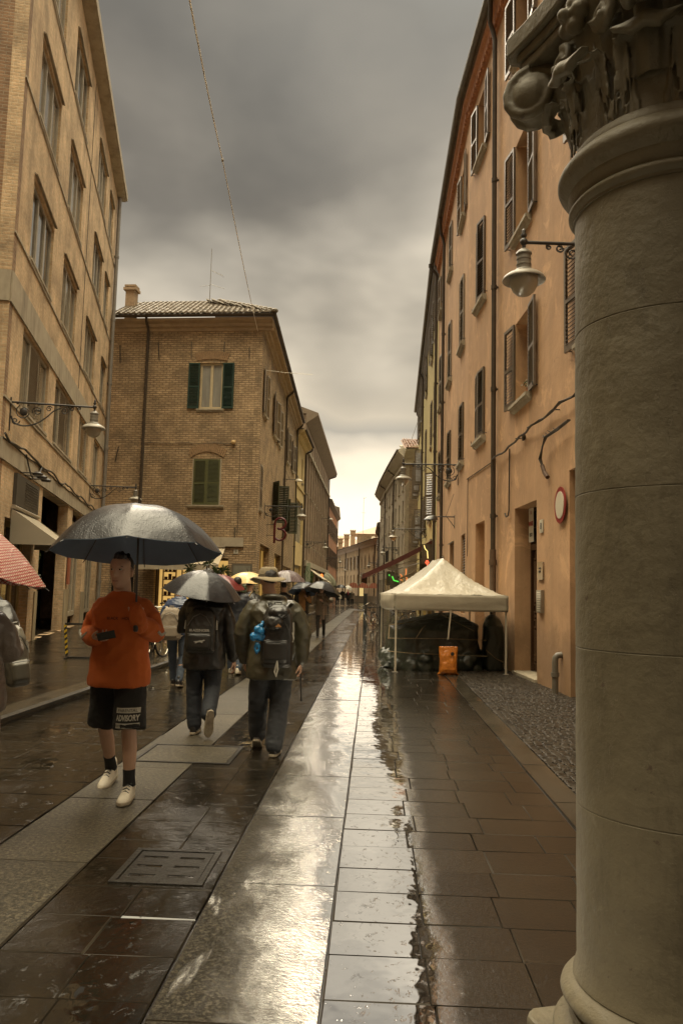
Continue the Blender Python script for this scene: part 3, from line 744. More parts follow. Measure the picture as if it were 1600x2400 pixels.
m = MB(); m.prism([(.0, 13.), (.06, 13.02), (.08, 13.14), (.20, 13.2), (.22, 13.32), (.42, 13.40), (.46, 13.5), (.0, 13.5)][::-1], -.46, 7.1)
build(m, 'cornice', mk('brown_plaster_cornice', (.40,.29,.17), (.28,.20,.12), 3, rough=.8), bb, M=FB)
gutter(bb, FB, -.6, 7.1, .52, 13.62, .1, M_BRPIPE)
downpipe(bb, FB, 5.25, .1, 13.45, .06, M_BRPIPE, elbow=.35)
tiled(bb, FB, -.58, 7.1, .55, 13.66, 4.2, 2.1, M_TILE, hipl=3.6, seed=3)
m = MB()
for i in range(14):
    f = i/13; m.ell((-.58+3.6*f, .55-4.2*f, 13.74+2.1*f), (.17, .17, .11), n=8, m=5)
build(m, 'hip_tiles', M_TILE, bb, M=FB)
m = MB(); m.box(6.75, 7.2, -2.3, -1.85, 13.6, 15.75).box(6.66, 7.29, -2.39, -1.76, 15.75, 15.88).box(6.7, 7.25, -2.35, -1.8, 15.93, 16.02)
build(m, 'chimney', mk('chimney_brick', (.34,.24,.145), (.24,.165,.10), 6, rough=.85, bs=18, bst=.6), bb, M=FB)
ct = thing('rooftop_antenna', 'thin tall television antenna on the tiled roof of the corner house', 'antenna', FB @ Vector((3.2, -2.4, 15.0)))
m = MB().tube([(0, 0, -.4), (0, 0, 3.0)], [.022, .014], 6); build(m, 'mast', M_GREYPIPE, ct)
m = MB().tube([(0, 0, 1.9), (.65, -.2, 1.55)], .010, 5).tube([(0, 0, 1.2), (.75, -.2, .9)], .010, 5).tube([(-.5, 0, 1.1), (0, 0, 1.15)], .009, 5)
for i in range(6): m.tube([(.12+i*.1, -.15-.03*i, 1.85-.055*i), (.12+i*.1, .08, 1.85-.055*i)], .006, 4)
build(m, 'aerial', M_GREYPIPE, ct)
# side along the street
CE = (-5.78, 55.2); FS = frame(CE, CB); SL = 21.61; S_ = lambda u: SL-u
sh = []
for (a, b, z0, z1) in ((.95, 1.95, 9.5, 11.55), (5.6, 7.0, 9.5, 11.55), (8.1, 9.2, 9.5, 11.55), (13.9, 15.2, 9.5, 11.5), (18.0, 19.4, 9.6, 11.5), (.45, 1.35, 5.1, 7.1), (6.4, 7.8, 5.1, 7.1), (14.3, 15.6, 5.1, 7.1)):
    sh.append((S_(b), S_(a), z0, z1))
sg = [(S_(5.6), S_(1.5), .1, 3.6), (S_(12.2), S_(8.3), .1, 3.5), (S_(20), S_(14), .1, 3.0)]
wall(bb, FS, 'side_wall', M_BRK_OLD, 0, SL, 0, 13., sh+sg)
for i, (a, b, z0, z1) in enumerate(sh):
    top = i < 5
    window(bb, FS, (a+b)/2, z0, b-a, z1-z0, M_DARKF, M_PANE, rec=.12, sill=M_STONE, sill_out=.1, shut='both' if i != 5 else 'both', shm=(M_GREYSH if top or i == 5 else M_DULLSH), ang=(170, 170) if top else ((2, 2) if i == 5 else (100, 150)), slat=.09)
for i, (a, b, z0, z1) in enumerate(sg):
    window(bb, FS, (a+b)/2, z0+.3, b-a, z1-z0-.3, M_SHOPY, M_LITY if i < 2 else M_PANEC, rec=.3, nv=3, fw=.16, name='shop_window')
m = MB(); m.prism([(.0, 13.), (.06, 13.02), (.08, 13.14), (.20, 13.2), (.22, 13.32), (.42, 13.40), (.46, 13.5), (.0, 13.5)][::-1], 0, SL+.0)
build(m, 'cornice', MATS['brown_plaster_cornice'], bb, M=FS)
gutter(bb, FS, 0, SL+.6, .52, 13.62, .1, M_BRPIPE)
downpipe(bb, FS, S_(12.06), .1, 13.4, .06, M_BRPIPE, elbow=.35); downpipe(bb, FS, .1, .1, 13.4, .06, M_BRPIPE, elbow=.35)
tiled(bb, FS, 0, SL+.58, .55, 13.66, 3.6, 1.8, M_TILE, hipr=3.6, seed=5)
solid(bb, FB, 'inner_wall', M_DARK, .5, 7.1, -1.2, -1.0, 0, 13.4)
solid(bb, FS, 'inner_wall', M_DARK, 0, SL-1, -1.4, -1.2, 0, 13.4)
# optician: lintel, lit interior with shelves
build(MB().box(.55, 4.6, .004, .10, 3.36, 3.75), 'lintel', M_CONC, bb, M=FB)
o = window(bb, FB, 2.85, .1, 3.3, 2.75, M_SHOPY, M_LIT, rec=.5, nv=2, fw=.1, name='shop_window', label='lit shop window of the optician')
m = MB()
for x in (1.05, .2, -1.25):
    for z in (.7, 1.05, 1.4, 1.75, 2.1): m.box(x-.28, x+.28, .05, .2, z, z+.03)
    m.box(x-.3, x-.28, .05, .2, .6, 2.4); m.box(x+.28, x+.3, .05, .2, .6, 2.4)
build(m, 'shelves', mk('shop_shelf', (.20,.11,.04), rough=.5), o)
m = MB(); q = random.Random(8)
for x in (1.05, .2, -1.25):
    for z in (.73, 1.08, 1.43, 1.78, 2.13):
        for k in range(3):
            if q.random() < .75: a = x-.2+k*.18; build(MB().box(a-.06, a+.06, .08, .18, z, z+q.uniform(.1, .26)), 'display_box', mk('dark_display_boxes', (.05,.035,.02), (.18,.06,.03), 9), o)
aw = wedge_awning('optician_awning', 'cream awning with a lettered valance over the lit optician window', FB, 1.35, 4.85, 3.32, 1.05, .78, .26, M_CANVAS, sides=False)
GA = T(-FB.translation) @ FB
text('visionottica', .20, MATS.get('dark_lettering') or mk('dark_lettering', (.05,.035,.025), rough=.8), aw, GA @ T((3.55, 1.045, 2.40)) @ TXT)
text('Beltr', .20, MATS['dark_lettering'], aw, GA @ T((1.95, 1.045, 2.40)) @ TXT)
m = MB(); m.tube([(.0, .03, .06), (.08, .03, 0), (.0, .03, -.06)], .014, 5).tube([(.14, .03, .06), (.05, .03, .0), (.14, .03, -.06)], .014, 5); build(m, 'emblem', MATS['dark_lettering'], aw, M=GA @ T((2.55, 1.02, 2.41)))
pl = thing('number_plate', 'small white number 9 tile on the brick beside the optician awning', 'house number', FB @ Vector((.87, .01, 3.14))); GP = T(-pl.location) @ FB
build(MB().box(.77, .97, .004, .02, 3.05, 3.23), 'tile', mk('white_ceramic', (.62,.57,.45), rough=.3), pl, M=GP); text('9', .15, MATS['dark_lettering'], pl, GP @ T((.87, .024, 3.135)) @ TXT)
nb = thing('notice_board', 'framed notice board on the brick wall right of the optician window', 'notice board', FB @ Vector((.55, .02, 1.6))); GP = T(-nb.location) @ FB
build(MB().box(.12, 1.02, .004, .05, 1.45, 2.62), 'frame', mk('grey_board_frame', (.16,.135,.10), rough=.4), nb, M=GP)
build(MB().box(.2, .94, .05, .056, 1.53, 2.54), 'panel', mk('grey_board_panel', (.24,.225,.17), (.16,.16,.13), 4, rough=.3), nb, M=GP)
build(MB().lathe([(.0, 0), (.22, 0), (.23, .03), (.0, .04)], n=20, M=RX(R(-90))), 'mirror', mk('brass_ring', (.5,.42,.25), (.2,.2,.15), 3, rough=.25), nb, M=GP @ T((.7, .06, 1.72)), smooth=True)

# red beta-shaped sign projecting over the side shop
bs_ = thing('letter_sign', 'large red letter-like sign of two loops on the brick side wall', 'shop sign', FS @ Vector((S_(3.9), .66, 4.40))); 
m = MB()
def loop(cx, cz, rx, rz, a0, a1, n=18): return [(0, cx+rx*math.cos(R(a0+(a1-a0)*i/n)), cz+rz*math.sin(R(a0+(a1-a0)*i/n))) for i in range(n+1)]
m.tube([(0, -.42, -1.0), (0, -.42, .0), (0, -.40, .55)]+loop(.02, .55, .42, .42, 180, -110)+[(0, -.2, .14)], .085, 8, flat=1.)
m.tube([(0, -.1, .12)]+loop(0, -.33, .44, .44, 100, -130)+[(0, -.38, -.60)], .085, 8)
build(m, 'letter', mk('dark_red_enamel', (.10,.008,.014), (.08,.007,.011), 5, rough=.35), bs_, M=FS.to_3x3().to_4x4() @ Matrix.Diagonal((.7, .62, .62, 1)), smooth=True)
build(MB().tube([(0, -1.1, .45), (0, -.35, .45)], .02, 6).tube([(0, -1.1, -.4), (0, -.35, -.4)], .02, 6), 'bracket', M_IRON, bs_, M=FS.to_3x3().to_4x4() @ Matrix.Diagonal((.62, .62, .62, 1)))

# ================================================================ yellow house, long ribbed building, and the houses beyond
YS, YE_ = (-5.779, 55.2), (-5.779, 62.48)
FY = frame(YE_, YS); by = thing('yellow_house', 'narrow pale yellow house between the brick corner house and the long ribbed building', 'building')
M_YEL = stucco('pale_yellow_plaster', (.62,.47,.215), (.55,.41,.19), (.40,.29,.14))
wall(by, FY, 'wall', M_YEL, 0, 7.28, 0, 12.9, [(1.6, 2.5, 9.9, 11.8), (.6, 6.2, 5.1, 8.3), (.8, 6.4, .1, 3.4), (5.4, 6.2, 9.9, 11.8)], rec=.2)
window(by, FY, 2.05, 9.9, .9, 1.9, M_DARKF, M_PANE, sill=M_STONE); window(by, FY, 5.8, 9.9, .8, 1.9, M_DARKF, M_PANE, sill=M_STONE)
window(by, FY, 3.4, 5.1, 5.6, 3.2, M_ALU, mk('sky_mirror_glass', (.35,.34,.30), (.2,.19,.16), .8, rough=.05, spec=1., ior=2.), nv=5, fw=.12, nh=1)
window(by, FY, 3.6, .1, 5.6, 3.3, M_ALU, M_LITY, nv=5, fw=.2, nh=1, name='shop_window')
m = MB(); m.prism([(0, 12.6), (.12, 12.65), (.3, 12.85), (.55, 12.95), (.6, 13.1), (0, 13.1)][::-1], 0, 7.28).box(0, 7.28, .003, .08, 9.2, 9.35); build(m, 'cornice', M_YEL, by, M=FY)
gutter(by, FY, 0, 7.28, .66, 13.15, .1, M_BRPIPE); downpipe(by, FY, .12, .1, 12.9, .07, M_BRPIPE, elbow=.5)
solid(by, FY, 'roof', M_TILE, 0, 7.28, -5, .55, 13.1, 13.2)
d4 = (.0005, 1)
BS, BE = (-5.77, 62.5), (-5.76, 94.8)
FR = frame(BE, BS); RL = math.hypot(BE[0]-BS[0], BE[1]-BS[1]); br = thing('long_ribbed_building', 'long grey-brown building with vertical ribs and deep sloping eaves on the left of the street', 'building')
M_BRN = stucco('grey_brown_plaster', (.33,.245,.165), (.27,.195,.13), (.19,.14,.09))
cw = 2.65; nb_ = int(RL/cw); hs = []
for i in range(nb_):
    x = (i+.5)*cw
    hs += [(x-.42, x+.42, 9.6, 11.9), (x-.42, x+.42, 5.4, 8.0), (x-.35, x+.35, 13.55, 14.9)]
wall(br, FR, 'wall', M_BRN, 0, RL, 0, 15.9, hs+[(1+6*i, 5.8+6*i, .1, 3.3) for i in range(5)], rec=.25)
for i, (a, b, z0, z1) in enumerate(hs):
    window(br, FR, (a+b)/2, z0, b-a, z1-z0, M_DARKF, M_PANEC if i % 2 else M_PANE, rec=.18, sill=M_STONE, sill_out=.12, sill_over=.06)
for i in range(5): window(br, FR, 3.4+6*i, .1, 4.8, 3.2, M_DARKF, (M_LITY, M_PANE, M_PANEC)[i % 3], rec=.3, nv=4, fw=.14, name='shop_window')
m = MB()
for i in range(nb_+1): m.box(i*cw-.09, i*cw+.09, .003, .14, 3.9, 12.9)
build(m, 'rib', M_BRN, br, M=FR)
build(MB().box(0, RL, .004, .22, 12.9, 13.15).box(0, RL, .004, .3, 3.5, 3.95), 'string_course', M_CONC, br, M=FR)
m = MB(); m.prism([(0, 15.1), (.1, 15.15), (1.0, 15.75), (1.0, 15.95), (-3, 17.4), (-3, 15.9), (0, 15.9)][::-1], -.3, RL+.3); build(m, 'roof', mk('brown_eaves_boards', (.20,.15,.095), (.14,.10,.065), 3, (1,1,1), rough=.7), br, M=FR)
downpipe(br, FR, .3, .1, 15.5, .07, M_BRPIPE, elbow=.8)
for i, (x0, x1, out, z) in enumerate(((RL-4.2, RL-9.4, 1.5, 3.55), (RL-14, RL-18, 1.4, 3.4))):
    wedge_awning('street_awning', ('long pale awning nearest on the ribbed building, over its first shops', 'small pale awning farther along the ribbed building')[i], FR, x1, x0, z, out, 1.05, .25, M_CANVAS, group='pale awnings on the ribbed building', sides=False)
m = MB()
for j in range(9):
    a0, a1 = R(j*10), R(j*10+10)
    pass
t = thing('round_awning', 'rounded grey-green hood awning beyond the pale awnings on the left', 'awning', FR @ Vector((RL-26, 0, 1.9)))
m = MB(); vs = []; n, k = 10, 10
for i in range(n+1):
    ph = R(90*i/n)
    for j in range(k+1):
        th = R(180*j/k); vs.append((-1.9*math.cos(th), 1.55*math.sin(th)*math.cos(ph)+.02, 1.75*math.sin(ph)*math.sin(th)**.3))
fs = [(i*(k+1)+j, i*(k+1)+j+1, (i+1)*(k+1)+j+1, (i+1)*(k+1)+j) for i in range(n) for j in range(k)]
m.add(vs, fs); o = build(m, 'canopy', mk('grey_green_canvas', (.25,.24,.155), (.20,.19,.12), 2, rough=.7), t, M=FR.to_3x3().to_4x4(), smooth=True); o.modifiers.new('s', 'SOLIDIFY').thickness = .03
m = MB()
for j in range(1, 10, 2):
    th = R(18*j); m.tube([(-1.93*math.cos(th), 1.58*math.sin(th)*math.cos(R(q_*9))+.02, 1.78*math.sin(R(q_*9))*math.sin(th)**.3) for q_ in range(11)], .025, 5)
build(m, 'hoops', MATS['painted_awning_arm'], t, M=FR.to_3x3().to_4x4())
def far_house(name, label, A, B, H, mat, rows, cw, roofm, over=.5, shm=None, w=.8, shops=True, cat='building', dep=8):
    F = frame(A, B); L = math.hypot(A[0]-B[0], A[1]-B[1]); t = thing(name, label, cat)
    n = max(1, int(L/cw)); hs = [((i+.5)*L/n-w/2, (i+.5)*L/n+w/2, a, b) for i in range(n) for a, b in rows]
    g = [((i+.5)*L/n-w*.8, (i+.5)*L/n+w*.8, .1, 2.6) for i in range(n)] if shops else []
    wall(t, F, 'wall', mat, 0, L, 0, H, hs+g, rec=.2)
    for a, b, z0, z1 in hs: window(t, F, (a+b)/2, z0, b-a, z1-z0, M_DARKF, M_PANE, rec=.12, sill=M_STONE, shut='both' if shm else None, shm=shm, ang=(165, 165), slat=.2)
    for a, b, z0, z1 in g: window(t, F, (a+b)/2, z0, b-a, z1-z0, M_DARKF, M_LITY if rnd.random() < .4 else M_PANE, rec=.2, nv=2, name='shop_window')
    build(MB().prism([(0, H-.5), (.1, H-.45), (over, H-.1), (over, H+.12), (-dep/2, H+1.4), (-dep, H), (-dep, H-.4), (-.31, H-.4), (-.31, H)][::-1], -.2, L+.2), 'roof', roofm, t, M=F)
    build(MB().box(0, .3, -dep, -.3, 0, H-.45).box(L-.3, L, -dep, -.3, 0, H-.45), 'side_wall', mat, t, M=F)
    downpipe(t, F, .3, .1, H-.3, .06, M_BRPIPE)
    return t, F, L
M_ORD = stucco('dull_orange_plaster', (.42,.20,.10), (.35,.17,.09), (.25,.13,.07))
M_OCH = stucco('faded_ochre_plaster', (.40,.29,.15), (.34,.25,.13), (.26,.18,.10))
far_house('shuttered_house', 'dull orange house with dark shutters just past the ribbed building', (-5.73, 118.5), (-5.76, 94.9), 12.6, M_ORD, [(8.6, 10.8), (4.8, 7.0)], 3.2, mk('dark_eaves', (.13,.10,.065), rough=.7), shm=M_BROWNSH)
far_house('narrow_ochre_house', 'narrow ochre house at the far end of the left row', (-6.4, 132), (-5.95, 118.8), 14.2, M_OCH, [(10.8, 12.6), (7.6, 9.6), (4.5, 6.4)], 3.4, MATS['dark_eaves'])
# ================================================================ right: orange house (two straight stretches of wall)
M_ORG = stucco('orange_plaster', (.51,.305,.158), (.45,.265,.135), (.33,.195,.095))
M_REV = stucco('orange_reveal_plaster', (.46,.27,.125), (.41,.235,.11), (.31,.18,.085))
O0 = (3.452, 6.92); O1 = (2.486, 21.09); O2 = (2.524, 31.93)
F1, F2 = frame(O0, O1), frame(O1, O2); L1, L2 = 14.2, 10.84
oh = thing('orange_house', 'tall four-storey orange plastered house with brown shutters along the right side of the street', 'building')
rows = ((5.42, 7.15), (8.97, 11.05), (12.92, 14.66))
W1 = [(8.40, 1.12), (12.5, 1.02)]; W2 = [(1.5, 1.0), (5.4, 1.0), (9.2, 1.0)]
h1 = [(xc-w/2, xc+w/2, z0, z1) for xc, w in W1+[(4.3, 1.1)] for z0, z1 in rows]
door = (7.4, 9.02, -.02, 3.3); niche = (11.95, 13.05, -.02, 3.33); gate = (3.3, 5.52, -.02, 3.55)
wall(oh, F1, 'wall', M_ORG, 0, L1, -.02, 15.5, h1+[door, niche, gate], thick=.42)
h2 = [(xc-w/2, xc+w/2, z0*.985, z1*.985) for xc, w in W2 for z0, z1 in rows]
g2 = [(.45, 1.45, 1.0, 3.22), (3.6, 4.9, -.02, 3.2), (7.2, 8.4, -.02, 2.9)]
wall(oh, F2, 'wall', M_ORG, 0, L2, -.02, 15.5, h2+g2, thick=.42)
# window fittings
for F, WW, k, tag_ in ((F1, W1+[(4.3, 1.1)], 1., 1), (F2, W2, .985, 2)):
    for i, (xc, w) in enumerate(WW):
        for r_, (z0, z1) in enumerate(rows):
            z0, z1 = z0*k, z1*k
            opn = (F is F1 and i != 1) or (F is F1 and r_ == 2) or (F is F2 and r_ == 2 and i != 1)
            sl_ = .062 if F is F1 else .085
            if opn: a = (176, 173)
            elif r_ == 1 and F is F1: a = (10, 4)
            else: a = (5, 5)
            o = window(oh, F, xc, z0, w, z1-z0, M_DARKF, M_PANE if opn else M_DARK, rec=.30 if opn else .08, nv=2, sill=M_STONE, sill_out=.13, sill_over=.12, shut='both', shm=M_BROWNSH if (F is F1 or r_ == 0) else M_GREYSH, ang=a, slat=sl_)
            # iron shutter stays
            for s in (-1, 1):
                m = MB(); x = s*(w/2+.5) if opn else s*(w/2+.22); y = (.30 if opn else .08)
                m.tube([(x, y, .02), (x, y+.09, .02), (x, y+.10, .08)], .011, 5); build(m, 'shutter_stay', M_IRON, o)
# eaves: brick dentils, boards and gutter
for F, L, a, b in ((F1, L1, -4, 0), (F2, L2, 0, 0)):
    m = MB(); m.prism([(0, 15.02), (.06, 15.04), (.06, 15.2), (.12, 15.22), (.12, 15.34), (.19, 15.4), (.19, 15.55), (0, 15.55)][::-1], a, L)
    n = int((L-a)/.21)
    for i in range(n): m.box(a+i*.21, a+i*.21+.11, .061, .13, 15.06, 15.18)
    build(m, 'brick_cornice', mk('cornice_brick', (.46,.20,.085), (.33,.14,.06), 9, rough=.8, bs=30, bst=.5), oh, M=F)
    build(MB().prism([(.0, 15.55), (.24, 15.55), (.24, 15.61), (-4, 17.2), (-4, 17.1), (0, 15.65)][::-1], a, L), 'roof', M_TILE, oh, M=F)
    gutter(oh, F, a, L+.02, .30, 15.66, .10, mk('weathered_gutter', (.14,.12,.085), (.09,.075,.05), 5, rough=.5, met=.3))
def swan_pipe(F, x, zt):
    m = MB(); m.tube([(x, .10, 1.2), (x, .10, zt-.9), (x, .14, zt-.7), (x-.0, .22, zt-.45), (x-.28, .27, zt-.25), (x-.34, .29, zt-.02)], .055, 10)
    for z in (3.3, 6.2, 8.6, 11.2): m.tube([(x, .10, z-.05), (x, .10, z+.05)], .068, 10); m.box(x-.02, x+.02, 0, .1, z-.02, z+.02)
    build(m, 'downpipe', M_BRPIPE, oh, M=F, smooth=True)
    m = MB(); m.tube([(x, .10, -.02), (x, .10, 1.25)], .065, 10); m.tube([(x, .1, 1.2), (x, .1, 2.5), (x, .1, 2.55)], .074, 10); m.tube([(x, .1, 2.2), (x, .1, 2.32)], .09, 10)
    build(m, 'pipe_shoe', mk('cast_iron_pipe', (.12,.075,.045), (.08,.05,.03), 9, rough=.5), oh, M=F, smooth=True)
swan_pipe(F1, 10.58, 15.6); swan_pipe(F2, 7.35, 15.6)
# door with panels, fanlight grille
m = MB(); dw, dz = 1.62, 2.45; x0, x1 = 7.4, 9.02; xm = (x0+x1)/2; y = -.36
m.box(x0, x0+.07, y-.05, y+.04, .06, 3.3).box(x1-.07, x1, y-.05, y+.04, .06, 3.3).box(x0+.07, x1-.07, y-.05, y+.04, 3.23, 3.3).box(x0+.07, x1-.07, y-.05, y+.06, dz, dz+.12)
M_DOOR = mk('dark_varnished_oak', (.055,.026,.013), (.035,.017,.009), 4, (6,6,.6), rough=.22, spec=.7)
dr = build(m, 'door', M_DOOR, oh, M=F1)
for a, b in ((x0+.075, xm-.004), (xm+.004, x1-.075)):
    m = MB(); m.box(a, b, y-.04, y, .07, dz-.002)
    for z0, z1 in ((.2, .95), (1.05, 1.25), (1.35, 2.3)):
        m.box(a+.1, b-.1, y+.0005, y+.02, z0, z0+.04).box(a+.1, b-.1, y+.0005, y+.02, z1-.04, z1).box(a+.1, a+.14, y+.0005, y+.02, z0+.04, z1-.04).box(b-.14, b-.1, y+.0005, y+.02, z0+.04, z1-.04)
        m.box(a+.17, b-.17, y+.0005, y+.028, z0+.07, z1-.07)
    build(m, 'leaf', M_DOOR, dr, bevel=.004)
m = MB().tube([(xm-.12, y, 1.22), (xm-.12, y+.07, 1.22), (xm-.24, y+.07, 1.22)], .012, 6).tube([(xm+.12, y, 1.22), (xm+.12, y+.07, 1.22), (xm+.22, y+.07, 1.22)], .012, 6)
build(m, 'handle', mk('worn_brass', (.55,.42,.2), rough=.3, met=.9), dr, smooth=True)
m = MB()
for k in range(5):
    cx = x0+.2+k*.31
    m.tube([(cx+.11*math.cos(R(t_*30))*(1-t_/20), y+.03, 2.9+.22*math.sin(R(t_*30))*(1-t_/20)) for t_ in range(17)], .012, 5)
m.tube([(x0+.1, y+.03, 2.9), (x1-.1, y+.03, 2.9)], .012, 5); build(m, 'fanlight_grille', M_IRON, dr)
build(MB().box(x0+.07, x1-.07, y-.03, y-.01, dz+.12, 3.23), 'fanlight_pane', M_PANE, dr)
build(MB().box(x0-.02, x1+.02, -.42, .05, -.01, .055), 'threshold', M_STONE, oh, M=F1, bevel=.008)
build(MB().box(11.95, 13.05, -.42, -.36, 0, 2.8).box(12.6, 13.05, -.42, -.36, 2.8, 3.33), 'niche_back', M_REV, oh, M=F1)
window(oh, F1, 12.28, 2.82, .6, .48, M_DARKF, M_PANE, rec=.36)
build(MB().box(3.3, 5.52, -.42, -.38, 0, 3.55), 'gate', mk('brown_gate_wood', (.09,.05,.028), (.06,.035,.02), 5, (6,6,.5), rough=.5), oh, M=F1)
# louvred window, shop openings farther on
o = window(oh, F2, .95, 1.0, 1.0, 2.2, M_DARKF, M_DARK, rec=.12, nv=1); m = MB()
for i in range(16): m.mbox(T((0, .06, .95+i*.075)) @ RX(R(-40)), .9, .08, .01)
build(m, 'louvre', M_GREYSH, o)
m = MB()
for z in (.65, 1.05): m.tube([(-.6, .0, z), (-.6, .33, z), (.6, .33, z), (.6, 0, z)], .016, 5)
m.tube([(-.6, .33, .65), (-.6, .33, 1.05)], .016, 5).tube([(.6, .33, .65), (.6, .33, 1.05)], .016, 5); build(m, 'window_rail', M_IRON, o, M=T((0, .12, 0)))
for (a, b, z0, z1) in g2[1:]:
    window(oh, F2, (a+b)/2, .05, b-a, z1-.07, M_ALU, M_PANE, rec=.15, nv=2, header=M_STONE, name='shop_window')

# wall-mounted things on the orange house
def onwall(name, label, cat, F, x, z, y=0., group=None):
    return thing(name, label, cat, F @ Vector((x, y, z)), math.atan2(F[1][0], F[0][0]), group)
t = onwall('house_number', 'small oval-shadowed white number 8 tile right of the brown door', 'house number', F1, 7.05, 2.78)
build(MB().box(-.1, .1, .004, .022, -.12, .12), 'tile', MATS['white_ceramic'], t, bevel=.004); text('8', .17, MATS['dark_lettering'], t, T((0, .026, 0)) @ TXT)
t = onwall('round_road_sign', 'round white no-vehicles sign with a red rim on the orange wall', 'road sign', F1, 5.86, 3.03)
build(MB().lathe([(.0, -.012), (.30, -.012), (.30, .0), (.0, .001)], n=36, M=T((0, .05, 0)) @ RX(R(-90))), 'plate', mk('sign_red', (.30,.03,.03), (.24,.025,.025), 3, rough=.3), t, smooth=True)
build(MB().lathe([(.0, 0), (.222, 0), (.222, .006), (.0, .007)], n=36, M=T((0, .052, 0)) @ RX(R(-90))), 'disc', mk('sign_white', (.66,.60,.47), (.58,.52,.4), 2, rough=.3), t, smooth=True)
build(MB().tube([(0, 0, .1), (0, .04, .1)], .02, 6).tube([(0, 0, -.1), (0, .04, -.1)], .02, 6), 'bracket', M_GREYPIPE, t)
t = onwall('for_sale_sign', 'white and red for-sale notice reading VENDE in the fanlight of the brown door', 'notice', F1, 8.72, 2.95, -.26)
build(MB().box(-.17, .17, 0, .008, -.34, .34), 'card', mk('notice_paper', (.62,.56,.45), rough=.5), t)
M_REDI = mk('red_ink', (.36,.03,.025), rough=.5)
text('VENDE', .125, M_REDI, t, T((0, .011, .02)) @ TXT, bold=.004, sx=.8); text('SI', .09, M_REDI, t, T((0, .011, .24)) @ TXT); text('0532', .10, MATS['dark_lettering'], t, T((0, .011, -.2)) @ TXT)
t = onwall('plaque', 'square clear plaque with faint lettering right of the door, above the doorbell panel', 'plaque', F1, 7.1, 1.99)
build(MB().box(-.17, .17, .02, .03, -.16, .16), 'plate', mk('plaque_plate', (.42,.30,.17), (.36,.26,.15), 2, rough=.15), t)
m = MB()
for a in (-.15, .15):
    for b in (-.14, .14): m.lathe([(.0, 0), (.012, 0), (.012, .03), (0, .034)], n=8, M=T((a, .0, b)) @ RX(R(-90)))
build(m, 'screw', M_GREYPIPE, t); text('studio\ndott. P.\nFerri' if False else 'studio\nlegale', .06, MATS['dark_lettering'], t, T((0, .034, .02)) @ TXT)
t = onwall('doorbell_panel', 'tall steel doorbell panel with many buttons right of the door', 'doorbell panel', F1, 7.08, 1.45)
build(MB().box(-.15, .15, .004, .06, -.2, .2), 'panel', mk('brushed_steel', (.30,.26,.19), (.24,.2,.15), 6, rough=.3, met=.5), t, bevel=.006)
for i in range(9): build(MB().box(-.11, .09, .0605, .066, -.175+i*.04, -.155+i*.04), 'button', MATS['white_ceramic'], t)
t = onwall('vent_pipe', 'grey elbow vent pipe rising from the pavement against the orange wall', 'pipe', F1, 5.95, 0)
m = MB(); m.tube([(0, .11, -.02), (0, .11, .50), (0, .105, .56), (-.0, .07, .60), (0, 0, .61)], .05, 10); m.tube([(0, .11, .26), (0, .11, .33)], .066, 10); build(m, 'pipe', mk('grey_plastic_pipe', (.15,.13,.10), (.11,.095,.07), 6, rough=.45), t, smooth=True)
# cables on the orange wall
t = onwall('wall_cable', 'long bundled cable clipped across the orange wall below the first-floor sills', 'cable', F1, 5.3, 4.65)
q = random.Random(3); pts = [(-.0+i*.25, .10+.03*math.sin(i), .01*math.sin(i*1.7)+(-.06 if i > 12 else 0)) for i in range(-14, 22)]
m = MB().tube(pts, .022, 6).tube([(x+.02, y+.02, z+.02*math.sin(x*9)) for x, y, z in pts[:24]], .012, 5).tube(pts[21:]+[(x, .02, z-.0) for x, y, z in [(5.4, 0, -.05), (8.9, 0, -.0)]], .012, 5)
m.tube([(4.05, .03, -.05), (4.05, .04, -1.35), (4.12, .04, -1.45), (4.3, .04, -1.46), (4.36, .05, -1.38)], .017, 6)
m.tube([(8.7, .02, 0), (8.75, .02, -.1), (8.75, .02, -2.1)], .009, 5)
build(m, 'cable', mk('dark_cable', (.06,.045,.03), rough=.6), t)
m = MB(); m.lathe([(0, 0), (.06, .01), (.08, .05), (.0, .06)], n=10, M=T((2.9, .0, -.03)) @ RX(R(-90))).tube([(3.2+0, 0, .0), (3.2, .12, .0)], .012, 5).tube([(.7, 0, 0), (.7, .12, 0)], .012, 5); build(m, 'clip', M_IRON, t)
t = onwall('cable_end', 'bundle of cut cable ends curving down the orange wall above the road sign', 'cable', F1, 6.7, 4.25)
m = MB()
for k in range(3):
    o_ = .018*k; m.tube([(-1.6, .12+o_, .02), (-.9, .11, .0+o_), (-.35, .12+o_, .0), (.0, .10, -.1-o_), (.1, .09+o_, -.3), (.0, .07, -.52), (-.12, .05, -.62)], .015, 6)
for k in range(7): m.tube([(-.8+k*.1, .10, .02), (-.76+k*.1, .13+.02*(k % 3), .07-.05*(k % 2))], .007, 4)
build(m, 'cable', MATS['dark_cable'], t)
build(MB().tube([(.07, .08, -.42), (-.02, .065, -.56), (-.14, .045, -.66)], .038, 8), 'sleeve', mk('brown_tape', (.12,.06,.03), rough=.6), t)
t = onwall('flower_pot', 'little white-flowered plant on the first-floor sill of the orange house', 'potted plant', F1, 8.05, 5.44, -.05)
build(MB().lathe([(.05, 0), (.07, .1), (.075, .12), (.0, .12)], n=12), 'pot', mk('terracotta', (.35,.15,.07), rough=.7), t, smooth=True)
m = MB(); q = random.Random(6)
for i in range(90):
    p = Vector((q.gauss(0,.06), q.gauss(0,.05), .16+abs(q.gauss(0,.07)))); M_ = T(p) @ Euler((q.uniform(0,6), q.uniform(0,6), q.uniform(0,6))).to_matrix().to_4x4(); m.add([M_ @ Vector(v) for v in ((-.012,0,0),(0,.035,.003),(.012,0,0),(0,-.02,0))], [(0,1,2,3)])
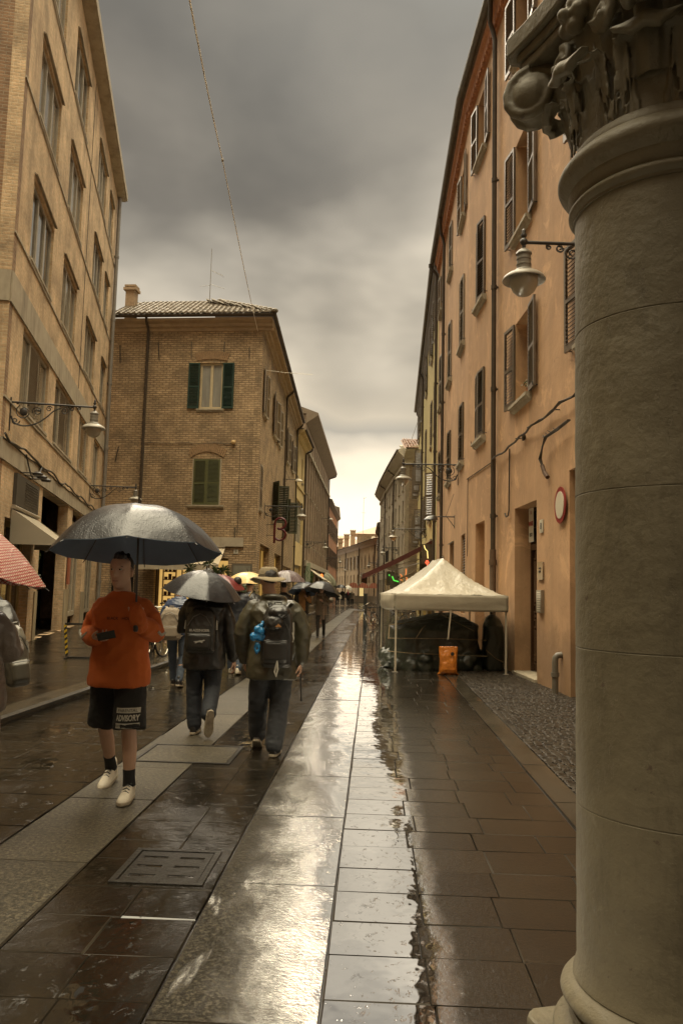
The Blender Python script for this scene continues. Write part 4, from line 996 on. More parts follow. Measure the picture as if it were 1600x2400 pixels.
build(m, 'leaves', mk('small_leaf', (.07,.10,.03), (.04,.06,.02), 20, rough=.5), t)
m = MB()
for i in range(9): m.ell((q.gauss(0,.04), .03+q.uniform(0,.04), .2+q.gauss(0,.04)), (.018,.018,.014), n=6, m=4)
build(m, 'flowers', MATS['sign_white'], t)
def floodlight(name, label, F, x, z, out, up, mt, rod=True):
    t = onwall(name, label, 'floodlight', F, x, z)
    m = MB().tube([(0, 0, .0), (0, out, .0)], .018, 6).tube([(0, 0, -.32), (0, .02, -.3), (0, .25, 0)], .012, 5).box(-.05, .05, 0, .012, -.36, .06)
    build(m, 'arm', M_IRON, t)
    m = MB(); m.loft([(0, out+.12, .03, .10, .07), (0, out+.16, .0, .14, .16), (0, out+.2, -.10, .19, .23), (0, out+.2, -.11, .18, .22)], 14)
    build(m, 'head', mt, t, smooth=True)
    if rod: build(MB().tube([(.0, out*.5, .01), (.15, .02, .75)], .008, 4), 'stay', M_IRON, t)
    return t
floodlight('floodlight', 'black floodlight on an arm from the orange wall above the white tent', F2, 3.4, 3.95, .55, 0, mk('black_lamp_housing', (.03,.027,.022), rough=.35, spec=.8))
floodlight('floodlight', 'white dish floodlight high on the brick side wall', FS, S_(12.2), 8.1, .75, 0, mk('white_lamp_housing', (.5,.45,.35), rough=.35))
floodlight('floodlight', 'small pale floodlight on the ribbed building', FR, RL-20, 9.2, .9, 0, MATS['white_lamp_housing'], rod=False)

# ================================================================ right: yellow-green house
M_YG = stucco('yellow_green_plaster', (.50,.40,.155), (.44,.35,.135), (.33,.25,.11))
O3 = (3.28, 60.); F3 = frame(O2, O3); L3 = 28.08
yh = thing('yellow_green_house', 'yellow-green plastered house with brown shutters beyond the orange house on the right', 'building')
R3 = ((4.9, 6.9), (8.6, 10.8), (12.9, 14.9)); c3 = (2.0, 5.5, 12.2, 18.6, 23.0, 26.2)
h3 = [(c-.48, c+.48, a, b) for c in c3 for a, b in R3]; g3 = [(2.2, 7.2, .05, 3.3), (9.4, 14, .05, 3.3), (17, 24, .05, 3.2)]
wall(yh, F3, 'wall', M_YG, 0, L3, -.02, 15.5, h3+g3)
for i, c in enumerate(c3):
    for j, (a, b) in enumerate(R3):
        an = (96, 100) if (i >= 3 and j < 2) else ((3, 3) if j == 1 else (165, 168))
        if i == 0 and j == 0: an = (3, 130)
        window(yh, F3, c, a, .96, b-a, M_DARKF, M_PANE, rec=.1, sill=M_STONE, sill_out=.1, shut='both', shm=M_BROWNSH, ang=an, slat=.1)
for a, b, z0, z1 in g3: window(yh, F3, (a+b)/2, z0, b-a, z1-z0, M_ALU, M_LITY, rec=.3, nv=3, fw=.12, name='shop_window')
m = MB(); m.prism([(0, 15.0), (.04, 15.05), (.15, 15.3), (.2, 15.35), (.24, 15.6), (-4, 17.2), (-4, 17.1), (0, 15.5)][::-1], 0, L3); build(m, 'roof', MATS['dark_eaves'], yh, M=F3)
gutter(yh, F3, .02, L3, .30, 15.66, .10, MATS['weathered_gutter'])
downpipe(yh, F3, 16.4, 0, 15.4, .06, M_BRPIPE, elbow=.2); downpipe(yh, F3, .15, 0, 15.4, .06, M_BRPIPE, elbow=.3)
solid(yh, F3, 'end_wall', M_YG, L3-.3, L3, -7, -.31, 0, 15.5)
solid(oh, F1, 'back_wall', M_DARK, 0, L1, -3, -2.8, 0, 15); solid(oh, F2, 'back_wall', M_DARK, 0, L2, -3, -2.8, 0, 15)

# ================================================================ right: grey cornice house, curved to the street
M_GRY = stucco('grey_beige_plaster', (.33,.27,.18), (.27,.215,.145), (.19,.15,.10))
gp = [(6.4, 62.4), (2.38, 62.), (1.72, 71.), (1.08, 81.), (.62, 92.)]
gh_ = thing('cornice_house', 'grey-beige curved house with a deep white cornice, its end wall facing the viewer', 'building')
for k in range(4):
    Fg = frame(gp[k], gp[k+1]); L = (Vector(gp[k+1])-Vector(gp[k])).length
    if k == 0: hs = []; mt = brick('cornice_house_brick', (.33,.235,.14), (.25,.175,.10), (.26,.2,.13), .27, .09, .014, .8)
    else: n = 3; hs = [((i+.5)*L/n-.42, (i+.5)*L/n+.42, a, b) for i in range(n) for a, b in ((4.6, 6.3), (7.4, 9.0), (9.9, 11.2))]+[((i+.5)*L/n-1.1, (i+.5)*L/n+1.1, .05, 2.9) for i in range(n)]; mt = M_GRY
    wall(gh_, Fg, 'wall', mt, 0, L, 0, 12.4, hs)
    for a, b, z0, z1 in hs:
        big = z0 < 1; window(gh_, Fg, (a+b)/2, z0, b-a, z1-z0, M_DARKF, (M_LITY if rnd.random() < .35 else M_PANE) if big else M_PANE, rec=.15, sill=None if big else M_STONE, nv=2, name='shop_window' if big else 'window')
    m = MB(); m.prism([(0, 11.75), (.12, 11.8), (.15, 12.0), (.02, 12.02), (.02, 12.2), (.2, 12.35), (.55, 12.75), (.62, 12.8), (.62, 13.), (-3, 13.9), (-3, 13.8), (0, 12.8)][::-1], -.15, L+.15)
    build(m, 'cornice', mk('pale_cornice_plaster', (.50,.44,.33), (.40,.35,.26), 2, rough=.8), gh_, M=Fg)
    gutter(gh_, Fg, -.1, L+.1, .68, 13.02, .07, M_GREYPIPE)
    if k in (1, 2): downpipe(gh_, Fg, L-.3, 0, 12.6, .06, M_BRPIPE, elbow=.5)
Fg = frame(gp[0], gp[1]); tiled(gh_, Fg, 1.2, 4.2, .3, 13.1, 2.5, 1.1, mk('red_roof_tile', (.22,.11,.065), (.13,.075,.045), 6, rough=.5), seed=4)
t = thing('rooftop_aerial', 'thin leaning aerial on the roof of the cornice house', 'antenna', (3.1, 63, 13.4)); build(MB().tube([(-.5, 0, -.2), (.3, 0, 2.3)], .02, 5), 'mast', M_GREYPIPE, t)
build(MB().tube([(-.3, 0, .3), (.0, 0, .35)], .012, 4), 'aerial', M_GREYPIPE, t)
Fq = frame(gp[1], gp[2]); t = thing('balcony', 'small iron-railed balcony on stone brackets on the cornice house', 'balcony', Fq.translation); Gq = T(-Fq.translation) @ Fq
build(MB().box(4.6, 7.4, .005, .9, 3.95, 4.12).box(4.9, 5.1, .005, .7, 3.5, 3.95).box(6.9, 7.1, .005, .7, 3.5, 3.95), 'slab', M_STONE, t, M=Gq)
m = MB().tube([(4.6, .85, 5.1), (7.4, .85, 5.1)], .03, 5)
for i in range(15): m.tube([(4.6+i*.2, .85, 4.12), (4.6+i*.2, .85, 5.1)], .014, 4)
build(m, 'railing', M_IRON, t, M=Gq)
far_house('dark_narrow_house', 'narrow dark house just beyond the cornice house on the right', (.60, 92.3), (.42, 106), 9.6, mk('dark_brown_plaster', (.13,.10,.07), (.09,.07,.05), 3, rough=.9), [(4.2, 5.8), (7, 8.4)], 4, MATS['dark_eaves'], over=.35, shm=M_BROWNSH)

# ================================================================ the long arched-window palace closing the street
ep = [(3.4, 106.5), (.2, 117), (-2.4, 131), (-5.2, 146), (-9.4, 168)]
M_PAL = stucco('brown_ochre_palace_plaster', (.40,.285,.165), (.34,.24,.14), (.25,.17,.105))
pa = thing('arched_palace', 'long curved ochre palace with pointed-arch windows closing the end of the street', 'building')
M_ROOF2 = mk('pinkish_far_tiles', (.46,.33,.245), (.36,.26,.19), 1.2, rough=.7, bs=6, bst=.5)
for k in range(4):
    Fp = frame(ep[k], ep[k+1]); L = (Vector(ep[k+1])-Vector(ep[k])).length; n = max(2, int(L/3.1)); hs = []
    for i in range(n):
        xc = (i+.5)*L/n; hs += [(xc-.48, xc+.48, 5.4, 7.6), (xc-.5, xc+.5, 2.9, 4.4) if k > 0 else (xc-.7, xc+.7, .4, 2.7)]
    wall(pa, Fp, 'wall', M_PAL, 0, L, 0, 9.3, hs, rec=.2)
    for i, (a, b, z0, z1) in enumerate(hs):
        o = window(pa, Fp, (a+b)/2, z0, b-a, z1-z0, M_DARKF, M_PANE, rec=.15, sill=M_STONE if i % 2 == 0 else None, shut='both' if (k == 2 and i % 2 == 0) else None, shm=M_BROWNSH, ang=(170, 170), slat=.25)
        if i % 2 == 0 and k < 2:
            h = z1-z0; w = b-a; m = MB()
            for s in (-1, 1): m.add([(s*w/2, .152, h), (0, .152, h), (s*w*.30, .152, h-.42), (s*w/2, .152, h-.85), (s*w/2, .02, h), (0, .02, h), (s*w*.30, .02, h-.42), (s*w/2, .02, h-.85)], [(0,1,2,3),(4,7,6,5),(1,5,6,2),(2,6,7,3),(0,4,5,1)])
            build(m, 'pointed_arch', M_PAL, o)
    build(MB().prism([(0, 8.6), (.08, 8.62), (.14, 8.95), (.5, 9.3), (.52, 9.5), (-9, 12.6), (-9, 12.4), (0, 9.35)][::-1], -.25, L+.25), 'roof', M_ROOF2, pa, M=Fp)
    gutter(pa, Fp, 0, L, .58, 9.5, .09, M_BRPIPE)
    downpipe(pa, Fp, .3, 0, 9.2, .08, M_BRPIPE)
for (x, y, z, s, h) in ((-6.6, 151, 9.6, 1.0, 2.2), (-5.3, 148, 9.8, 1.0, 2.6), (-4.05, 145.5, 10., 1.0, 3.0)):
    m = MB(); m.box(x-.42, x+.42, y-.42, y+.42, z, z+h-.9).box(x-.56, x+.56, y-.56, y+.56, z+h-.9, z+h-.75).box(x-.48, x+.48, y-.48, y+.48, z+h-.75, z+h-.25).box(x-.56, x+.56, y-.56, y+.56, z+h-.25, z+h-.15)
    for a in (-.4, 0, .4): m.box(x+a-.1, x+a+.1, y-.5, y-.3, z+h-.15, z+h)
    build(m, 'chimney', MATS['chimney_brick'], pa)
t = thing('rooftop_pavilion', 'pale rooftop house with a low hipped roof behind the palace', 'building', (-.2, 152, 0))
m = MB().box(-3.2, 6, -2, 6, 8, 12.6); build(m, 'wall', M_GRY, t)
m = MB(); m.add([(-3.9, -2.7, 12.6), (6.5, -2.7, 12.6), (6.5, 6.6, 12.6), (-3.9, 6.6, 12.6), (1.2, 1.6, 14.6), (4, 1.6, 14.6)], [(0,1,5,4),(1,2,5),(2,3,4,5),(3,0,4),(0,3,2,1)]); build(m, 'roof', M_ROOF2, t)
build(MB().box(1.6, 6, -2.6, -2.1, 10.5, 12.55), 'terrace', stucco('salmon_plaster', (.5,.3,.2), (.45,.26,.18), (.35,.2,.14)), t)
t = thing('rear_gabled_house', 'pale tiled roof rising behind the three chimneys at the end of the street', 'building', (-9, 172, 0))
m = MB().box(-4, 7, 0, 8, 0, 11.2); build(m, 'wall', M_PAL, t); m = MB(); m.add([(-5, -.6, 11.2), (8, -.6, 11.2), (8, 9, 11.2), (-5, 9, 11.2), (-3, 4, 14), (3.5, 4, 14)], [(0,1,5,4),(1,2,5),(2,3,4,5),(3,0,4),(0,3,2,1)]); build(m, 'roof', M_ROOF2, t)
for i, (x, y) in enumerate(((-.2, 147), (.9, 147))):
    t = thing('satellite_dish', ('left of two white satellite dishes on the far roofs', 'right of two white satellite dishes on the far roofs')[i], 'satellite dish', (x, y, 11.6), 0, 'satellite dishes on the far roofs')
    build(MB().lathe([(.0, 0), (.25, .04), (.42, .13), (.40, .14), (.24, .06), (.0, .02)], n=18, M=RX(R(70)) @ RY(R(-20))), 'dish', mk('dish_white', (.6,.55,.44), rough=.4), t, smooth=True); build(MB().tube([(0, 0, -.7), (0, .05, 0)], .03, 5), 'mast', M_GREYPIPE, t)
t = thing('rooftop_antenna', 'thin upright antenna mast on the far roofs', 'antenna', (-2.2, 148, 12)); build(MB().tube([(0, 0, -.8), (0, 0, 7.5)], .035, 5), 'mast', M_GREYPIPE, t); build(MB().tube([(-.4, 0, 4.5), (.4, 0, 4.5)], .025, 4).tube([(0, 0, 7.2), (.5, 0, 7.5)], .025, 4), 'aerial', M_GREYPIPE, t)

# ================================================================ stone column and the portico it carries
C0 = Vector((1.01, 2.68, 0)); CR = R(17)
M_COL = None
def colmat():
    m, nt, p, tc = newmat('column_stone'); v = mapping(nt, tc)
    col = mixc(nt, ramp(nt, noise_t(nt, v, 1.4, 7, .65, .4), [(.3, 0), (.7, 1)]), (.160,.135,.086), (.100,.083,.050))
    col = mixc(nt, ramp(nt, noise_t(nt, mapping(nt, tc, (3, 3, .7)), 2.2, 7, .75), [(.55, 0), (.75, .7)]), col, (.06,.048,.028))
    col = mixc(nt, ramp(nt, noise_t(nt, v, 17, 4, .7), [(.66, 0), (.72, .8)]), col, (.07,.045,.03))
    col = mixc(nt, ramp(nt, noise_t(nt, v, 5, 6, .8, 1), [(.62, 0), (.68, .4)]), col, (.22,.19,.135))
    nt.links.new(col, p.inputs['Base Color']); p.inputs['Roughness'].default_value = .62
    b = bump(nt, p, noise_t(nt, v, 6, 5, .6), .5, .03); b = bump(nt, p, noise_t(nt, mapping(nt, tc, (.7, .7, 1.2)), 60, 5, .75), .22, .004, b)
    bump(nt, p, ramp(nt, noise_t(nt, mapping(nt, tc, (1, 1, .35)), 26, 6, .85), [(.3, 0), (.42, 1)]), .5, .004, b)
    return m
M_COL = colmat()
co = thing('stone_column', 'big round weathered stone column with a carved leaf capital in the right foreground', 'column', C0, CR)
rs = lambda z: .322-.010*((z-.33)/2.6)**1.5*1
pf = [(.0, .33), (rs(.33)+.012, .33), (rs(.4), .37)]
js = [.87, 1.38, 1.895, 2.465]; z = .45
while z < 2.9:
    pf.append((rs(z)+.0008*math.sin(z*31), z)); z += .06
for j in js: pf = [p for p in pf if abs(p[1]-j) > .02]+[(rs(j), j-.003), (rs(j)-.0022, j-.0008), (rs(j)-.0022, j+.0008), (rs(j), j+.003)]
pf = sorted(pf, key=lambda p: p[1]); pf += [(rs(2.9), 2.9), (0, 2.9)]
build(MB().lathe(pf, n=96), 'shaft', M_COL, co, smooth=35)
def torus_prof(z0, z1, r0, r1, n=8): return [(r0+(r1-r0)*math.sin(math.pi*i/n), z0+(z1-z0)*i/n) for i in range(n+1)]
pf = [(0, .10)]+torus_prof(.10, .20, .345, .40)+[(.35, .205), (.345, .225)]+torus_prof(.23, .32, .332, .375)+[(.335, .325), (.328, .345), (0, .345)]
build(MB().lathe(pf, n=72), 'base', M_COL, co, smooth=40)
m = MB()
pl_ = []
q = random.Random(11)
for s in range(4):
    a = R(45+90*s+90); c_ = Vector((.51*math.cos(a), .51*math.sin(a), 0)); 
    for k in (-1, 0, 1):
        b = a+R(4)*k; r_ = .495 if k else .50; pl_.append((r_*math.cos(b), r_*math.sin(b)))
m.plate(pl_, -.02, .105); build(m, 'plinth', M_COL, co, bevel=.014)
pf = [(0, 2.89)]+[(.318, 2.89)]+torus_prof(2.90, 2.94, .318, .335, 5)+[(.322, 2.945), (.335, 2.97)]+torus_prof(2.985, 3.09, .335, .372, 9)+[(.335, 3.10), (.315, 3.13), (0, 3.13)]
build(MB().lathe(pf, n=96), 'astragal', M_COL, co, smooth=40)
# capital: bell, two ranks of broad leaves with curled tips, corner scrolls, rosettes, abacus
cp = MB(); cp.lathe([(0, 3.12), (.300, 3.12), (.292, 3.2), (.295, 3.35), (.31, 3.48), (.335, 3.56), (.36, 3.60), (0, 3.60)], n=48)
def leaf(ang, z0, h, w, curl, r0, m):
    n, k = 26, 14; vs = []
    for layer in (0, 1):
        for i in range(n+1):
            t = i/n
            if t < .72: zz = z0+h*t/.72; rr = r0+.012+.045*t*t
            else:
                a = (t-.72)/.28*R(200); zz = z0+h+curl*math.sin(a)*.9; rr = r0+.036+curl*1.1*(1-math.cos(a))
            ww = w*(1-.25*t)*(1 if t < .8 else max(.25, 1-((t-.8)/.2)**2*.65))
            for j in range(k+1):
                s = j/k*2-1; th = ang+s*ww/r0*.5
                rib = .016*math.cos(s*math.pi*2.)*(1 if t < .9 else .3)+.012*(1-s*s)
                r_ = rr+rib-((.045 if t < .8 else .034) if layer else 0)
                vs.append((r_*math.cos(th), r_*math.sin(th), zz+(-.008*s*s)))
    N = (n+1)*(k+1); fs = []
    for i in range(n):
        for j in range(k):
            a = i*(k+1)+j; fs += [(a, a+1, a+k+2, a+k+1), (N+a, N+a+k+1, N+a+k+2, N+a+1)]
        fs += [(i*(k+1), (i+1)*(k+1), N+(i+1)*(k+1), N+i*(k+1)), (i*(k+1)+k, N+i*(k+1)+k, N+(i+1)*(k+1)+k, (i+1)*(k+1)+k)]
    fs += [tuple([n*(k+1)+j for j in range(k+1)]+[N+n*(k+1)+j for j in range(k, -1, -1)])]
    m.add(vs, fs)
for s in range(8): leaf(R(45*s), 3.13, .22, .235, .046, .292, cp)
for s in range(8): leaf(R(45*s+22.5), 3.14, .33, .13, .022, .300, cp)
for s in range(4):
    a = R(45+90*s); d_ = Vector((math.cos(a), math.sin(a), 0)); sd_ = Vector((-math.sin(a), math.cos(a), 0))
    cv = d_*.475+Z3*3.485
    # stalk sweeping out to the scroll
    cp.tube([d_*.30+Z3*3.25, d_*.34+Z3*3.42, d_*.40+Z3*3.56, d_*.48+Z3*3.60, d_*.54+Z3*3.56], [.04, .045, .045, .04, .03], 8)
    for side in (-1, 1):
        off = sd_*(side*.035)
        sp = []
        for i in range(30):
            th = R(90-i*26); r_ = .102*(1-i/34.)
            sp.append(cv+off*(1+i*.03)+d_*(r_*math.cos(th))+Z3*(r_*math.sin(th)))
        cp.tube(sp, [.026*(1-i/50) for i in range(30)], 8)
    cp.ell(cv, (.088, .088, .088), n=16, m=12)
for s in range(4):
    a = R(90*s); d_ = Vector((math.cos(a), math.sin(a), 0)); sd_ = Vector((-math.sin(a), math.cos(a), 0)); cv = d_*.375+Z3*3.57
    for k in range(5):
        b = R(72*k); cp.ell(cv+sd_*(.042*math.cos(b))+Z3*(.042*math.sin(b))-d_*.008, (.034, .034, .030), n=10, m=7)
    cp.ell(cv+d_*.03, (.024, .024, .024), n=8, m=6)
    for side in (-1, 1):
        sp = []
        for i in range(20):
            th = R(90+side*i*28); r_ = .06*(1-i/24.); sp.append(d_*.335+sd_*(side*.13)+Z3*3.49+sd_*(r_*math.cos(th)*-1*side)+Z3*(r_*math.sin(th)))
        cp.tube(sp, .018, 6)
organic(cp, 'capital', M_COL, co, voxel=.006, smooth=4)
m = MB()
def concave(hs, dip, z0, z1):
    p = []
    for s in range(4):
        a = R(90*s); c, s_ = math.cos(a), math.sin(a)
        for i in range(9):
            t = i/8*2-1; x = hs-dip*(1-t*t); y = t*(hs-.04); p.append((x*c-y*s_, x*s_+y*c))
    m.plate(p, z0, z1)
concave(.385, .035, 3.595, 3.635); concave(.40, .035, 3.636, 3.672); concave(.43, .04, 3.673, 3.755)
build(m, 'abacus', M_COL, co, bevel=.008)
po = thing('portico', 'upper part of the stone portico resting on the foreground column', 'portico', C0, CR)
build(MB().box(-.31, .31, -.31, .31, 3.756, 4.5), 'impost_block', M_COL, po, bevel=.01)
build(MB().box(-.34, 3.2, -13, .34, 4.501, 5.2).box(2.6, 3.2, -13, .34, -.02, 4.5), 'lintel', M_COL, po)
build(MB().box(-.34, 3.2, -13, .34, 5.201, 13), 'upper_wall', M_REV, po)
m = MB()
for k in range(3): m.lathe([(0, .34), (.32, .34), (.31, 3.0), (.42, 3.6), (.42, 4.5), (0, 4.5)], (0, -3.6*(k+1), 0), 24)
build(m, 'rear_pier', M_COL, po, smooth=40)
# ================================================================ people
SKIN = mk('skin', (.47,.285,.19), (.40,.235,.155), 9, rough=.5)
M_HAIR = mk('dark_hair', (.022,.015,.011), (.012,.009,.007), 40, (1,1,.3), rough=.5, bs=90, bst=.8, bd=.01)
M_BLACKJ = mk('black_rain_jacket', (.022,.020,.017), (.014,.013,.011), 4, rough=.38, bs=14, bst=.3, bd=.02, spec=.6)
M_NAVY = mk('navy_jeans', (.020,.023,.030), (.013,.016,.021), 5, rough=.75, bs=60, bst=.3)
M_BLUEG = mk('grey_blue_trousers', (.032,.034,.038), (.021,.023,.027), 4, rough=.75, bs=60, bst=.3)
M_LJEAN = mk('faded_jeans', (.075,.095,.125), (.045,.06,.085), 6, rough=.8, bs=70, bst=.3)
M_OLIVEJ = mk('olive_rain_jacket', (.055,.048,.026), (.036,.031,.018), 3, rough=.38, bs=12, bst=.3, bd=.02, spec=.6)
M_SHOEB = mk('black_shoe', (.016,.014,.012), rough=.35, spec=.6)
M_SHOEW = mk('white_trainer', (.66,.60,.48), (.5,.44,.34), 12, rough=.5)
M_SOLE = mk('pale_sole', (.42,.36,.26), (.25,.2,.14), 20, rough=.6, bs=50, bst=.6)
M_WHITEE = mk('eye_white', (.45,.42,.36), (.4,.37,.3), rough=.3); M_IRIS = mk('eye_iris', (.02,.014,.01), rough=.2)

def head_pts(mb, base, s, f, turn=0, male=True):
    """base = chin point height on the neck axis; faces -y, turned by `turn` then flipped when f>0"""
    M = T(base) @ RZ((math.pi if f > 0 else 0)+turn) @ Matrix.Scale(s, 4)
    n, lv = 44, 34; vs = []
    ctl = [(-.012,.012,.062,-.02),(0,.032,.078,.01),(.02,.046,.084,.035),(.045,.056,.086,.062),(.075,.063,.087,.078),(.105,.068,.088,.088),(.135,.071,.090,.094),(.165,.071,.090,.094),(.19,.064,.082,.086),(.212,.048,.062,.066),(.226,.024,.032,.035),(.231,.004,.006,.006)]
    def at(z, k):
        for a, b in zip(ctl, ctl[1:]):
            if a[0] <= z <= b[0]:
                t = (z-a[0])/(b[0]-a[0]); t = t*t*(3-2*t)*.3+t*.7; return a[k]+(b[k]-a[k])*t
        return ctl[-1][k]
    g = lambda x, c, w: math.exp(-((x-c)/w)**2)
    for i in range(lv+1):
        z = -.012+.243*i/lv; w, d, b = at(z, 1), at(z, 2), at(z, 3)
        for k in range(n):
            a = 2*math.pi*k/n; c, s_ = math.cos(a), math.sin(a)
            x = w*math.copysign(abs(c)**.92, c); y = -(d if s_ > 0 else -b)*abs(s_)**.92 if s_ > 0 else b*abs(s_)**.92
            if s_ > .2:
                nose = g(x, 0, .011)*(.006+.024*max(0, 1-abs(z-.088)/.05)**.8*(1.25 if z < .1 else .9)) if .068 < z < .14 else 0
                y -= nose+g(abs(x), .014, .007)*g(z, .078, .009)*.009
                y += (g(abs(x), .031, .016))*g(z, .124, .013)*.013
                y -= g(abs(x), .028, .022)*g(z, .145, .009)*.005
                y -= g(x, 0, .022)*(g(z, .050, .006)*.007+g(z, .036, .006)*.007)
                y += g(x, 0, .026)*g(z, .043, .0035)*.007
                y -= g(x, 0, .02)*g(z, .008, .012)*.006
                y -= g(abs(x), .045, .02)*g(z, .09, .02)*.004
            vs.append(M @ Vector((x, y, z)))
    mb.add(vs, [(i*n+k, i*n+(k+1) % n, (i+1)*n+(k+1) % n, (i+1)*n+k) for i in range(lv) for k in range(n)]+[tuple(range(n-1, -1, -1)), tuple(lv*n+k for k in range(n))])
    for sx in (-1, 1):
        mb.ell(M @ Vector((sx*.075, .012, .105)), (.012*s, .022*s, .034*s), M=M.to_3x3().normalized().to_4x4() @ RZ(R(20*sx)), n=10, m=7)
    return M

def hand(mb, wrist, d, nrm, side, curl=25, s=1., thumb=1):
    """palm, four unequal fingers and a thumb leaving the side of the palm near its base"""
    w = Vector(wrist); d = Vector(d).normalized(); nrm = Vector(nrm); nrm = (nrm-d*nrm.dot(d)).normalized(); sd = d.cross(nrm)*side
    for o_ in (-.026, -.009, .009, .026): mb.limb([w+d*.005*s+sd*o_*.7*s, w+d*.05*s+sd*o_*s, w+d*.088*s+sd*o_*1.05*s], [.013*s, .0145*s, .012*s], 8)
    for o_, l in ((-.030, .060), (-.010, .077), (.010, .083), (.030, .072)):
        p = w+d*.088*s+sd*o_*1.05*s; pts = [p]; a = 0
        for seg, fr_ in enumerate((.45, .32, .26)):
            a += R(curl*(.8+.25*seg)); p = p+(d*math.cos(a)+nrm*math.sin(a)+sd*o_*1.2)*l*fr_*s; pts.append(p)
        mb.limb(pts, [.0095*s, .0088*s, .008*s, .0068*s], 8)
    if thumb:
        p = w+d*.022*s+sd*.030*s; pts = [p, p+(sd*.75+d*.7+nrm*.25)*.032*s, p+(sd*.95+d*1.5+nrm*.7)*.034*s, p+(sd*.9+d*2.2+nrm*1.1)*.034*s]
        mb.limb(pts, [.013*s, .0115*s, .010*s, .0085*s], 8)

def shoe(parent, ank, toe, mat, s=1., sole=True, smat=None, high=0.):
    """ank: ankle joint, toe: direction vector of the foot"""
    a = Vector(ank); t = Vector(toe).normalized(); up = (Z3-t*Z3.dot(t)); up = up.normalized() if up.length > .2 else (Y3-t*t.y).normalized()
    if up.length < .1: up = Z3.copy()
    sd = t.cross(up); B_ = Matrix((t, sd*-1, up)).transposed().to_4x4(); B_.translation = a
    m = MB(); secs = [(-.075,.026,.075,-.05),(-.055,.036,.10,-.03),(-.02,.040,.115,-.01),(.03,.041,.105,-.02),(.08,.043,.07,-.045),(.13,.047,.05,-.058),(.175,.043,.038,-.065),(.20,.028,.026,-.07),(.212,.012,.012,-.075)]
    vs = []; n = 16
    for x, w, h, z in secs:
        for k in range(n):
            an = 2*math.pi*k/n; c, q_ = math.cos(an), math.sin(an)
            zz = -.082+ (h if q_ > 0 else .0)*abs(q_)**.7+(0 if q_ > 0 else .0); vs.append(B_ @ (Vector((x, w*math.copysign(abs(c)**.75, c), zz))*s))
    m.add(vs, [(i*n+k, i*n+(k+1) % n, (i+1)*n+(k+1) % n, (i+1)*n+k) for i in range(len(secs)-1) for k in range(n)]+[tuple(range(n-1, -1, -1)), tuple((len(secs)-1)*n+k for k in range(n))])
    m.limb([B_ @ Vector((-.012*s, 0, -.03*s)), B_ @ Vector((-.016*s, 0, (.03+high)*s))], [.046*s, .043*s], 12)
    o = organic(m, 'shoe', mat, parent, voxel=.008, smooth=2)
    if sole:
        m = MB(); out = [(-.085,0),(-.075,.03),(-.03,.042),(.05,.044),(.13,.051),(.18,.044),(.215,.02),(.222,0)]
        poly = out+[(x, -y) for x, y in out[-2:0:-1]]
        m.plate([(x*s, y*s) for x, y in poly], -.094*s, -.070*s, B_)
        build(m, 'sole', smat or M_SOLE, o, bevel=.004)
        if mat is M_SHOEW:
            m = MB()
            for k in range(5): x = .03+.022*k; zz = .028-.0155*k*1.05; m.tube([B_ @ Vector((x*s, -.026*s, (zz-.008)*s)), B_ @ Vector((x*s, 0, (zz+.004)*s)), B_ @ Vector(((x+.012)*s, .026*s, (zz-.008)*s))], .004*s, 5)
            build(m, 'laces', M_SHOEB, o)
    return o

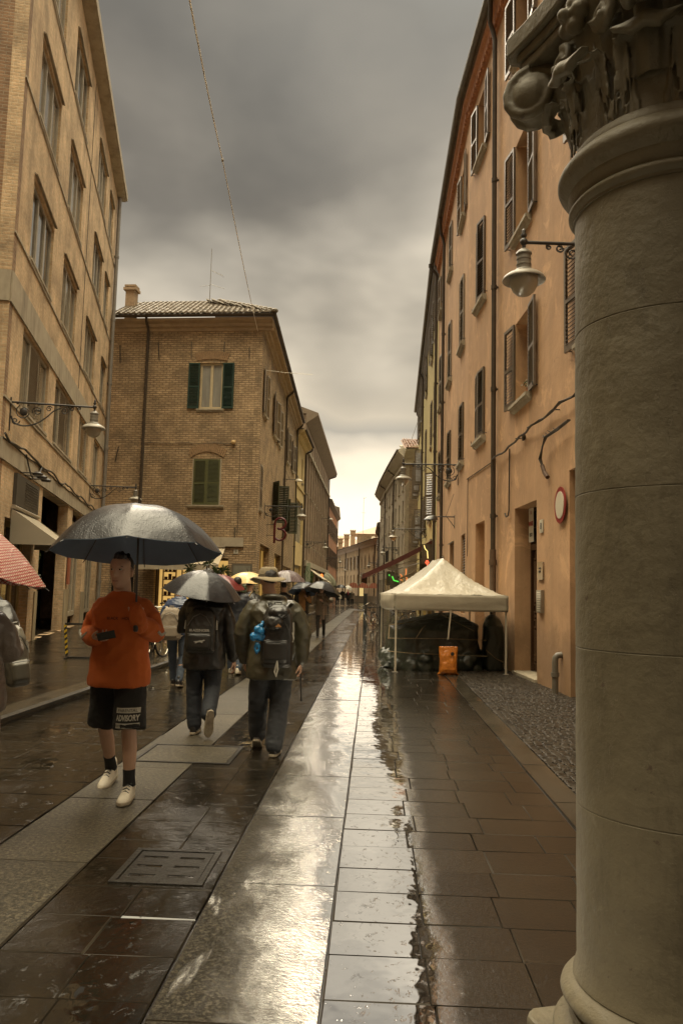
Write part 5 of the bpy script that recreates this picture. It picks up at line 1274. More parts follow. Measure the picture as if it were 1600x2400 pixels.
def human(label, loc, s, f, J, top, bottom, shoe_m, hair='short', voxel=.0065, group=None, turn=0, hands=(1, 1), hcurl=(25, 25), hdir=(None, None), lod=0, skin=SKIN, smat=None, socks=None, bareleg=False):
    """J: joints as offsets from loc (index 0 = picture left, 1 = right); f=-1 faces the viewer, +1 walks away"""
    lean = Vector((*J.get('lean', (0, 0)), 0)); C_ = lambda z: lean*((z-.9)/.6)
    hip = J.get('hip', [(-.095, 0, .92*s), (.095, 0, .92*s)]); sh = J.get('sh', [(-.185*s, 0, 1.425*s), (.185*s, 0, 1.425*s)])
    sh = [tuple(Vector(p)+C_(1.43*s)) for p in sh]
    kn, an, el, wr = J['knee'], J['ankle'], J['elbow'], J['wrist']
    hz = J.get('headz', 1.545)*s; hs_ = J.get('hs', 1.)*s; hc = Vector((J.get('head', 0), J.get('heady', -.02*(-f) if 0 else f*.03), hz))+C_(1.55*s)
    m = MB()
    HM = head_pts(m, hc, hs_, f, turn)
    m.limb([C_(1.45)+Vector((0, 0, 1.42*s)), hc+Vector((0, -f*.028, .055*s))], [.069*s, .063*s], 14)
    tr = [(.86,.14,.10),(.93,.162,.112),(1.0,.155,.105),(1.08,.138,.098),(1.18,.15,.105),(1.30,.155,.105),(1.38,.13,.09),(1.43,.09,.07),(1.49,.062,.058)]
    m.loft([(C_(z*s).x, C_(z*s).y, z*s, rx*s, ry*s) for z, rx, ry in tr])
    for i in (0, 1):
        m.limb([Vector(sh[i])+Vector(((.05 if i == 0 else -.05), 0, -.06)), Vector(sh[i]).lerp(Vector(el[i]), .5), el[i], wr[i]], [.040*s, .042*s, .040*s, .030*s], 12)
        m.limb([hip[i], kn[i], Vector(kn[i]).lerp(Vector(an[i]), .35)+Vector((0, -f*.015, 0)), an[i]], [.082*s, .054*s, .053*s, .036*s], 14)
        if hands[i]:
            dv = hdir[i] or ((Vector(wr[i])-Vector(el[i])).normalized(), Vector((1 if i == 0 else -1, 0, 0)), 0)
            sd = (1 if i == 0 else -1)*(1 if f < 0 else 1)
            hand(m, Vector(wr[i])+Vector(dv[0]).normalized()*.015, dv[0], dv[1], dv[2] or sd, hcurl[i], s)
    o = organic(m, 'person', skin, None, T(Vector(loc)), voxel=voxel, smooth=1)
    tag(o, label, 'person', group)
    # trousers or shorts
    bm_, kind, br = bottom['mat'], bottom.get('kind', 'trousers'), bottom.get('r', (.108, .078, .066))
    m = MB(); m.loft([(C_(z*s).x, C_(z*s).y, z*s, (rx+.018)*s, (ry+.018)*s) for z, rx, ry in [(.84,.12,.10),(.88,.15,.11),(.93,.164,.114),(1.0,.157,.107),(1.04,.145,.10)]])
    for i in (0, 1):
        H_, K_, A_ = Vector(hip[i]), Vector(kn[i]), Vector(an[i])
        if kind == 'trousers': m.limb([H_+Vector((0,0,-.02)), K_, K_.lerp(A_, .5), A_+Vector((0, 0, bottom.get('cuff', .0)))], [br[0]*s, br[1]*s, (br[1]+br[2])/2*s, br[2]*s], 16)
        else:
            E_ = H_.lerp(K_, bottom.get('len', .85)); m.tube([H_+Vector((0,0,.02)), H_+Vector((0,0,-.06)), H_.lerp(K_, .45), H_.lerp(K_, .8), E_], [br[0]*.8*s, br[0]*s, br[1]*s, br[2]*s, br[2]*1.02*s], 18)
    tr_ = organic(m, 'shorts' if kind == 'shorts' else 'trousers', bm_, o, voxel=max(.010, voxel), smooth=4, fold=bottom.get('fold', .010), fs=7, seed=len(label), fz=1.6)
    # jacket or jumper
    tm, hem, pad = top['mat'], top['hem'], top.get('pad', .03); fl = top.get('flare', .0); m = MB()
    rings = []
    for z, rx, ry in [(hem+.0, .150, .112), (hem+.06, .162, .118), (.95, .162, .114), (1.06, .148, .106), (1.18, .152, .11), (1.30, .17, .12), (1.36, .184, .114), (1.43, .162, .098), (1.465, .118, .082), (1.51, .067, .070)]:
        if z > hem-.001 and (not rings or z*s > rings[-1][2]+.012):
            w = fl*max(0, (1.2-z)/.4); pd = pad*max(.12, min(1, 1-(z-1.36)/.14)); rings.append((C_(z*s).x, C_(z*s).y, z*s, (rx+pd+w)*s, (ry+pd+w)*s))
    m.loft(rings)
    sr = top.get('sleeve', (.072, .062, .050))
    for i in (0, 1):
        e_, w_ = Vector(el[i]), Vector(wr[i]); 
        m.limb([Vector(sh[i])+Vector(((.03 if i == 0 else -.03), 0, -.035)), Vector(sh[i]).lerp(e_, .5), e_, e_.lerp(w_, .55), e_.lerp(w_, top.get('slen', .95))], [(sr[0]-.004)*s, sr[0]*s, sr[1]*s, sr[1]*.96*s, sr[2]*s], 16)
    if top.get('hood'): m.tube([(C_(1.5).x+.10*s*math.cos(R(a_)), C_(1.5).y+.085*s*math.sin(R(a_)), (1.48+.02*math.sin(R(a_))*-f)*s) for a_ in range(0, 360, 24)], .034*s, 8, closed=True)
    jk = organic(m, top.get('name', 'jacket'), tm, o, voxel=max(.009, voxel), smooth=7, fold=top.get('fold', .014), fs=top.get('fs', 6.5), seed=len(label)+3, fz=top.get('fz', 1.))
    for i in (0, 1):
        tv = J.get('toe', [(0, f, 0), (0, f, 0)])[i]
        shoe(o, an[i], tv, shoe_m, s, lod < 2, smat, .02)
        if socks:
            A_, K_ = Vector(an[i]), Vector(kn[i]); build(MB().tube([A_+Vector((0,0,.0)), A_.lerp(K_, .16), A_.lerp(K_, .30)], [.047*s, .043*s, .0445*s], 14), 'sock', socks, o, smooth=True)
    if hair:
        m = MB(); q = random.Random(len(label)); Hm = HM
        base = [( .0, .012, .155, .079, .096, .088)]
        for x, y, z, a, b, c in base: m.ell(Hm @ Vector((x, y+.008, z)), (a*s, b*s, c*s), M=Hm.to_3x3().normalized().to_4x4(), n=18, m=12)
        if hair == 'long':
            m.loft([((Hm @ Vector((0, .05, z))).x, (Hm @ Vector((0, .05, z))).y, (Hm @ Vector((0, .05, z))).z, rx*s, ry*s) for z, rx, ry in [(-.13,.05,.03),(-.05,.075,.045),(.05,.082,.06),(.13,.083,.07)]])
        if hair == 'quiff':
            for k in range(46):
                a = q.uniform(0, 2*math.pi); rr = q.uniform(0, .055); m.ell(Hm @ Vector((rr*math.cos(a), -.012+rr*1.2*math.sin(a), .226+q.uniform(-.012, .014)-rr*.35)), (.018*s, .018*s, .022*s), n=7, m=5)
        # cut the mass away from the face by keeping only what lies behind the hairline
        ho = organic(m, 'hair', M_HAIR, o, voxel=.006 if lod == 0 else .012, smooth=1, fold=.004, fs=40)
        if lod < 2:
            bm = bmesh.new(); bm.from_mesh(ho.data); Hi = Hm.inverted()
            dl = []
            for v in bm.verts:
                p = Hi @ v.co
                if hair != 'long' or p.z > .02:
                    line = .172-.03*min(1, abs(p.x)/.07) if p.y < -.03 else (.13 if p.y < .02 else .02)
                    if p.z < line and p.y < .03: dl.append(v)
                    elif hair != 'long' and p.y >= .03 and p.z < .055: dl.append(v)
            bmesh.ops.delete(bm, geom=dl, context='VERTS'); bm.to_mesh(ho.data); bm.free()
    if lod == 0 and f < 0:
        for sx in (-1, 1):
            e_ = MB(); c = HM @ Vector((sx*.031, -.0745, .124)); e_.ell(c, (.0115*s, .0105*s, .0085*s), n=10, m=6)
            eo = build(e_, 'eye', M_WHITEE, o, smooth=True); build(MB().ell(HM @ Vector((sx*.031-.003, -.084, .124)), (.0052*s, .002*s, .0056*s), n=8, m=5), 'iris', M_IRIS, eo, smooth=True)
        m = MB()
        for sx in (-1, 1): m.tube([HM @ Vector((sx*(.014+.011*k), -.0845+.004*k*k*.4-.001, .143+.004*math.sin(k*1.2))) for k in range(4)], [.003*s, .0042*s, .0038*s, .002*s], 6)
        build(m, 'eyebrow', M_HAIR, o)
        build(MB().tube([HM @ Vector((x, -.091+abs(x)*.25, .043+abs(x)*.03)) for x in (-.022, -.011, 0, .011, .022)], [.0012, .0032, .0026, .0032, .0012], 6), 'lips', mk('lips', (.22,.095,.07), rough=.4), o)
    o['_h'] = 0; del o['_h']
    return o, HM

def umbrella(label, apex, R_, h, outer, inner, foot, tilt=(0, 0), rz=0, power=2.2, n=8, group=None, handle='straight', sag=.035, scal=.07):
    apex, foot = Vector(apex), Vector(foot)
    t = thing('umbrella', label, 'umbrella', apex, 0, group)
    Mx = Euler((R(tilt[0]), R(tilt[1]), R(rz))).to_matrix().to_4x4()
    def P(a, r, off=0):
        # angle a; panel position p in 0..1 between ribs
        p = (a*n/(2*math.pi)) % 1.; b = math.sin(math.pi*p)
        rr = R_*r*(1-scal*b*r**3); z = -h*r**power-sag*b*r*(1-r*.35)*R_*1.2+off
        return Vector((rr*math.cos(a), rr*math.sin(a), z))
    k, lv = 10, 12
    for nm, off, mt in (('canopy', 0, outer), ('lining', -.004, inner)):
        m = MB(); N = n*k; vs = [Vector((0, 0, off))]
        for j in range(1, lv+1):
            for i in range(N): vs.append(P(2*math.pi*i/N, j/lv, off))
        fs = [(0, 1+i, 1+(i+1) % N) for i in range(N)]+[(1+(j-1)*N+i, 1+j*N+i, 1+j*N+(i+1) % N, 1+(j-1)*N+(i+1) % N) for j in range(1, lv) for i in range(N)]
        m.add(vs, fs); me = bpy.data.meshes.new(nm); me.from_pydata([tuple(v) for v in m.v], [], m.f); me.polygons.foreach_set('use_smooth', [True]*len(me.polygons))
        cn = put(nm, me, mt, t, Mx) if nm == 'canopy' else put(nm, me, mt, cn)
        for v in me.vertices: v.co.z += noise.noise(v.co*9)*.004
    for i in range(n):
        a = 2*math.pi*i/n; m = MB().tube([P(a, r, -.011) for r in (.02, .25, .5, .75, 1.)]+[P(a, 1, -.011)*1.035+Z3*.0], .0035, 5)
        build(m, 'rib', M_IRON, t, Mx)
    L = (foot-apex); m = MB().tube([apex-apex+(-L.normalized())*.07, L], .0075, 8); build(m, 'shaft', M_IRON, t, smooth=True)
    d = L.normalized(); m = MB()
    if handle == 'hook': m.tube([L-d*.06, L+d*.02]+[L+d*.02+Vector((.03-.03*math.cos(R(a_)), 0, -.035*math.sin(R(a_)))) for a_ in range(30, 190, 30)], .011, 8)
    else: m.tube([L-d*.12, L-d*.1, L, L+d*.01], [.012, .018, .018, .012], 10)
    build(m, 'handle', mk('black_rubber', (.018,.016,.014), rough=.4), t, smooth=True)
    return t

# ---- umbrella fabrics
def fabric(name, c, c2, rough=.34, drops=1., coat=.12):
    m, nt, p, tc = newmat(name); v = mapping(nt, tc)
    nt.links.new(mixc(nt, ramp(nt, noise_t(nt, v, 6, 4), [(.3, 0), (.7, 1)]), c, c2), p.inputs['Base Color'])
    p.inputs['Roughness'].default_value = rough; p.inputs['Coat Weight'].default_value = coat; p.inputs['Coat Roughness'].default_value = .1
    b = bump(nt, p, noise_t(nt, mapping(nt, tc), 5, 3, .5, .8), .3, .03)
    if drops:
        vo = nt.nodes.new('ShaderNodeTexVoronoi'); vo.inputs['Scale'].default_value = 70; nt.links.new(v, vo.inputs['Vector'])
        bump(nt, p, ramp(nt, vo.outputs['Distance'], [(.1, 1), (.4, 0)]), .3*drops, .004, b)
    return m
F_BLK = fabric('wet_black_umbrella_cloth', (.013,.014,.018), (.009,.009,.011), rough=.34, drops=1.2)
F_NAVY = mk('navy_umbrella_lining', (.11,.15,.21), (.085,.12,.17), 5, rough=.7)
F_DKL = mk('dark_umbrella_lining', (.028,.026,.023), rough=.7)
F_NVO = fabric('navy_umbrella_cloth', (.022,.027,.038), (.016,.019,.027)); F_RED = fabric('dark_red_umbrella_cloth', (.14,.018,.016), (.10,.014,.013)); F_YEL = fabric('pale_yellow_umbrella_cloth', (.62,.44,.17), (.55,.38,.14), rough=.4, coat=.2)
F_WHT = fabric('white_umbrella_cloth', (.6,.55,.46), (.5,.46,.38), rough=.4)
def chk():
    m, nt, p, tc = newmat('red_white_checked_umbrella_cloth'); sx = nt.nodes.new('ShaderNodeSeparateXYZ'); nt.links.new(tc.outputs['Object'], sx.inputs[0])
    fr = []
    for k in (0, 1):
        src = sx.outputs[1] if k else math_n(nt, 'ADD', math_n(nt, 'MULTIPLY', sx.outputs[0], .75), math_n(nt, 'MULTIPLY', sx.outputs[2], -.8))
        a = math_n(nt, 'FRACT', math_n(nt, 'MULTIPLY', src, 46)); fr.append(math_n(nt, 'LESS_THAN', a, .38))
    f = math_n(nt, 'MAXIMUM', fr[0], fr[1]); nt.links.new(mixc(nt, f, (.52,.42,.33), (.30,.035,.03)), p.inputs['Base Color'])
    p.inputs['Roughness'].default_value = .4; p.inputs['Coat Weight'].default_value = .3; bump(nt, p, noise_t(nt, mapping(nt, tc), 14, 4, .6, 1.), .5, .03); return m
F_CHK = chk()
def strp():
    m, nt, p, tc = newmat('purple_pinstriped_umbrella_cloth'); sx = nt.nodes.new('ShaderNodeSeparateXYZ'); nt.links.new(tc.outputs['Object'], sx.inputs[0])
    a = math_n(nt, 'ARCTAN2', sx.outputs[0], sx.outputs[1]); f = math_n(nt, 'LESS_THAN', math_n(nt, 'FRACT', math_n(nt, 'MULTIPLY', a, 9)), .22)
    nt.links.new(mixc(nt, f, (.075,.052,.055), (.26,.2,.19)), p.inputs['Base Color']); p.inputs['Roughness'].default_value = .35; return m
F_STR = strp()

# ---- 1 the young man in orange
M_OR = mk('orange_sweatshirt', (.44,.098,.013), (.36,.076,.011), 4, rough=.9, bs=120, bst=.35, bd=.004)
M_SHORT = mk('black_shorts_cloth', (.010,.009,.008), (.014,.012,.010), 12, rough=.95, bs=70, bst=.5)
p1 = Vector((-1.89, 5.86, 0))
J = dict(knee=[(-.135, .12, .50), (.125, -.10, .50)], ankle=[(-.155, .40, .115), (.135, -.06, .10)], elbow=[(-.245, .03, 1.19), (.255, -.0, 1.20)], wrist=[(-.115, -.24, 1.165), (.205, -.24, 1.29)],
         toe=[(-.04, -1, -.18), (.06, -1, 0)], sh=[(-.18, 0, 1.435), (.18, 0, 1.435)], head=-.015, headz=1.538, hs=1.07, hip=[(-.095, .02, .9), (.095, -.02, .9)])
o1, H1 = human('young man in an orange sweatshirt and black shorts walking towards the viewer', p1, 1.0, -1, J,
    dict(mat=M_OR, hem=.81, pad=.046, sleeve=(.068, .074, .052), name='sweatshirt', fold=.018, fs=5.5, slen=.97, flare=.03), dict(mat=M_SHORT, kind='shorts', r=(.12, .115, .118), len=.98, fold=.012), M_SHOEW, hair='quiff', voxel=.0055, turn=R(-7),
    hcurl=(34, 85), hdir=(((.75, -.62, .05), (.3, .1, 1.), 1), ((.0, -.25, 1), (-.3, -1, 0), -1)), socks=mk('black_sock', (.014,.013,.012), rough=.9))
# sleeve cloth pulled over the fist that holds the shaft
organic(MB().limb([Vector((.21, -.235, 1.265)), Vector((.205, -.285, 1.315)), Vector((.195, -.30, 1.385))], [.058, .062, .050], 14), 'cuff', M_OR, o1, voxel=.007, smooth=2, fold=.008, fs=16)
SW1 = next(c for c in o1.children if c.name.startswith('sweatshirt')); SH1 = next(c for c in o1.children if c.name.startswith('shorts'))
drape(text('BLACK  -HOUR', .028, M_SHORT, o1, T((.035, -.235, 1.31)) @ RX(R(90)), ext=.002), SW1)
M_PRINT = mk('white_print', (.40,.37,.30), (.33,.30,.24), 20, rough=.7)
for nm, pts in (('sleeve_print', [(-.352, -.02, 1.225), (-.345, -.07, 1.185), (-.31, -.115, 1.16), (-.265, -.165, 1.165), (-.225, -.20, 1.19), (-.19, -.225, 1.21)]), ('sleeve_print', [(.31, -.11, 1.22), (.345, -.09, 1.19), (.37, -.05, 1.18), (.375, -.0, 1.21)])):
    m = MB()
    for i in range(len(pts)-1):
        a, b = Vector(pts[i]), Vector(pts[i+1])
        for k in range(3):
            c, d = snap([a.lerp(b, (k+.15)/3), a.lerp(b, (k+.8)/3)], SW1, .0); m.tube([c, d], .0115, 6)
    build(m, nm, M_PRINT, o1)
m = MB(); 
pt = thing_loc = Vector((.118, -.205, .575))
MPT = T((.135, -.232, .60)) @ RX(R(88)) @ RZ(R(1))
for zz in (-.07, .036):
    for i in range(12): m.add([(-.082+i*.01367, zz, 0), (-.082+(i+1)*.01367, zz, 0), (-.082+(i+1)*.01367, zz+.036, 0), (-.082+i*.01367, zz+.036, 0)], [(0,1,2,3)])
drape(build(m, 'printed_patch', M_PRINT, o1, MPT), SH1, .003)
drape(text('ADVISORY', .056, M_PRINT, o1, MPT, ext=.002, bold=.002, sx=.60), SH1, .003); drape(text('PARENTAL', .030, M_SHORT, o1, MPT @ T((0, .053, .0)), ext=.002, sx=.95), SH1, .006); drape(text('EXPLICIT CONTENT', .022, M_SHORT, o1, MPT @ T((0, -.051, .0)), ext=.002, sx=.8), SH1, .006)
ph = thing('mobile_phone', 'small black mobile phone in the hand of the man in orange', 'phone', p1+Vector((.0, -.335, 1.195)))
build(MB().mbox(RZ(R(14)) @ RY(R(-12)) @ RX(R(38)), .125, .010, .070), 'body', mk('phone_black', (.012,.011,.010), rough=.15, spec=.8), ph, bevel=.004)
umbrella('big black umbrella with a navy underside held by the man in orange', (-1.73, 5.62, 2.13), .61, .33, F_BLK, F_NAVY, p1+Vector((.20, -.305, 1.235)), tilt=(-7, -.5), rz=11, power=2.7, sag=.03, scal=.05)

# ---- 2 walker in black under a small black umbrella
p2 = Vector((-1.80, 8.42, 0))
J = dict(knee=[(-.10, .02, .49), (.10, .0, .50)], ankle=[(-.045-.03, -.02, .10), (.12, -.26, .25)], elbow=[(-.27, .08, 1.10), (.275, -.02, 1.06)], wrist=[(-.14, .26, 1.18), (.305, .06, .80)],
         toe=[(0, 1, 0), (-.12, .25, -.95)], sh=[(-.20, 0, 1.40), (.20, 0, 1.40)])
o2, H2 = human('person in a black jacket and dark jeans walking away under a small black umbrella', p2, .985, 1, J, dict(mat=M_BLACKJ, hem=.70, pad=.05, sleeve=(.074, .07, .056), fold=.016, flare=.02), dict(mat=M_NAVY, r=(.115, .088, .078)), M_SHOEB, hair='short', voxel=.0065, hcurl=(80, 22))
umbrella('small black umbrella beaded with rain over the walker in black', (-1.81, 8.40, 1.735), .43, .25, F_BLK, F_DKL, p2+Vector((-.12, .28, 1.16)), tilt=(9, 7), rz=20, power=2.0)
def backpack(label, c, w, h, d, mat, straps=True, txt=None, emblem=False, f=1, extra=None, st=None, sc=1.):
    """carried on the back of someone walking away: outer face towards -y"""
    t = thing('backpack', label, 'backpack', c)
    m = MB(); m.loft([(0, .0, -h/2, w*.40, d*.42), (0, -.01, -h/2+.03, w*.48, d*.52), (0, -.012, -h*.1, w*.5, d*.55), (0, -.0, h*.28, w*.46, d*.46), (0, .01, h*.44, w*.34, d*.34), (0, .02, h/2, w*.18, d*.2)], 22, 3)
    b = organic(m, 'bag_body', mat, t, voxel=.008, smooth=2, fold=.006, fs=9, seed=3)
    m = MB(); m.loft([(0, -d*.5, -h*.42, w*.34, d*.14), (0, -d*.56, -h*.36, w*.38, d*.2), (0, -d*.57, -h*.12, w*.38, d*.18), (0, -d*.50, -h*.05, w*.34, d*.1)], 18, 3)
    po_ = organic(m, 'pocket', mat, t, voxel=.008, smooth=2)
    m = MB(); m.tube([(-w*.38, -d*.52, h*.10), (-w*.2, -d*.55, h*.30), (0, -d*.5, h*.37), (w*.2, -d*.55, h*.30), (w*.38, -d*.52, h*.10)], .005, 5).tube([(-w*.36, -d*.74, -h*.07), (w*.36, -d*.74, -h*.07)], .004, 5)
    build(m, 'zip', mk('grey_zip', (.10,.095,.085), rough=.35), b)
    for s in (-1, 1):
        build(MB().tube([(s*w*.22, d*.15, h*.46), (s*w*.30, d*.5, h*.52), (s*w*.42, d*1.3, h*.50), (s*w*.5, d*1.75, h*.2), (s*w*.52, d*1.2, -h*.2), (s*w*.45, d*.3, -h*.4)], .020, 6, flat=.4), 'strap', mat, t)
        build(MB().tube([(s*w*.50, -d*.1, h*.22), (s*w*.515, -d*.15, h*.02)], .008, 5), 'compression_strap', mk('pale_webbing', (.35,.32,.26), rough=.7), t)
    build(MB().tube([(-.03, 0, h*.48), (-.03, .0, h*.54), (.03, 0, h*.54), (.03, .0, h*.48)], .008, 6), 'grab_handle', mat, t)
    if txt: text(txt, .034*sc, mk('grey_print', (.33,.31,.27), rough=.6), b, T((0, -d*.575, -h*.0)) @ RX(R(90)), ext=.004, bold=.0015, sx=1.15)
    if emblem:
        m = MB(); m.plate([(-.06,-.004),(-.045,.004),(-.02,.006),(.005,.014),(.03,.013),(.045,.022),(.062,.018),(.055,.010),(.045,.006),(.03,-.002),(.042,-.012),(.03,-.014),(.012,-.004),(-.01,-.006),(-.028,-.016),(-.045,-.02),(-.038,-.012),(-.045,-.006)], -.003, .003, RX(R(90)))
        build(m, 'emblem', MATS['grey_print'], po_, T((.01, -d*.76, -h*.24)))
    if extra: extra(t)
    return t
backpack('black backpack with small white lettering on the walker under the small black umbrella', p2+Vector((-.005, -.185, 1.105)), .33, .47, .17, M_BLACKJ, txt='SLAZENGER', emblem=True)

# ---- 3 man with the sun hat
p3 = Vector((-.955, 7.55, 0))
J = dict(knee=[(-.13, .03, .50), (.08, .02, .50)], ankle=[(-.15, .20, .14), (.055, -.12, .10)], elbow=[(-.30, -.03, 1.12), (.28, .0, 1.12)], wrist=[(-.285, .10, .87), (.275, -.03, .87)],
         toe=[(-.05, .9, -.45), (.06, 1, 0)], sh=[(-.205, 0, 1.42), (.205, 0, 1.42)], head=-.06, lean=(-.01, .02))
o3, H3 = human('man in an olive rain jacket and sun hat walking away beside the pale wheel track', p3, .985, 1, J, dict(mat=M_OLIVEJ, hem=.72, pad=.062, sleeve=(.082, .078, .062), fold=.018, flare=.03, hood=True), dict(mat=M_BLUEG, r=(.122, .096, .084), fold=.012), M_SHOEB, hair='short', voxel=.0065, turn=R(28), hcurl=(30, 34))
hm = MB(); HM3 = H3
hm.lathe([(.0, .252), (.07, .25), (.090, .228), (.097, .175), (.102, .15), (.0, .148)], n=24)
vs = []; N = 36
for j, (r_, dz) in enumerate(((.098, .152), (.125, .146), (.155, .134), (.172, .122), (.172, .117), (.155, .129), (.125, .141), (.098, .147))):
    for i in range(N): a = 2*math.pi*i/N; vs.append((r_*math.cos(a), r_*math.sin(a)*1.02, dz+.022*math.cos(2*a)*((r_-.098)/.075)))
hm.add(vs, [(j*N+i, j*N+(i+1) % N, ((j+1) % 8)*N+(i+1) % N, ((j+1) % 8)*N+i) for j in range(8) for i in range(N)])
M_HAT = mk('khaki_hat_cloth', (.25,.20,.12), (.17,.135,.08), 8, rough=.85, bs=30, bst=.5)
ho = build(hm.xf(HM3 @ T((0, .01, -.005)) @ RX(R(4))), 'sun_hat', M_HAT, o3, smooth=60)
build(MB().lathe([(.100, .152), (.104, .154), (.103, .178), (.098, .178)], n=24).xf(HM3 @ T((0, .01, -.005)) @ RX(R(4))), 'hat_band', mk('hat_band', (.12,.095,.06), rough=.8), ho, smooth=True)
def ex3(t):
    m = MB(); m.ell((.02, -.11, .22), (.10, .07, .05), n=14, m=8); m.ell((-.02, -.13, .12), (.09, .06, .07), n=14, m=8); organic(m, 'lid', M_BLACKJ, t, voxel=.009, smooth=2, fold=.012, fs=14)
    m = MB(); m.plate([(-.03,-.012),(.0,.02),(.015,.008),(.03,-.012)], -.003, .003, RX(R(90))); build(m, 'emblem', mk('orange_badge', (.35,.16,.05), rough=.6), t, T((.03, -.195, .10)))
    m = MB(); m.tube([(.15, -.09, .04), (.165, -.10, -.02), (.155, -.09, -.05)], .007, 6).tube([(.02, -.12, -.22), (.03, -.13, -.30), (.015, -.13, -.36), (.0, -.12, -.32), (.02, -.12, -.24)], .009, 6); build(m, 'pale_cord', MATS['pale_webbing'], t)
backpack('slim black backpack on the man in the sun hat', p3+Vector((.065, -.215, 1.12)), .30, .58, .17, M_BLACKJ, extra=ex3)
bt = thing('blue_plastic_bag', 'crumpled bright blue bag tied to the left of the hat man’s backpack', 'plastic bag', p3+Vector((-.11, -.30, 1.10)))
m = MB(); q = random.Random(12)
for k in range(14): m.ell((q.gauss(0, .025), q.gauss(0, .015), .03+q.gauss(0, .05)), (.03, .022, .035), n=8, m=6)
m.tube([(.0, 0, -.04), (-.02, 0, -.10), (.0, 0, -.135), (.025, 0, -.10), (.01, 0, -.05)], .014, 8); m.tube([(.02, 0, .06), (.035, 0, .12), (.05, .02, .15)], .016, 8)
organic(m, 'film', mk('blue_plastic', (.02,.17,.36), (.015,.12,.28), 12, rough=.3), bt, voxel=.007, smooth=1, fold=.010, fs=25)
st_ = thing('walking_stick', 'thin dark stick hanging from the right hand of the man in the sun hat', 'stick', p3+Vector((.275, -.05, .80)))
build(MB().tube([(-.0, 0, .06), (.0, 0, 0), (.015, .02, -.28)], .007, 6).tube([(.015, .02, -.28), (.016, .02, -.30)], .011, 6), 'shaft', M_SHOEB, st_)

# ---- simpler walkers farther on
def walker(label, loc, s, f, top, bottom, shoe_m, hair='short', st=.16, arms=None, lod=1, voxel=.011, group=None, shoes=None, lean=(0, 0)):
    e_ = [(-.26*s, -f*.03, 1.12*s), (.26*s, -f*.03, 1.12*s)]; w_ = [(-.27*s, f*.06, .86*s), (.27*s, f*.08, .86*s)]
    if arms:
        for i, a in enumerate(arms):
            if a: e_[i], w_[i] = a
    J = dict(knee=[(-.10*s, f*st*.5, .50*s), (.10*s, -f*.02, .49*s)], ankle=[(-.09*s, f*st, .10*s), (.09*s, -f*st, .12*s)], elbow=e_, wrist=w_, toe=[(0, f, .05), (0, f, -.15)], lean=lean)
    return human(label, loc, s, f, J, top, bottom, shoe_m, hair=hair, voxel=voxel, lod=lod, group=group)
up = lambda s, sx, f: ((sx*.25*s, f*.06, 1.14*s), (sx*.12*s, f*.24, 1.28*s))
M_PUFF = mk('blue_puffer', (.045,.065,.12), (.032,.046,.09), 4, rough=.4, spec=.6)
o4, _ = walker('person in a quilted blue jacket and faded jeans carrying a beige rucksack', Vector((-3.06, 12.3, 0)), .93, 1, dict(mat=M_PUFF, hem=.86, pad=.05, sleeve=(.08, .075, .05), fold=.012, fz=4), dict(mat=M_LJEAN, r=(.10, .072, .058)), M_SHOEB, voxel=.009)
backpack('beige rucksack on the person in the blue quilted jacket', Vector((-3.13, 12.09, .98)), .34, .50, .18, mk('beige_rucksack_cloth', (.26,.21,.15), (.19,.15,.105), 5, rough=.7))
o5, _ = walker('person in a long navy coat seen between the two backpack carriers', Vector((-2.50, 14.3, 0)), .99, 1, dict(mat=mk('navy_coat', (.024,.026,.034), (.017,.019,.025), 4, rough=.6), hem=.62, pad=.05, sleeve=(.078, .07, .055), flare=.03), dict(mat=M_LJEAN), M_SHOEW, arms=(up(.99, -1, 1), None), voxel=.010)
umbrella('dark red umbrella behind the small black one', (-2.80, 14.3, 1.80), .47, .22, F_RED, F_DKL, (-2.63, 14.54, 1.25), tilt=(4, 6))
o6, _ = walker('person in a dark coat with a mustard bag under the yellow umbrella', Vector((-2.52, 15.9, 0)), .99, 1, dict(mat=M_BLACKJ, hem=.78, pad=.05), dict(mat=M_NAVY), M_SHOEB, arms=(None, up(.99, 1, 1)), voxel=.010)
t = thing('shoulder_bag', 'mustard shoulder bag with a long strap on the person under the yellow umbrella', 'bag', (-2.66, 15.72, .98))
M_MUS = mk('mustard_leather', (.40,.27,.11), (.30,.2,.08), 6, rough=.5); organic(MB().loft([(0, 0, -.14, .12, .05), (0, 0, 0, .14, .06), (0, 0, .14, .11, .03)], 16, 3), 'pouch', M_MUS, t, voxel=.012); build(MB().tube([(.08, 0, .12), (.12, -.03, .35), (.22, 0, .52)], .014, 6), 'strap', M_MUS, t)
umbrella('pale yellow umbrella above the hat man’s shoulder', (-2.62, 16.2, 1.90), .47, .22, F_YEL, F_YEL, (-2.40, 16.15, 1.25), tilt=(2, 0), rz=8)
o7, _ = walker('dark-coated person under the purple striped umbrella', Vector((-2.33, 20.3, 0)), .98, 1, dict(mat=M_BLACKJ, hem=.72, pad=.05), dict(mat=M_NAVY), M_SHOEB, voxel=.014, arms=(None, up(.98, 1, 1)))
umbrella('purple pinstriped umbrella right of the yellow one', (-2.27, 20.4, 2.06), .50, .30, F_STR, F_DKL, (-2.20, 20.5, 1.25), tilt=(0, 0), n=10)
M_OCK = mk('ochre_jumper', (.42,.22,.085), (.34,.18,.07), 4, rough=.9)
o8, _ = walker('man in an ochre jumper and open dark coat coming towards the viewer', Vector((-2.42, 26.8, 0)), 1.0, -1, dict(mat=M_OCK, hem=.84, pad=.035, name='jumper'), dict(mat=M_LJEAN), M_SHOEB, voxel=.013, arms=(None, ((.25, -.05, 1.15), (.16, -.22, 1.28))))
m = MB()
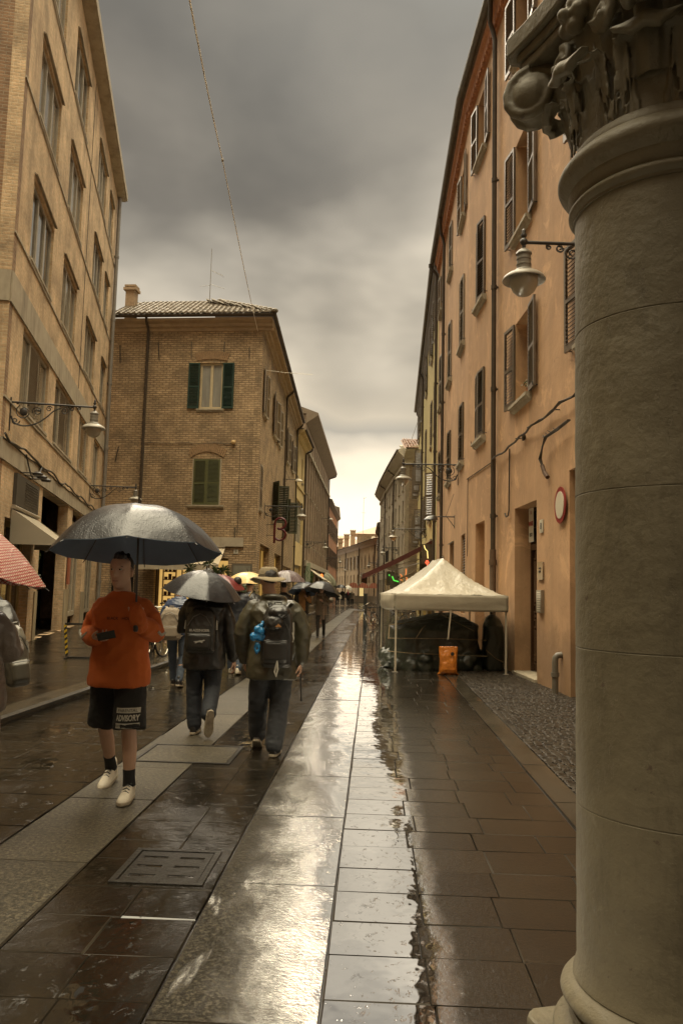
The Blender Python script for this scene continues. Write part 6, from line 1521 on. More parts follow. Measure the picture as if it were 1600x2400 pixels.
for s_ in (-1, 1):
    m.loft([(s_*.15, .02, .74, .075, .15), (s_*.145, .02, 1.0, .075, .15), (s_*.15, .01, 1.3, .075, .145), (s_*.13, 0, 1.45, .06, .10)], 14); m.limb([(s_*.19, 0, 1.42), (s_*.26, .02, 1.12), ((-.27, -.06, .9) if s_ < 0 else (.17, -.19, 1.26))], [.078, .07, .055], 10)
m.loft([(0, .13, .74, .17, .05), (0, .13, 1.3, .17, .05), (0, .08, 1.46, .10, .05)], 14)
organic(m, 'coat', M_BLACKJ, o8, voxel=.014, smooth=3, fold=.012)
umbrella('dark navy umbrella of the man in the ochre jumper', (-2.36, 26.7, 1.83), .56, .36, F_NVO, F_NAVY, (-2.26, 26.6, 1.22), tilt=(-14, 0))
M_TAU = mk('taupe_cardigan', (.19,.145,.10), (.14,.105,.075), 5, rough=.9)
o9, _ = walker('woman in a taupe coat and long scarf walking towards the viewer', Vector((-1.68, 25.4, 0)), .95, -1, dict(mat=M_TAU, hem=.80, pad=.045), dict(mat=M_BLACKJ, r=(.085, .06, .048)), M_SHOEB, hair='long', voxel=.012, arms=(((-.24, -.02, 1.16), (-.19, -.15, 1.36)), ((.22, -.06, 1.1), (.07, -.24, 1.2))))
m = MB(); m.tube([(.09*math.cos(R(a)), -.01+.085*math.sin(R(a)), 1.415) for a in range(0, 360, 30)], .045, 8, closed=True); m.tube([(.05, -.13, 1.38), (.07, -.17, 1.1), (.075, -.17, .8), (.08, -.15, .62)], [.05, .055, .06, .06], 8, flat=.5)
organic(m, 'scarf', mk('checked_pale_scarf', (.33,.25,.18), (.16,.11,.08), 16, rough=.9), o9, voxel=.012, fold=.008, fs=14)
umbrella('wide dark grey umbrella of the woman with the scarf', (-1.58, 25.3, 1.83), .60, .34, F_BLK, F_DKL, (-1.61, 25.16, 1.12), tilt=(-10, 12))
far = [(-3.72, 81.5, 'dark-coated person carrying a pale bag at the left of the distant group', M_BLACKJ, .97), (-3.25, 82.2, 'tall dark figure under the black umbrella in the distant group', M_BLACKJ, 1.02), (-2.72, 84, 'distant walker with a red scarf in the middle of the street', M_BLACKJ, .98), (-2.35, 86, 'rightmost figure of the distant group in a grey coat', M_TAU, .97), (-4.6, 78, 'distant figure close to the left shopfronts beside a pushchair', M_BLACKJ, .95)]
for i, (x, y, lb, mt, s) in enumerate(far):
    o_, _ = walker(lb, Vector((x, y, 0)), s, -1, dict(mat=mt, hem=.7, pad=.06, fold=0), dict(mat=M_NAVY), M_SHOEB, voxel=.026, lod=2, group='distant walkers')
    if i == 2: organic(MB().limb([(0, -.15, 1.45), (.02, -.2, 1.15)], [.07, .05]), 'scarf', M_RED2 if False else mk('red_scarf', (.30,.03,.03), rough=.8), o_, voxel=.02)
umbrella('black umbrella over the distant group', (-3.45, 82, 2.22), .62, .34, F_BLK, F_DKL, (-3.1, 82.0, 1.2)); umbrella('small white umbrella right of the distant black one', (-2.60, 85.5, 2.12), .52, .40, F_WHT, F_WHT, (-2.5, 85.7, 1.2), tilt=(0, 25)); umbrella('low dark umbrella at the left of the distant group', (-4.3, 79, 2.0), .55, .25, F_NVO, F_DKL, (-4.4, 78.8, 1.1))
t = thing('pushchair', 'small pale-hooded pushchair beside the distant group', 'pushchair', (-4.15, 77, 0))
build(MB().ell((0, 0, .62), (.26, .34, .26), n=14, m=8), 'hood', mk('pale_pushchair_cloth', (.30,.25,.18), (.1,.08,.06), 7, rough=.7), t, smooth=True); build(MB().tube([(-.2, .2, .15), (0, -.1, .6), (.0, .5, 1.0)], .02, 6).tube([(.2, .2, .15), (.1, -.1, .6), (.1, .5, 1.0)], .02, 6), 'frame', M_IRON, t)
for x in (-.24, .24):
    for y in (-.25, .3): build(MB().lathe([(.05, -.02), (.12, -.02), (.12, .02), (.05, .02)], n=14, M=T((x, y, .12)) @ RY(R(90))), 'wheel', M_IRON, t)
t = thing('carrier_bag', 'small white carrier bag held in the distant group', 'bag', (-3.45, 81.3, .95)); organic(MB().loft([(0, 0, -.2, .17, .07), (0, 0, .1, .15, .05), (0, 0, .2, .03, .03)], 12, 3), 'sack', MATS['sign_white'], t, voxel=.02); build(MB().tube([(-.03, 0, .18), (0, 0, .30), (.03, 0, .18)], .01, 5), 'handles', MATS['sign_white'], t)

# ---- the pair cut by the left edge
M_RAINC = mk('pale_grey_raincape', (.22,.18,.15), (.17,.14,.115), 4, rough=.25, bs=16, bst=.5, bd=.02, spec=.7)
M_PINK = mk('dusty_pink_skirt', (.22,.135,.115), (.17,.10,.088), 4, rough=.8)
oa, _ = human('woman in a pale rain cape and dusty pink skirt cut off by the left edge', Vector((-2.66, 5.15, 0)), .94, 1, dict(knee=[(-.09, .1, .48), (.09, -.05, .48)], ankle=[(-.09, .2, .1), (.09, -.12, .1)], elbow=[(-.27, .03, 1.08), (.24, .06, 1.08)], wrist=[(-.24, .2, .95), (.16, .24, 1.12)]),
    dict(mat=M_RAINC, hem=.74, pad=.055, sleeve=(.08, .08, .07), fold=.014, flare=.03, name='cape'), dict(mat=M_BLACKJ, r=(.09, .065, .055)), M_SHOEB, hair='long', voxel=.009)
m = MB(); m.loft([(0, 0, .62, .17, .15), (0.01, 0, .50, .20, .17), (.0, 0, .42, .205, .175)], 20); m.loft([(0, 0, .42, .205, .175), (0, 0, .75, .18, .15), (0, 0, .95, .17, .13)], 20); organic(m, 'skirt', M_PINK, oa, voxel=.011, fold=.022, fs=8, fz=.4)
ob, _ = human('dark-haired person in a black jacket with a grey rucksack at the left edge', Vector((-3.05, 6.05, 0)), .97, 1, dict(knee=[(-.09, .1, .48), (.09, -.05, .48)], ankle=[(-.09, .2, .1), (.09, -.12, .1)], elbow=[(-.27, .03, 1.08), (.28, -.12, 1.07)], wrist=[(-.24, .2, .95), (.12, .10, 1.02)]),
    dict(mat=M_BLACKJ, hem=.85, pad=.05, sleeve=(.075, .072, .06), fold=.014), dict(mat=M_BLACKJ, r=(.09, .065, .055)), M_SHOEB, hair='long', voxel=.010)
t = backpack('grey-green rucksack with brass zips at the left edge', Vector((-2.73, 5.95, 1.0)), .17, .46, .26, mk('grey_green_leather', (.13,.115,.085), (.09,.08,.06), 5, rough=.4)); t.rotation_euler = (0, R(-8), R(35))
umbrella('red and white checked umbrella at the left edge', (-2.64, 4.72, 1.99), .66, .36, F_CHK, F_CHK, (-2.55, 5.25, 1.12), tilt=(-3, 9), rz=14, power=2.0)
# ================================================================ street lamps on scrolled iron brackets
M_LBODY = mk('grey_lamp_paint', (.19,.17,.135), (.14,.125,.10), 8, rough=.4, spec=.6)
M_LRIM = mk('pale_lamp_rim', (.36,.33,.27), (.27,.245,.2), 7, rough=.35)
M_GLOBE = mk('frosted_lamp_glass', (.40,.355,.275), (.34,.30,.23), 2, rough=.25, spec=.7)
def spiral(cy, cz, r, a0, turns, n=16, sgn=1): return [(0, cy+r*(1-.8*i/n)*math.cos(R(a0)+sgn*2*math.pi*turns*i/n), cz+r*(1-.8*i/n)*math.sin(R(a0)+sgn*2*math.pi*turns*i/n)) for i in range(n+1)]
def lamp(F, x, z, L, label, drop=True, flip=1, group='bracket street lamps'):
    t = onwall('street_lamp', label, 'street lamp', F, x, z, 0, group)
    m = MB(); m.box(-.03, .03, 0, .02, -.62, .10).tube([(0, 0, 0), (0, L*.55, -.0), (0, L, 0)], .022, 8)
    # big lower scroll sweeping from the wall up to the arm
    c = [(0, .03, -.30), (0, .10, -.44), (0, .28, -.50), (0, .52, -.45), (0, .74, -.30), (0, .90, -.14), (0, 1.04, -.07)]
    pts = []
    for i in range(len(c)-1):
        for k in range(4):
            f = k/4; p0, p1, p2, p3 = Vector(c[max(0, i-1)]), Vector(c[i]), Vector(c[i+1]), Vector(c[min(len(c)-1, i+2)])
            pts.append(.5*((2*p1)+(p2-p0)*f+(2*p0-5*p1+4*p2-p3)*f*f+(3*p1-p0-3*p2+p3)*f**3))
    pts.append(Vector(c[-1])); pts = [(p.x, p.y*L/1.75, p.z) for p in pts]
    m.tube(pts, [.020-.006*i/len(pts) for i in range(len(pts))], 6)
    k_ = L/1.75
    for cy, cz, r_, a0, tn, sg in ((.28, -.20, .165, 120, 1.6, 1), (.12, -.40, .09, 0, 1.2, -1), (.56, -.17, .105, 200, 1.5, -1), (.80, -.10, .065, 20, 1.4, 1), (1.12, -.12, .085, 90, 1.5, -1), (1.28, -.06, .05, 180, 1.3, 1), (1.42, -.05, .035, 90, 1.2, -1)):
        m.tube(spiral(cy*k_, cz, r_, a0, tn, 18, sg), .012, 5)
    m.ell((0, .28*k_, -.20), (.018, .085, .085), n=12, m=6); m.ell((0, .60*k_, -.15), (.015, .03, .03), n=8, m=5)
    for i in range(6): m.mbox(T((0, (.15+.22*i)*k_, -.03-.02*(i % 2))) @ RX(R(30*(i % 3))), .012, .05, .02)
    build(m, 'bracket', M_IRON, t, smooth=True)
    T0 = T((0, L, 0))
    b = build(MB().lathe([(0, -.02), (.03, -.03), (.045, .0), (.04, .03), (.02, .05), (.03, .07), (.035, .09), (.02, .115), (.026, .135), (.012, .165), (0, .17)], n=12).lathe([(0, -.10), (.02, -.10), (.022, -.02), (0, -.02)], n=10), 'finial', M_IRON, t, T0, smooth=True)
    b = build(MB().lathe([(0, -.08), (.04, -.085), (.075, -.115), (.09, -.13), (.095, -.15), (.08, -.16), (.082, -.20), (.088, -.205), (.088, -.22), (.082, -.225), (.083, -.27), (.09, -.275), (.09, -.29), (.084, -.295), (.085, -.335), (.11, -.35), (.12, -.365), (.10, -.38), (0, -.38)], n=20), 'lantern_body', M_LBODY, t, T0, smooth=40)
    build(MB().lathe([(.0, -.372), (.12, -.374), (.19, -.40), (.235, -.435), (.255, -.468), (.252, -.478), (.235, -.47), (.18, -.425), (.11, -.40), (0, -.40)], n=32), 'shade', M_LRIM, t, T0, smooth=60)
    build(MB().lathe([(0, -.41), (.165, -.44), (.168, -.48), (.158, -.54), (.13, -.60), (.085, -.645), (.035, -.665), (0, -.668)], n=24), 'globe', M_GLOBE, t, T0, smooth=True)
    return t
lamp(FL, U(-4.77), 5.39, 1.72, 'ornate bracket lamp on the tan brick block, nearest lamp on the left')
lamp(FL, U(9.0), 5.37, 1.72, 'ornate bracket lamp low in front of the brick corner house, just above the big umbrella')
lamp(FS, S_(2.91), 5.48, 1.76, 'ornate bracket lamp above the red letter sign on the corner house')
lamp(FR, RL-1.13, 5.5, 1.75, 'ornate bracket lamp on the ribbed building beside the downpipe')
lamp(FR, RL-28.6, 5.4, 1.75, 'small distant bracket lamp at the far end of the ribbed building')
Fn = frame((-6.4, 132), (-5.95, 118.8)); lamp(Fn, 5, 5.4, 1.5, 'tiny distant bracket lamp on the narrow ochre house')
lamp(F1, 2.19, 5.74, 1.60, 'large bracket lamp on the orange wall half hidden by the stone column')
lamp(F2, 2.45, 5.45, 1.66, 'bracket lamp on the orange wall high above the white tent')
lamp(F3, 10.1, 4.97, 1.8, 'bracket lamp on the yellow-green house above the red awning')
lamp(Fq, 4.0, 5.3, 1.38, 'bracket lamp on the grey cornice house')
lamp(frame(ep[1], ep[2]), 5, 4.4, 1.3, 'tiny bracket lamp on the palace at the end of the street')
lamp(frame((.60, 92.3), (.42, 106)), 5.5, 5.2, 1.2, 'tiny bracket lamp on the dark narrow house')

# overhead wire across the street
t = thing('overhead_wire', 'thin pale wire slanting down the sky to the brick corner house', 'wire', (-5.37, 33.5, 12.98))
o_ = Vector((-5.37, 33.5, 12.98)); A_, B_ = Vector((-5.37, 33.52, 12.98)), Vector((-1.1, .2, 5.4))
pts = []
for i in range(41):
    f = i/40; p = A_.lerp(B_, f)
    pts.append(p-o_)
a_, b_, c_ = Vector((-5.37, 33.5, 12.98)), Vector((-3.47, 16, 10.84)), Vector((-2.18, 8, 8.08)); d_ = c_+(c_-b_)*.8
pts = [a_.lerp(b_, i/10)-Z3*(.12*math.sin(math.pi*i/10))-o_ for i in range(10)]+[b_.lerp(c_, i/6)-Z3*(.05*math.sin(math.pi*i/6))-o_ for i in range(6)]+[c_-o_, d_-o_]
build(MB().tube(pts, .0105, 6), 'wire', mk('pale_wire', (.8,.74,.62), (.78,.72,.6), .2, rough=.8, spec=.1), t); build(MB().ell(b_-o_, (.03, .03, .05), n=6, m=4), 'clamp', M_GREYPIPE, t)
t = thing('cross_cable', 'thin cable strung across to the side of the brick corner house', 'wire', (-5.2, 34.5, 11.5)); build(MB().tube([(0, .0, 0), (.9, .3, -.03), (2.2, .7, .0)], .009, 4), 'wire', MATS['pale_wire'], t)

# ================================================================ market tent and what stands under it
RT = R(3.6); tn = thing('market_tent', 'low white canopy tent with a peaked roof on four thin legs by the orange house', 'tent', (.42, 15.38, 0), RT)
tw_, td_ = 2.22, 3.9; ze, zp = 1.53, 2.30
M_TENT = mk('white_tent_cloth', (.46,.42,.335), (.40,.36,.285), 2.2, rough=.35, bs=6, bst=.6, bd=.05, spec=.6)
M_LEG = mk('white_tent_leg', (.42,.36,.27), (.34,.29,.21), 6, rough=.35)
m = MB(); nx, ny = 36, 44; vs = []
for j in range(ny+1):
    for i in range(nx+1):
        u, v = i/nx, j/ny; x, y = u*tw_, v*td_
        dx = min(u, 1-u)*2; yy = min(v, 1-v)*td_/tw_*2; d = min(1, min(dx, yy)); ridge = 0
        hipd = abs(dx-yy) if yy < 1 else 9
        z = ze+(zp-ze)*(d**1.32)-.05*math.sin(math.pi*min(1, d))*(1 if hipd > .25 else .25+3*hipd*.75)
        z += noise.noise(Vector((x*3.5, y*3.5, 1)))*.022+noise.noise(Vector((x*11, y*9, 4)))*.010
        vs.append((x, y, z))
m.add(vs, [(j*(nx+1)+i, j*(nx+1)+i+1, (j+1)*(nx+1)+i+1, (j+1)*(nx+1)+i) for j in range(ny) for i in range(nx)])
o = build(m, 'roof_cloth', M_TENT, tn, smooth=True); o.modifiers.new('s', 'SOLIDIFY').thickness = .006
def val(p0, p1, sag, seed):
    m = MB(); n = 40; q = random.Random(seed); p0, p1 = Vector(p0), Vector(p1); nrm = (p1-p0).cross(Z3).normalized(); vs = []
    for j in range(7):
        for i in range(n+1):
            f = i/n; p = p0.lerp(p1, f); dz = .315*j/6; out = .012+sag*math.sin(math.pi*f)*math.sin(math.pi*j/6*.9)+.008*math.sin(j*1.9+f*4)*(j/6)+.006*noise.noise(Vector((f*7, j*.9, seed)))
            zz = -.005-dz*(1+.10*math.sin(math.pi*f)*(1 if sag > .05 else .1)); vs.append(p+nrm*out+Z3*zz)
    m.add(vs, [(j*(n+1)+i, j*(n+1)+i+1, (j+1)*(n+1)+i+1, (j+1)*(n+1)+i) for j in range(6) for i in range(n)]); return m
for p0, p1, sg, sd_ in (((0, 0, ze), (tw_, 0, ze), .012, 1), ((tw_, 0, ze), (tw_, td_, ze), .02, 2), ((tw_, td_, ze), (0, td_, ze), .02, 3), ((0, td_, ze), (0, 0, ze), .07, 4)):
    o = build(val(p0, p1, sg, sd_), 'valance', mk('tent_valance_cloth', (.31,.27,.195), (.25,.215,.155), 3, rough=.55, bs=9, bst=.4, bd=.02), tn, smooth=True); o.modifiers.new('s', 'SOLIDIFY').thickness = .005
for x, y in ((.03, .03), (tw_-.03, .03), (.03, td_-.03), (tw_-.03, td_-.03)):
    o = build(MB().box(x-.018, x+.018, y-.018, y+.018, .0, 1.5).box(x-.013, x+.013, y-.013, y+.013, 1.5, 1.53), 'leg', M_LEG, tn, bevel=.004); build(MB().box(x-.05, x+.05, y-.05, y+.05, .002, .012), 'foot_plate', M_GREYPIPE, o)
m = MB()
for y in (.05, td_-.05):
    for a, b in ((0, .5), (.5, 1)): m.tube([(a*tw_+.04, y, 1.5), (b*tw_-.02, y, 1.25)], .01, 5).tube([(a*tw_+.04, y, 1.25), (b*tw_-.02, y, 1.5)], .01, 5)
m.tube([(tw_/2, td_/2, 1.35), (tw_/2, td_/2, zp-.03)], .016, 6); build(m, 'truss', M_LEG, tn)
t = thing('hanging_pole', 'slanting white pole hanging from the tent edge down to the orange weight', 'pole', (1.52, 15.42, 1.22)); build(MB().tube([(0, 0, .0), (-.05, .02, -.56)], .017, 8), 'pole', M_LEG, t); build(MB().tube([(-.05+.035*math.cos(R(a)), .02, -.62+.055*math.sin(R(a))) for a in range(0, 360, 30)], .005, 5, closed=True), 'ring', M_IRON, t)
M_BAGO = mk('orange_vinyl', (.42,.135,.015), (.36,.11,.013), 5, rough=.22, bs=12, bst=.6, bd=.03, coat=.5)
t = thing('weight_bag', 'orange vinyl weight bag standing on the wet ground under the tent edge', 'weight bag', (1.46, 15.28, 0), R(2))
m = MB(); m.loft([(0, 0, .0, .215, .045), (0, 0, .04, .175, .10), (0, 0, .10, .165, .115), (0, 0, .22, .165, .10), (0, 0, .36, .172, .07), (0, 0, .46, .178, .03), (0, 0, .535, .182, .012)], 30, 3.2)
b = organic(m, 'bag_body', M_BAGO, t, voxel=.008, smooth=2, fold=.010, fs=11, fz=.5)
build(MB().lathe([(0, 0), (.035, 0), (.036, .008), (0, .01)], n=14, M=T((.065, -.095, .40)) @ RX(R(90))), 'label_patch', M_SHOEB, b, smooth=True); build(MB().tube([(-.05, -.0, .52), (-.045, -.01, .60), (.045, -.01, .60), (.05, 0, .52)], .006, 6), 'handle', M_IRON, t)
# tarpaulin-covered stall
M_TARP = mk('dark_green_tarpaulin', (.030,.036,.024), (.020,.025,.017), 2.5, rough=.32, bs=8, bst=.5, bd=.05, spec=.7)
M_ROPE = mk('tan_rope', (.25,.19,.11), (.18,.13,.075), 20, rough=.9)
t = thing('covered_stall', 'bulky market stall wrapped in dark green tarpaulin and tan straps under the tent', 'covered stall', (1.25, 17.0, 0), R(4))
m = MB(); m.loft([(0, 0, .0, .98, .92), (.0, 0, .25, .96, .92), (0, 0, .55, .93, .9), (.02, 0, .80, .90, .88), (.12, .0, .90, .80, .74), (.22, 0, 1.02, .5, .5), (.28, 0, 1.10, .16, .3)], 44, 5)
q = random.Random(3)
for i in range(26):
    a = q.uniform(0, 2*math.pi); m.ell((math.copysign(min(.95, abs(1.1*math.cos(a))), math.cos(a)), math.copysign(min(.9, abs(1.1*math.sin(a))), math.sin(a)), q.uniform(.0, .25)), (.16, .12, q.uniform(.08, .2)), n=10, m=6)
organic(m, 'tarpaulin', M_TARP, t, voxel=.025, smooth=3, fold=.055, fs=3.1, seed=2)
for pts in ([(-.98, -.9, .62), (-.5, -.97, .63), (.2, -.98, .64), (1.0, -.92, .62)], [(-1.0, -.9, .36), (-.5, -.98, .33), (.2, -.99, .32), (1.02, -.93, .30)], [(-.45, -.96, .62), (-.3, -.88, .84), (-.1, -.6, .97), (.2, -.2, 1.13)], [(.15, -.35, 1.12), (.45, -.7, .95), (.75, -.93, .80)], [(-.98, -.75, .60), (-.95, -.6, .88), (-.2, -.6, .97)]):
    P_ = [];
    for a, b in zip(pts, pts[1:]): P_ += [Vector(a).lerp(Vector(b), k/5) for k in range(5)]
    P_.append(Vector(pts[-1])); build(MB().tube(P_, .014, 6, flat=.6), 'strap', M_ROPE, t)
t = thing('covered_stack', 'tall narrow bundle under a dark cover against the orange wall behind the right tent leg', 'covered stack', (2.50, 16.55, 0), R(4))
m = MB(); m.loft([(0, 0, 0, .20, .26), (0, 0, .5, .21, .27), (0, 0, .9, .20, .24), (0, 0, 1.06, .13, .16), (0, 0, 1.12, .05, .08)], 24, 3); organic(m, 'cover', M_TARP, t, voxel=.018, smooth=2, fold=.03, fs=5, fz=.4)
build(MB().tube([(-.2, -.27, .42), (0, -.30, .25), (.2, -.28, .16)], .010, 6), 'strap', M_ROPE, t)
t = thing('wall_hook', 'iron hook on the orange wall under the tent edge', 'hook', (2.60, 16.9, 1.1), R(90)); build(MB().tube([(-.1, 0, .2), (-.08, .06, .12), (-.02, .1, 0), (.04, .06, .12), (.08, 0, .2)], .012, 6), 'hook', M_IRON, t)

# ================================================================ bicycles
M_TYRE = mk('black_tyre', (.016,.015,.013), rough=.6); M_CHR = mk('dull_chrome', (.42,.38,.31), (.3,.27,.22), 9, rough=.2, met=.9)
def bicycle(label, loc, rz, paint, basket=False, lean=4, group=None, steer=8):
    t = thing('bicycle', label, 'bicycle', loc, 0, group); t.rotation_euler = (R(lean), 0, rz)
    rw = .335; hub = [(-.53, 0, rw), (.53, 0, rw)]
    for i, (x, y, z) in enumerate(hub):
        Mw = T((x, 0, z)) @ (RZ(R(steer)) if i else Matrix())
        w = build(MB().tube([(.308*math.cos(R(a)), 0, .308*math.sin(R(a))) for a in range(0, 360, 12)], .011, 6, closed=True).tube([(0, -.05, 0), (0, .05, 0)], .02, 8), 'wheel', M_CHR, t, Mw, smooth=True)
        build(MB().tube([(.328*math.cos(R(a)), 0, .328*math.sin(R(a))) for a in range(0, 360, 12)], .018, 8, closed=True), 'tyre', M_TYRE, w, smooth=True)
        m = MB()
        for k in range(28): a = R(k*360/28); b = a+R(25*(1 if k % 2 else -1)); m.tube([(.02*math.cos(b), .02*(1 if k % 4 < 2 else -1), .02*math.sin(b)), (.305*math.cos(a), 0, .305*math.sin(a))], .0016, 3, cap=False)
        build(m, 'spokes', M_CHR, w)
        build(MB().tube([(.362*math.cos(R(a)), 0, .362*math.sin(R(a))) for a in (range(20, 200, 12) if i == 0 else range(35, 190, 12))], .019, 6, flat=.5), 'mudguard', paint, t, Mw)
    bb, st, ht, hb = (-.10, 0, .28), (-.22, 0, .74), (.36, 0, .80), (.40, 0, .66)
    m = MB()
    for a, b, r_ in ((bb, (-.235, 0, .80), .015), (bb, hb, .017), (st, ht, .014), (bb, hub[0], .010), (st, hub[0], .009), (ht, hb, .019)): m.tube([a, b], r_, 8)
    build(m, 'frame', paint, t, smooth=True)
    m = MB()
    for s in (-1, 1): m.tube([hb, (.44, s*.05, .62), (.53, s*.055, rw)], .011, 6)
    build(m, 'fork', paint, t, smooth=True)
    build(MB().tube([ht, (.34, 0, .98)], .012, 6).tube([(.16, -.27, 1.0), (.28, -.26, 1.04), (.36, -.10, 1.0), (.36, .10, 1.0), (.28, .26, 1.04), (.16, .27, 1.0)], .011, 8), 'handlebar', M_CHR, t, smooth=True)
    m = MB()
    for s in (-1, 1): m.tube([(.14, s*.272, .998), (.24, s*.262, 1.03)], .017, 8)
    build(m, 'grip', M_TYRE, t)
    build(MB().loft([(-.30, 0, .845, .07, .075), (-.29, 0, .87, .11, .085), (-.27, 0, .89, .12, .075), (-.26, 0, .90, .08, .04)], 16).loft([(-.17, 0, .85, .09, .02), (-.16, 0, .885, .10, .028)], 12), 'saddle', M_TYRE, t, smooth=True)
    build(MB().tube([(-.235, 0, .78), (-.25, 0, .86)], .012, 6), 'seat_post', M_CHR, t)
    build(MB().tube([(-.28, -.06, .70), (-.75, -.06, .70), (-.75, .06, .70), (-.28, .06, .70)], .007, 5).tube([(-.7, .06, .70), (-.53, .05, rw)], .006, 5).tube([(-.7, -.06, .70), (-.53, -.05, rw)], .006, 5), 'rear_rack', M_IRON, t)
    build(MB().lathe([(.0, -.004), (.095, -.004), (.095, .004), (0, .004)], n=20, M=T((-.10, -.04, .28)) @ RX(R(90))).tube([(-.10, -.05, .28), (-.02, -.05, .14)], .009, 6).tube([(-.10, .05, .28), (-.18, .05, .42)], .009, 6), 'crank', M_CHR, t)
    for s, p in ((-1, (-.02, -.10, .14)), (1, (-.18, .10, .42))): build(MB().mbox(T(p), .09, .07, .02), 'pedal', M_TYRE, t)
    build(MB().ell((.47, 0, .78), (.035, .035, .035), n=8, m=6), 'headlight', M_CHR, t, smooth=True)
    if basket:
        m = MB()
        for k in range(5): z = .74+.055*k; w_ = .13+.012*k; m.tube([(.62-w_*.8, -w_, z), (.62+w_*.8, -w_, z), (.62+w_*.8, w_, z), (.62-w_*.8, w_, z)], .004, 4, closed=True)
        for k in range(24): a = R(k*15); c, s_ = math.cos(a), math.sin(a); f = 1/max(abs(c), abs(s_)); m.tube([(.62+.104*c*f, .13*s_*f, .73), (.62+.14*c*f, .178*s_*f, .97)], .003, 3)
        build(m, 'basket', M_IRON, t)
    return t
PB = mk('black_bicycle_paint', (.018,.017,.016), rough=.2, spec=.8); PG = mk('dark_green_bicycle_paint', (.02,.045,.03), rough=.2, spec=.8); PW = mk('cream_bicycle_paint', (.38,.33,.24), rough=.25)
bicycle('black bicycle parked closest behind the man in orange, front wheel towards the viewer', (-4.75, 17.2, .10), R(-68), PB, steer=-18, group='bicycles parked on the left pavement')
bicycle('dark green bicycle second in the row behind the man in orange', (-5.15, 18.1, .10), R(-78), PG, basket=True, lean=-5, group='bicycles parked on the left pavement')
bicycle('black bicycle with a wire basket third in the left row', (-4.55, 18.9, .10), R(-85), PB, basket=True, lean=6, group='bicycles parked on the left pavement')
bicycle('cream bicycle at the back of the left row near the optician', (-5.3, 20.0, .10), R(-62), PW, lean=-4, group='bicycles parked on the left pavement')
bicycle('black bicycle between the two dark square posts beyond the tent', (-.02, 34.3, 0), R(-112), PB, lean=16, steer=20, basket=True)
bicycle('dark bicycle leaning beyond the left side of the tent', (.95, 31.5, 0), R(-70), PB, lean=-10, basket=True); bicycle('green bicycle seen through the tent legs', (1.5, 28.5, 0), R(-100), PG, lean=6)
bicycle('black bicycle at the front left of the row, leaning over the pavement edge', (-4.42, 15.7, .10), R(-100), PB, steer=12, lean=9, basket=True, group='bicycles parked on the left pavement')
# dark square posts with rails
for i, (x, y, lb) in enumerate(((-.36, 35.2, 'dark square metal post, left one of the pair beyond the tent'), (.36, 35.3, 'dark square metal post, right one of the pair beyond the tent'))):
    t = thing('bollard_post', lb, 'post', (x, y, 0), 0, 'dark posts beyond the tent')
    build(MB().box(-.085, .085, -.085, .085, -.01, 1.42), 'post', mk('dark_post_paint', (.022,.026,.024), (.016,.019,.017), 8, rough=.35), t, bevel=.008); build(MB().box(-.1, .1, -.1, .1, 1.42, 1.46), 'cap', MATS['dark_post_paint'], t, bevel=.006)
t = thing('post_railing', 'low dark rails joining the two square posts', 'railing', (0, 35.25, 0)); build(MB().tube([(-.27, 0, .14), (.27, .04, .14)], .02, 6), 'rail', M_IRON, t); build(MB().tube([(-.27, 0, .86), (.27, .04, .86)], .02, 6), 'rail', M_IRON, t)
# striped barrier frame
t = thing('barrier_frame', 'low black barrier frame with yellow hazard stripes on the left pavement', 'barrier', (-5.98, 15.4, .10), R(4))
for x in (0, .95):
    m = MB(); mt = [mk('barrier_black', (.02,.018,.015), rough=.4), mk('hazard_yellow', (.50,.33,.02), rough=.4)]
    for k in range(12): m.cur = k % 2; m.add([tuple(T((x-.10*(1-(k/12))*0+(-.05+.05*0), 0, 0)) @ Vector(v)) for v in ((-.025,-.012,.03+k*.052-.0),(.025,-.012,.03+k*.052+.03),(.025,.012,.03+k*.052+.03),(-.025,.012,.03+k*.052),(-.025,-.012,.03+(k+1)*.052),(.025,-.012,.03+(k+1)*.052+.03),(.025,.012,.03+(k+1)*.052+.03),(-.025,.012,.03+(k+1)*.052))], [(0,1,5,4),(1,2,6,5),(2,3,7,6),(3,0,4,7),(4,5,6,7),(0,3,2,1)])
    build(m, 'upright', mt, t, RY(R(-6)))
build(MB().box(-.12, .92, -.015, .015, .655, .69), 'top_bar', mt[0], t); build(MB().box(-.05, .95, -.015, .015, .0, .03).box(-.05, -.02, -.2, .2, .0, .02).box(.92, .95, -.2, .2, 0, .02), 'bottom_bar', mt[0], t)

# ================================================================ plants
def foliage(t, name, mat, n, fn, size=(.05, .11), seed=0, par=None):
    q = random.Random(seed); m = MB()
    for i in range(n):
        p, up_ = fn(q); M_ = T(p) @ Euler((q.uniform(-1.2, 1.2), q.uniform(-1.2, 1.2), q.uniform(0, 6.28))).to_matrix().to_4x4(); l = q.uniform(*size); w = l*.36
        m.add([M_ @ Vector(v) for v in ((0,0,0),(w,l*.35,.1*l),(w*.7,l*.75,.05*l),(0,l,-.12*l),(-w*.7,l*.75,.05*l),(-w,l*.35,.1*l))], [(0,1,2,3),(0,3,4,5)])
    return build(m, name, mat, par or t)
M_LEAF = mk('dark_leaf', (.035,.060,.018), (.075,.10,.032), 9, rough=.35, spec=.6); M_LEAFY = mk('yellowish_leaf', (.10,.12,.035), (.05,.075,.022), 9, rough=.4); M_BARK = mk('grey_bark', (.12,.09,.06), (.07,.05,.035), 12, rough=.9, bs=30, bst=.6)
M_POT = mk('clay_planter', (.22,.13,.08), (.15,.09,.06), 5, rough=.7)
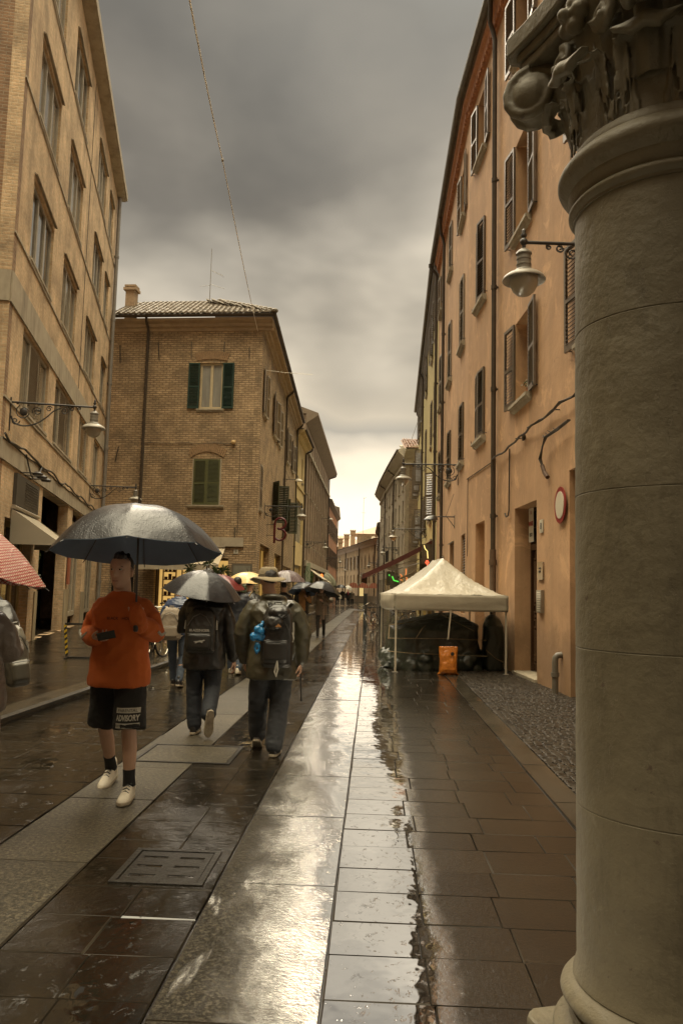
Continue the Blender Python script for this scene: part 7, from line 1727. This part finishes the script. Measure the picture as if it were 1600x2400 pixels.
def clumps(q, cs):
    c = q.choice(cs); d = Vector((q.gauss(0, 1), q.gauss(0, 1), q.gauss(0, 1))).normalized()*c[3]*q.uniform(.5, 1.05); return Vector(c[:3])+d, None
t = thing('potted_tree', 'tall narrow potted shrub in the porch of the tan brick block', 'potted plant', FL @ Vector((U(.9), -.55, .1)))
build(MB().box(-.2, .2, -.2, .2, .02, .72).box(-.23, .23, -.23, .23, .66, .74), 'planter', M_POT, t, bevel=.01)
build(MB().tube([(0, 0, .7), (.03, 0, 1.3), (-.02, .02, 2.2)], [.025, .02, .01], 6).tube([(.02, 0, 1.1), (.2, -.05, 1.5)], .009, 5).tube([(0, 0, 1.5), (-.18, .05, 1.9)], .008, 5), 'trunk', M_BARK, t)
foliage(t, 'crown', [M_LEAF][0], 1100, lambda q: clumps(q, [(0,0,1.0,.24),(.1,-.1,1.3,.26),(-.12,.05,1.55,.28),(.05,0,1.85,.30),(.12,-.05,2.15,.26),(-.08,0,2.35,.2),(.2,-.1,1.6,.2)]), (.05, .11), 3)
for i, (x, y, h, lb) in enumerate(((-7.0, 29.6, 2.5, 'spiky potted yucca left of the optician door, leftmost of three'), (-6.35, 29.9, 2.75, 'tallest spiky potted yucca, middle of three by the optician'), (-5.7, 29.5, 2.45, 'spiky potted yucca, rightmost of three by the optician'))):
    t = thing('potted_yucca', lb, 'potted plant', (x, y, .1), 0, 'yuccas in front of the optician')
    build(MB().lathe([(.0, 0), (.18, 0), (.24, .5), (.26, .52), (.0, .5)], n=16), 'pot', M_POT, t, smooth=40)
    tops = [(0, 0, h-.35), (.22, .05, h-.7), (-.18, 0, h-.95)]; m = MB()
    for a in tops: m.tube([(a[0]*.2, 0, .45), (a[0]*.7, a[1]*.5, a[2]*.6), a], [.035, .025, .02], 6)
    build(m, 'trunk', M_BARK, t); m = MB(); q = random.Random(i)
    for a in tops:
        for k in range(46):
            th, el_ = q.uniform(0, 6.28), q.uniform(-.5, 1.4); l = q.uniform(.26, .42); d = Vector((math.cos(th)*math.cos(el_), math.sin(th)*math.cos(el_), math.sin(el_))); s_ = d.cross(Z3).normalized() if abs(d.z) < .98 else X3
            p = Vector(a); m.add([p-s_*.008, p+s_*.008, p+d*l*.55+s_*.014, p+d*l-Z3*l*.22, p+d*l*.55-s_*.014], [(0,1,2,3,4)])
    build(m, 'leaves', M_LEAF, t)
for i, (x, y, r_, lb) in enumerate(((-5.0, 31.0, .45, 'rounded leafy shrub in a tub under the notice board'), (-4.75, 26.5, .38, 'yellowish low shrub in a tub behind the yellow umbrella'), (-5.6, 31.6, .36, 'small dark shrub in a tub beside the optician wall'))):
    t = thing('potted_shrub', lb, 'potted plant', (x, y, .1)); build(MB().lathe([(.0, 0), (.2, 0), (.27, .45), (.29, .47), (.0, .45)], n=16), 'pot', M_POT, t, smooth=40)
    build(MB().tube([(0, 0, .4), (.03, 0, .8), (0, 0, 1.3)], .02, 5), 'stem', M_BARK, t)
    foliage(t, 'crown', M_LEAFY if i == 1 else M_LEAF, 800, lambda q: clumps(q, [(0,0,.8,r_),(.2,.1,1.1,r_*.8),(-.2,0,1.2,r_*.8),(.05,-.1,1.5,r_*.7),(.1,.1,1.75,r_*.5)]), (.04, .10), i+20)
t = thing('hanging_plant', 'bright green hanging plant beside the first pale awning on the left', 'potted plant', (-5.35, 64.5, 2.5)); build(MB().lathe([(0, 0), (.15, 0), (.2, .25), (0, .25)], n=10), 'pot', M_POT, t); foliage(t, 'leaves', mk('fresh_leaf', (.07,.15,.03), (.04,.09,.02), 9, rough=.5), 300, lambda q: clumps(q, [(0,0,.3,.35),(0,-.1,-.1,.3)]), (.1, .2), 5)

# ================================================================ awnings, signs and lit things farther down the street
def stripes(name, a, b, k, axis=0):
    m, nt, p, tc = newmat(name); sx = nt.nodes.new('ShaderNodeSeparateXYZ'); nt.links.new(tc.outputs['Object'], sx.inputs[0])
    f = math_n(nt, 'LESS_THAN', math_n(nt, 'FRACT', math_n(nt, 'MULTIPLY', sx.outputs[axis], k)), .5); nt.links.new(mixc(nt, f, a, b), p.inputs['Base Color']); p.inputs['Roughness'].default_value = .7; return m
M_RAWN = stripes('red_ochre_awning_cloth', (.20,.028,.015), (.30,.17,.05), 2.4)
wedge_awning('street_awning', 'long red and ochre striped awning sloping from the yellow-green house over the street', F3, 3.6, 10.2, 3.95, 3.15, 1.62, .36, M_RAWN, hang=.22, trim=mk('dark_red_valance', (.10,.026,.016), (.075,.018,.012), 3, rough=.8), sides=False)
wedge_awning('street_awning', 'short pale folding awning beyond the red one on the right', F3, 14.2, 17, 3.2, 1.4, .8, .05, M_CANVAS, sides=False)
t = thing('market_awning', 'distant red striped barrel awnings over a stall at the end of the street', 'awning', (-1.5, 112, 0)); 
for k in range(3):
    m = MB(); vs = []; n = 10; y0_, x0_ = 0, -2.1+1.45*k
    for j in range(2):
        for i in range(n+1): a = math.pi*i/n; vs.append((x0_+.7-.7*math.cos(a), j*1.8, 2.05+.75*math.sin(a)*(1-.0*j)))
    m.add(vs, [(i, i+1, n+2+i, n+1+i) for i in range(n)]+[tuple(range(n+1))]); build(m, 'canopy', stripes('far_red_stripes', (.24,.05,.03), (.34,.16,.09), 3), t)
m = MB()
for x in (-2.1, -.65, .8, 2.2): m.tube([(x, 0, 0), (x, 0, 2.1)], .04, 6)
build(m, 'post', M_BROWNSH, t); build(MB().box(-2.0, 2.2, .3, 1.7, 0, .9), 'counter', M_BROWNSH, t)
def glow(name, label, cat, loc, pts, r_, c, s, plate=None):
    t = thing(name, label, cat, loc); build(MB().tube(pts, r_, 6), 'lit_tube', emit(name+'_'+str(len(bpy.data.materials)), c, s), t)
    if plate: build(MB().box(*plate), 'backing', M_DARKF, t)
    return t
glow('neon_sign', 'left curved yellow and red neon tube under the red awning', 'neon sign', (2.42, 37.4, 3.0), [(-.15, 0, .55), (-.1, 0, .38), (.0, 0, .28), (.03, 0, -.05)], .02, (1., .75, .25), 2.2, (-.25, .3, .05, .08, -.3, .6))
glow('neon_sign', 'right curved yellow and red neon tube under the red awning', 'neon sign', (2.38, 35.2, 3.15), [(-.15, 0, .55), (-.1, 0, .38), (.0, 0, .28), (.03, 0, -.05)], .02, (1., .75, .25), 2.2, (-.25, .3, .05, .08, -.3, .6))
glow('neon_sign', 'small red neon piece below the yellow tubes', 'neon sign', (2.36, 35.0, 2.8), [(0, 0, .2), (.06, 0, .12), (.0, 0, .0), (-.05, 0, .1), (0, 0, .2)], .035, (1., .12, .05), 2.5)
glow('lit_sign', 'left small green lit sign on the grey cornice house', 'lit sign', (1.62, 69.5, 2.75), [(-.3, 0, .35), (-.05, 0, .1), (-.15, 0, -.25)], .055, (.15, 1., .1), 1.1, (-.5, .4, .12, .15, -.6, .6))
glow('lit_sign', 'right small green lit sign on the grey cornice house', 'lit sign', (1.85, 66.5, 2.55), [(-.3, 0, .35), (-.15, 0, .0), (.25, 0, -.1)], .055, (.15, 1., .1), 1.1, (-.5, .4, .12, .15, -.6, .6))
glow('lit_sign', 'left orange lit window sign beyond the red awning', 'lit sign', (2.1, 60, 2.6), [(-.1, 0, .35), (.05, 0, .2), (-.1, 0, .0), (.05, 0, -.15)], .045, (1., .3, .08), 1.1); glow('lit_sign', 'right orange lit window sign beyond the red awning', 'lit sign', (2.5, 61, 2.8), [(0, 0, .6), (.0, 0, .2), (-.1, 0, .0), (.1, 0, -.15), (.0, 0, -.3)], .045, (1., .3, .08), 1.1)
t = thing('shop_sign', 'pale green vertical shop sign on the ribbed building', 'shop sign', (-5.5, 63.3, 3.0)); build(MB().box(-.05, .35, 0, .06, -.75, .75), 'board', mk('pale_green_board', (.34,.38,.27), (.28,.32,.22), 3, rough=.5), t); build(MB().tube([(.15, -.01, .5), (.05, -.01, .2), (.25, -.01, .0), (.05, -.01, -.3), (.2, -.01, -.5)], .02, 5), 'emblem', mk('green_paint', (.05,.12,.05), rough=.5), t)
t = thing('shop_lamp', 'small orange lit lamp under the pale awnings on the left', 'lamp', (-5.2, 78, 3.0)); build(MB().ell((0, 0, 0), (.12, .12, .22), n=8, m=6), 'bulb', emit('orange_lamp', (1., .22, .04), 3.), t)
t = thing('lit_doorway', 'narrow yellow lit doorway at the end of the street', 'lit doorway', (-1.75, 113.4, 0)); build(MB().box(-.3, .3, 0, .06, .2, 2.3), 'glowing_pane', emit('doorway_light', (1., .72, .28), 1.), t); build(MB().box(-.42, -.31, -.02, .1, 0, 2.4).box(.31, .42, -.02, .1, 0, 2.4).box(-.42, .42, -.02, .1, 2.4, 2.5), 'frame', M_DARKF, t)
# unseen houses added to keep sky light off the column and walkers
far_house('side_blocker_house', 'unseen plain house added on the near left to shade the foreground', (-9.6, 13.2), (-9.6, -5.2), 15, M_OCH, [(4, 6), (8, 10), (12, 14)], 3.6, MATS['dark_eaves'], shops=False)
far_house('rear_blocker_house', 'unseen tall plain house added behind the viewer to block the sky there', (-16, -5.4), (1.6, -5.4), 19, M_BRN, [(4, 6), (8, 10), (12, 14)], 3.6, MATS['dark_eaves'], shops=False)
bpy.data.scenes.remove(TS)
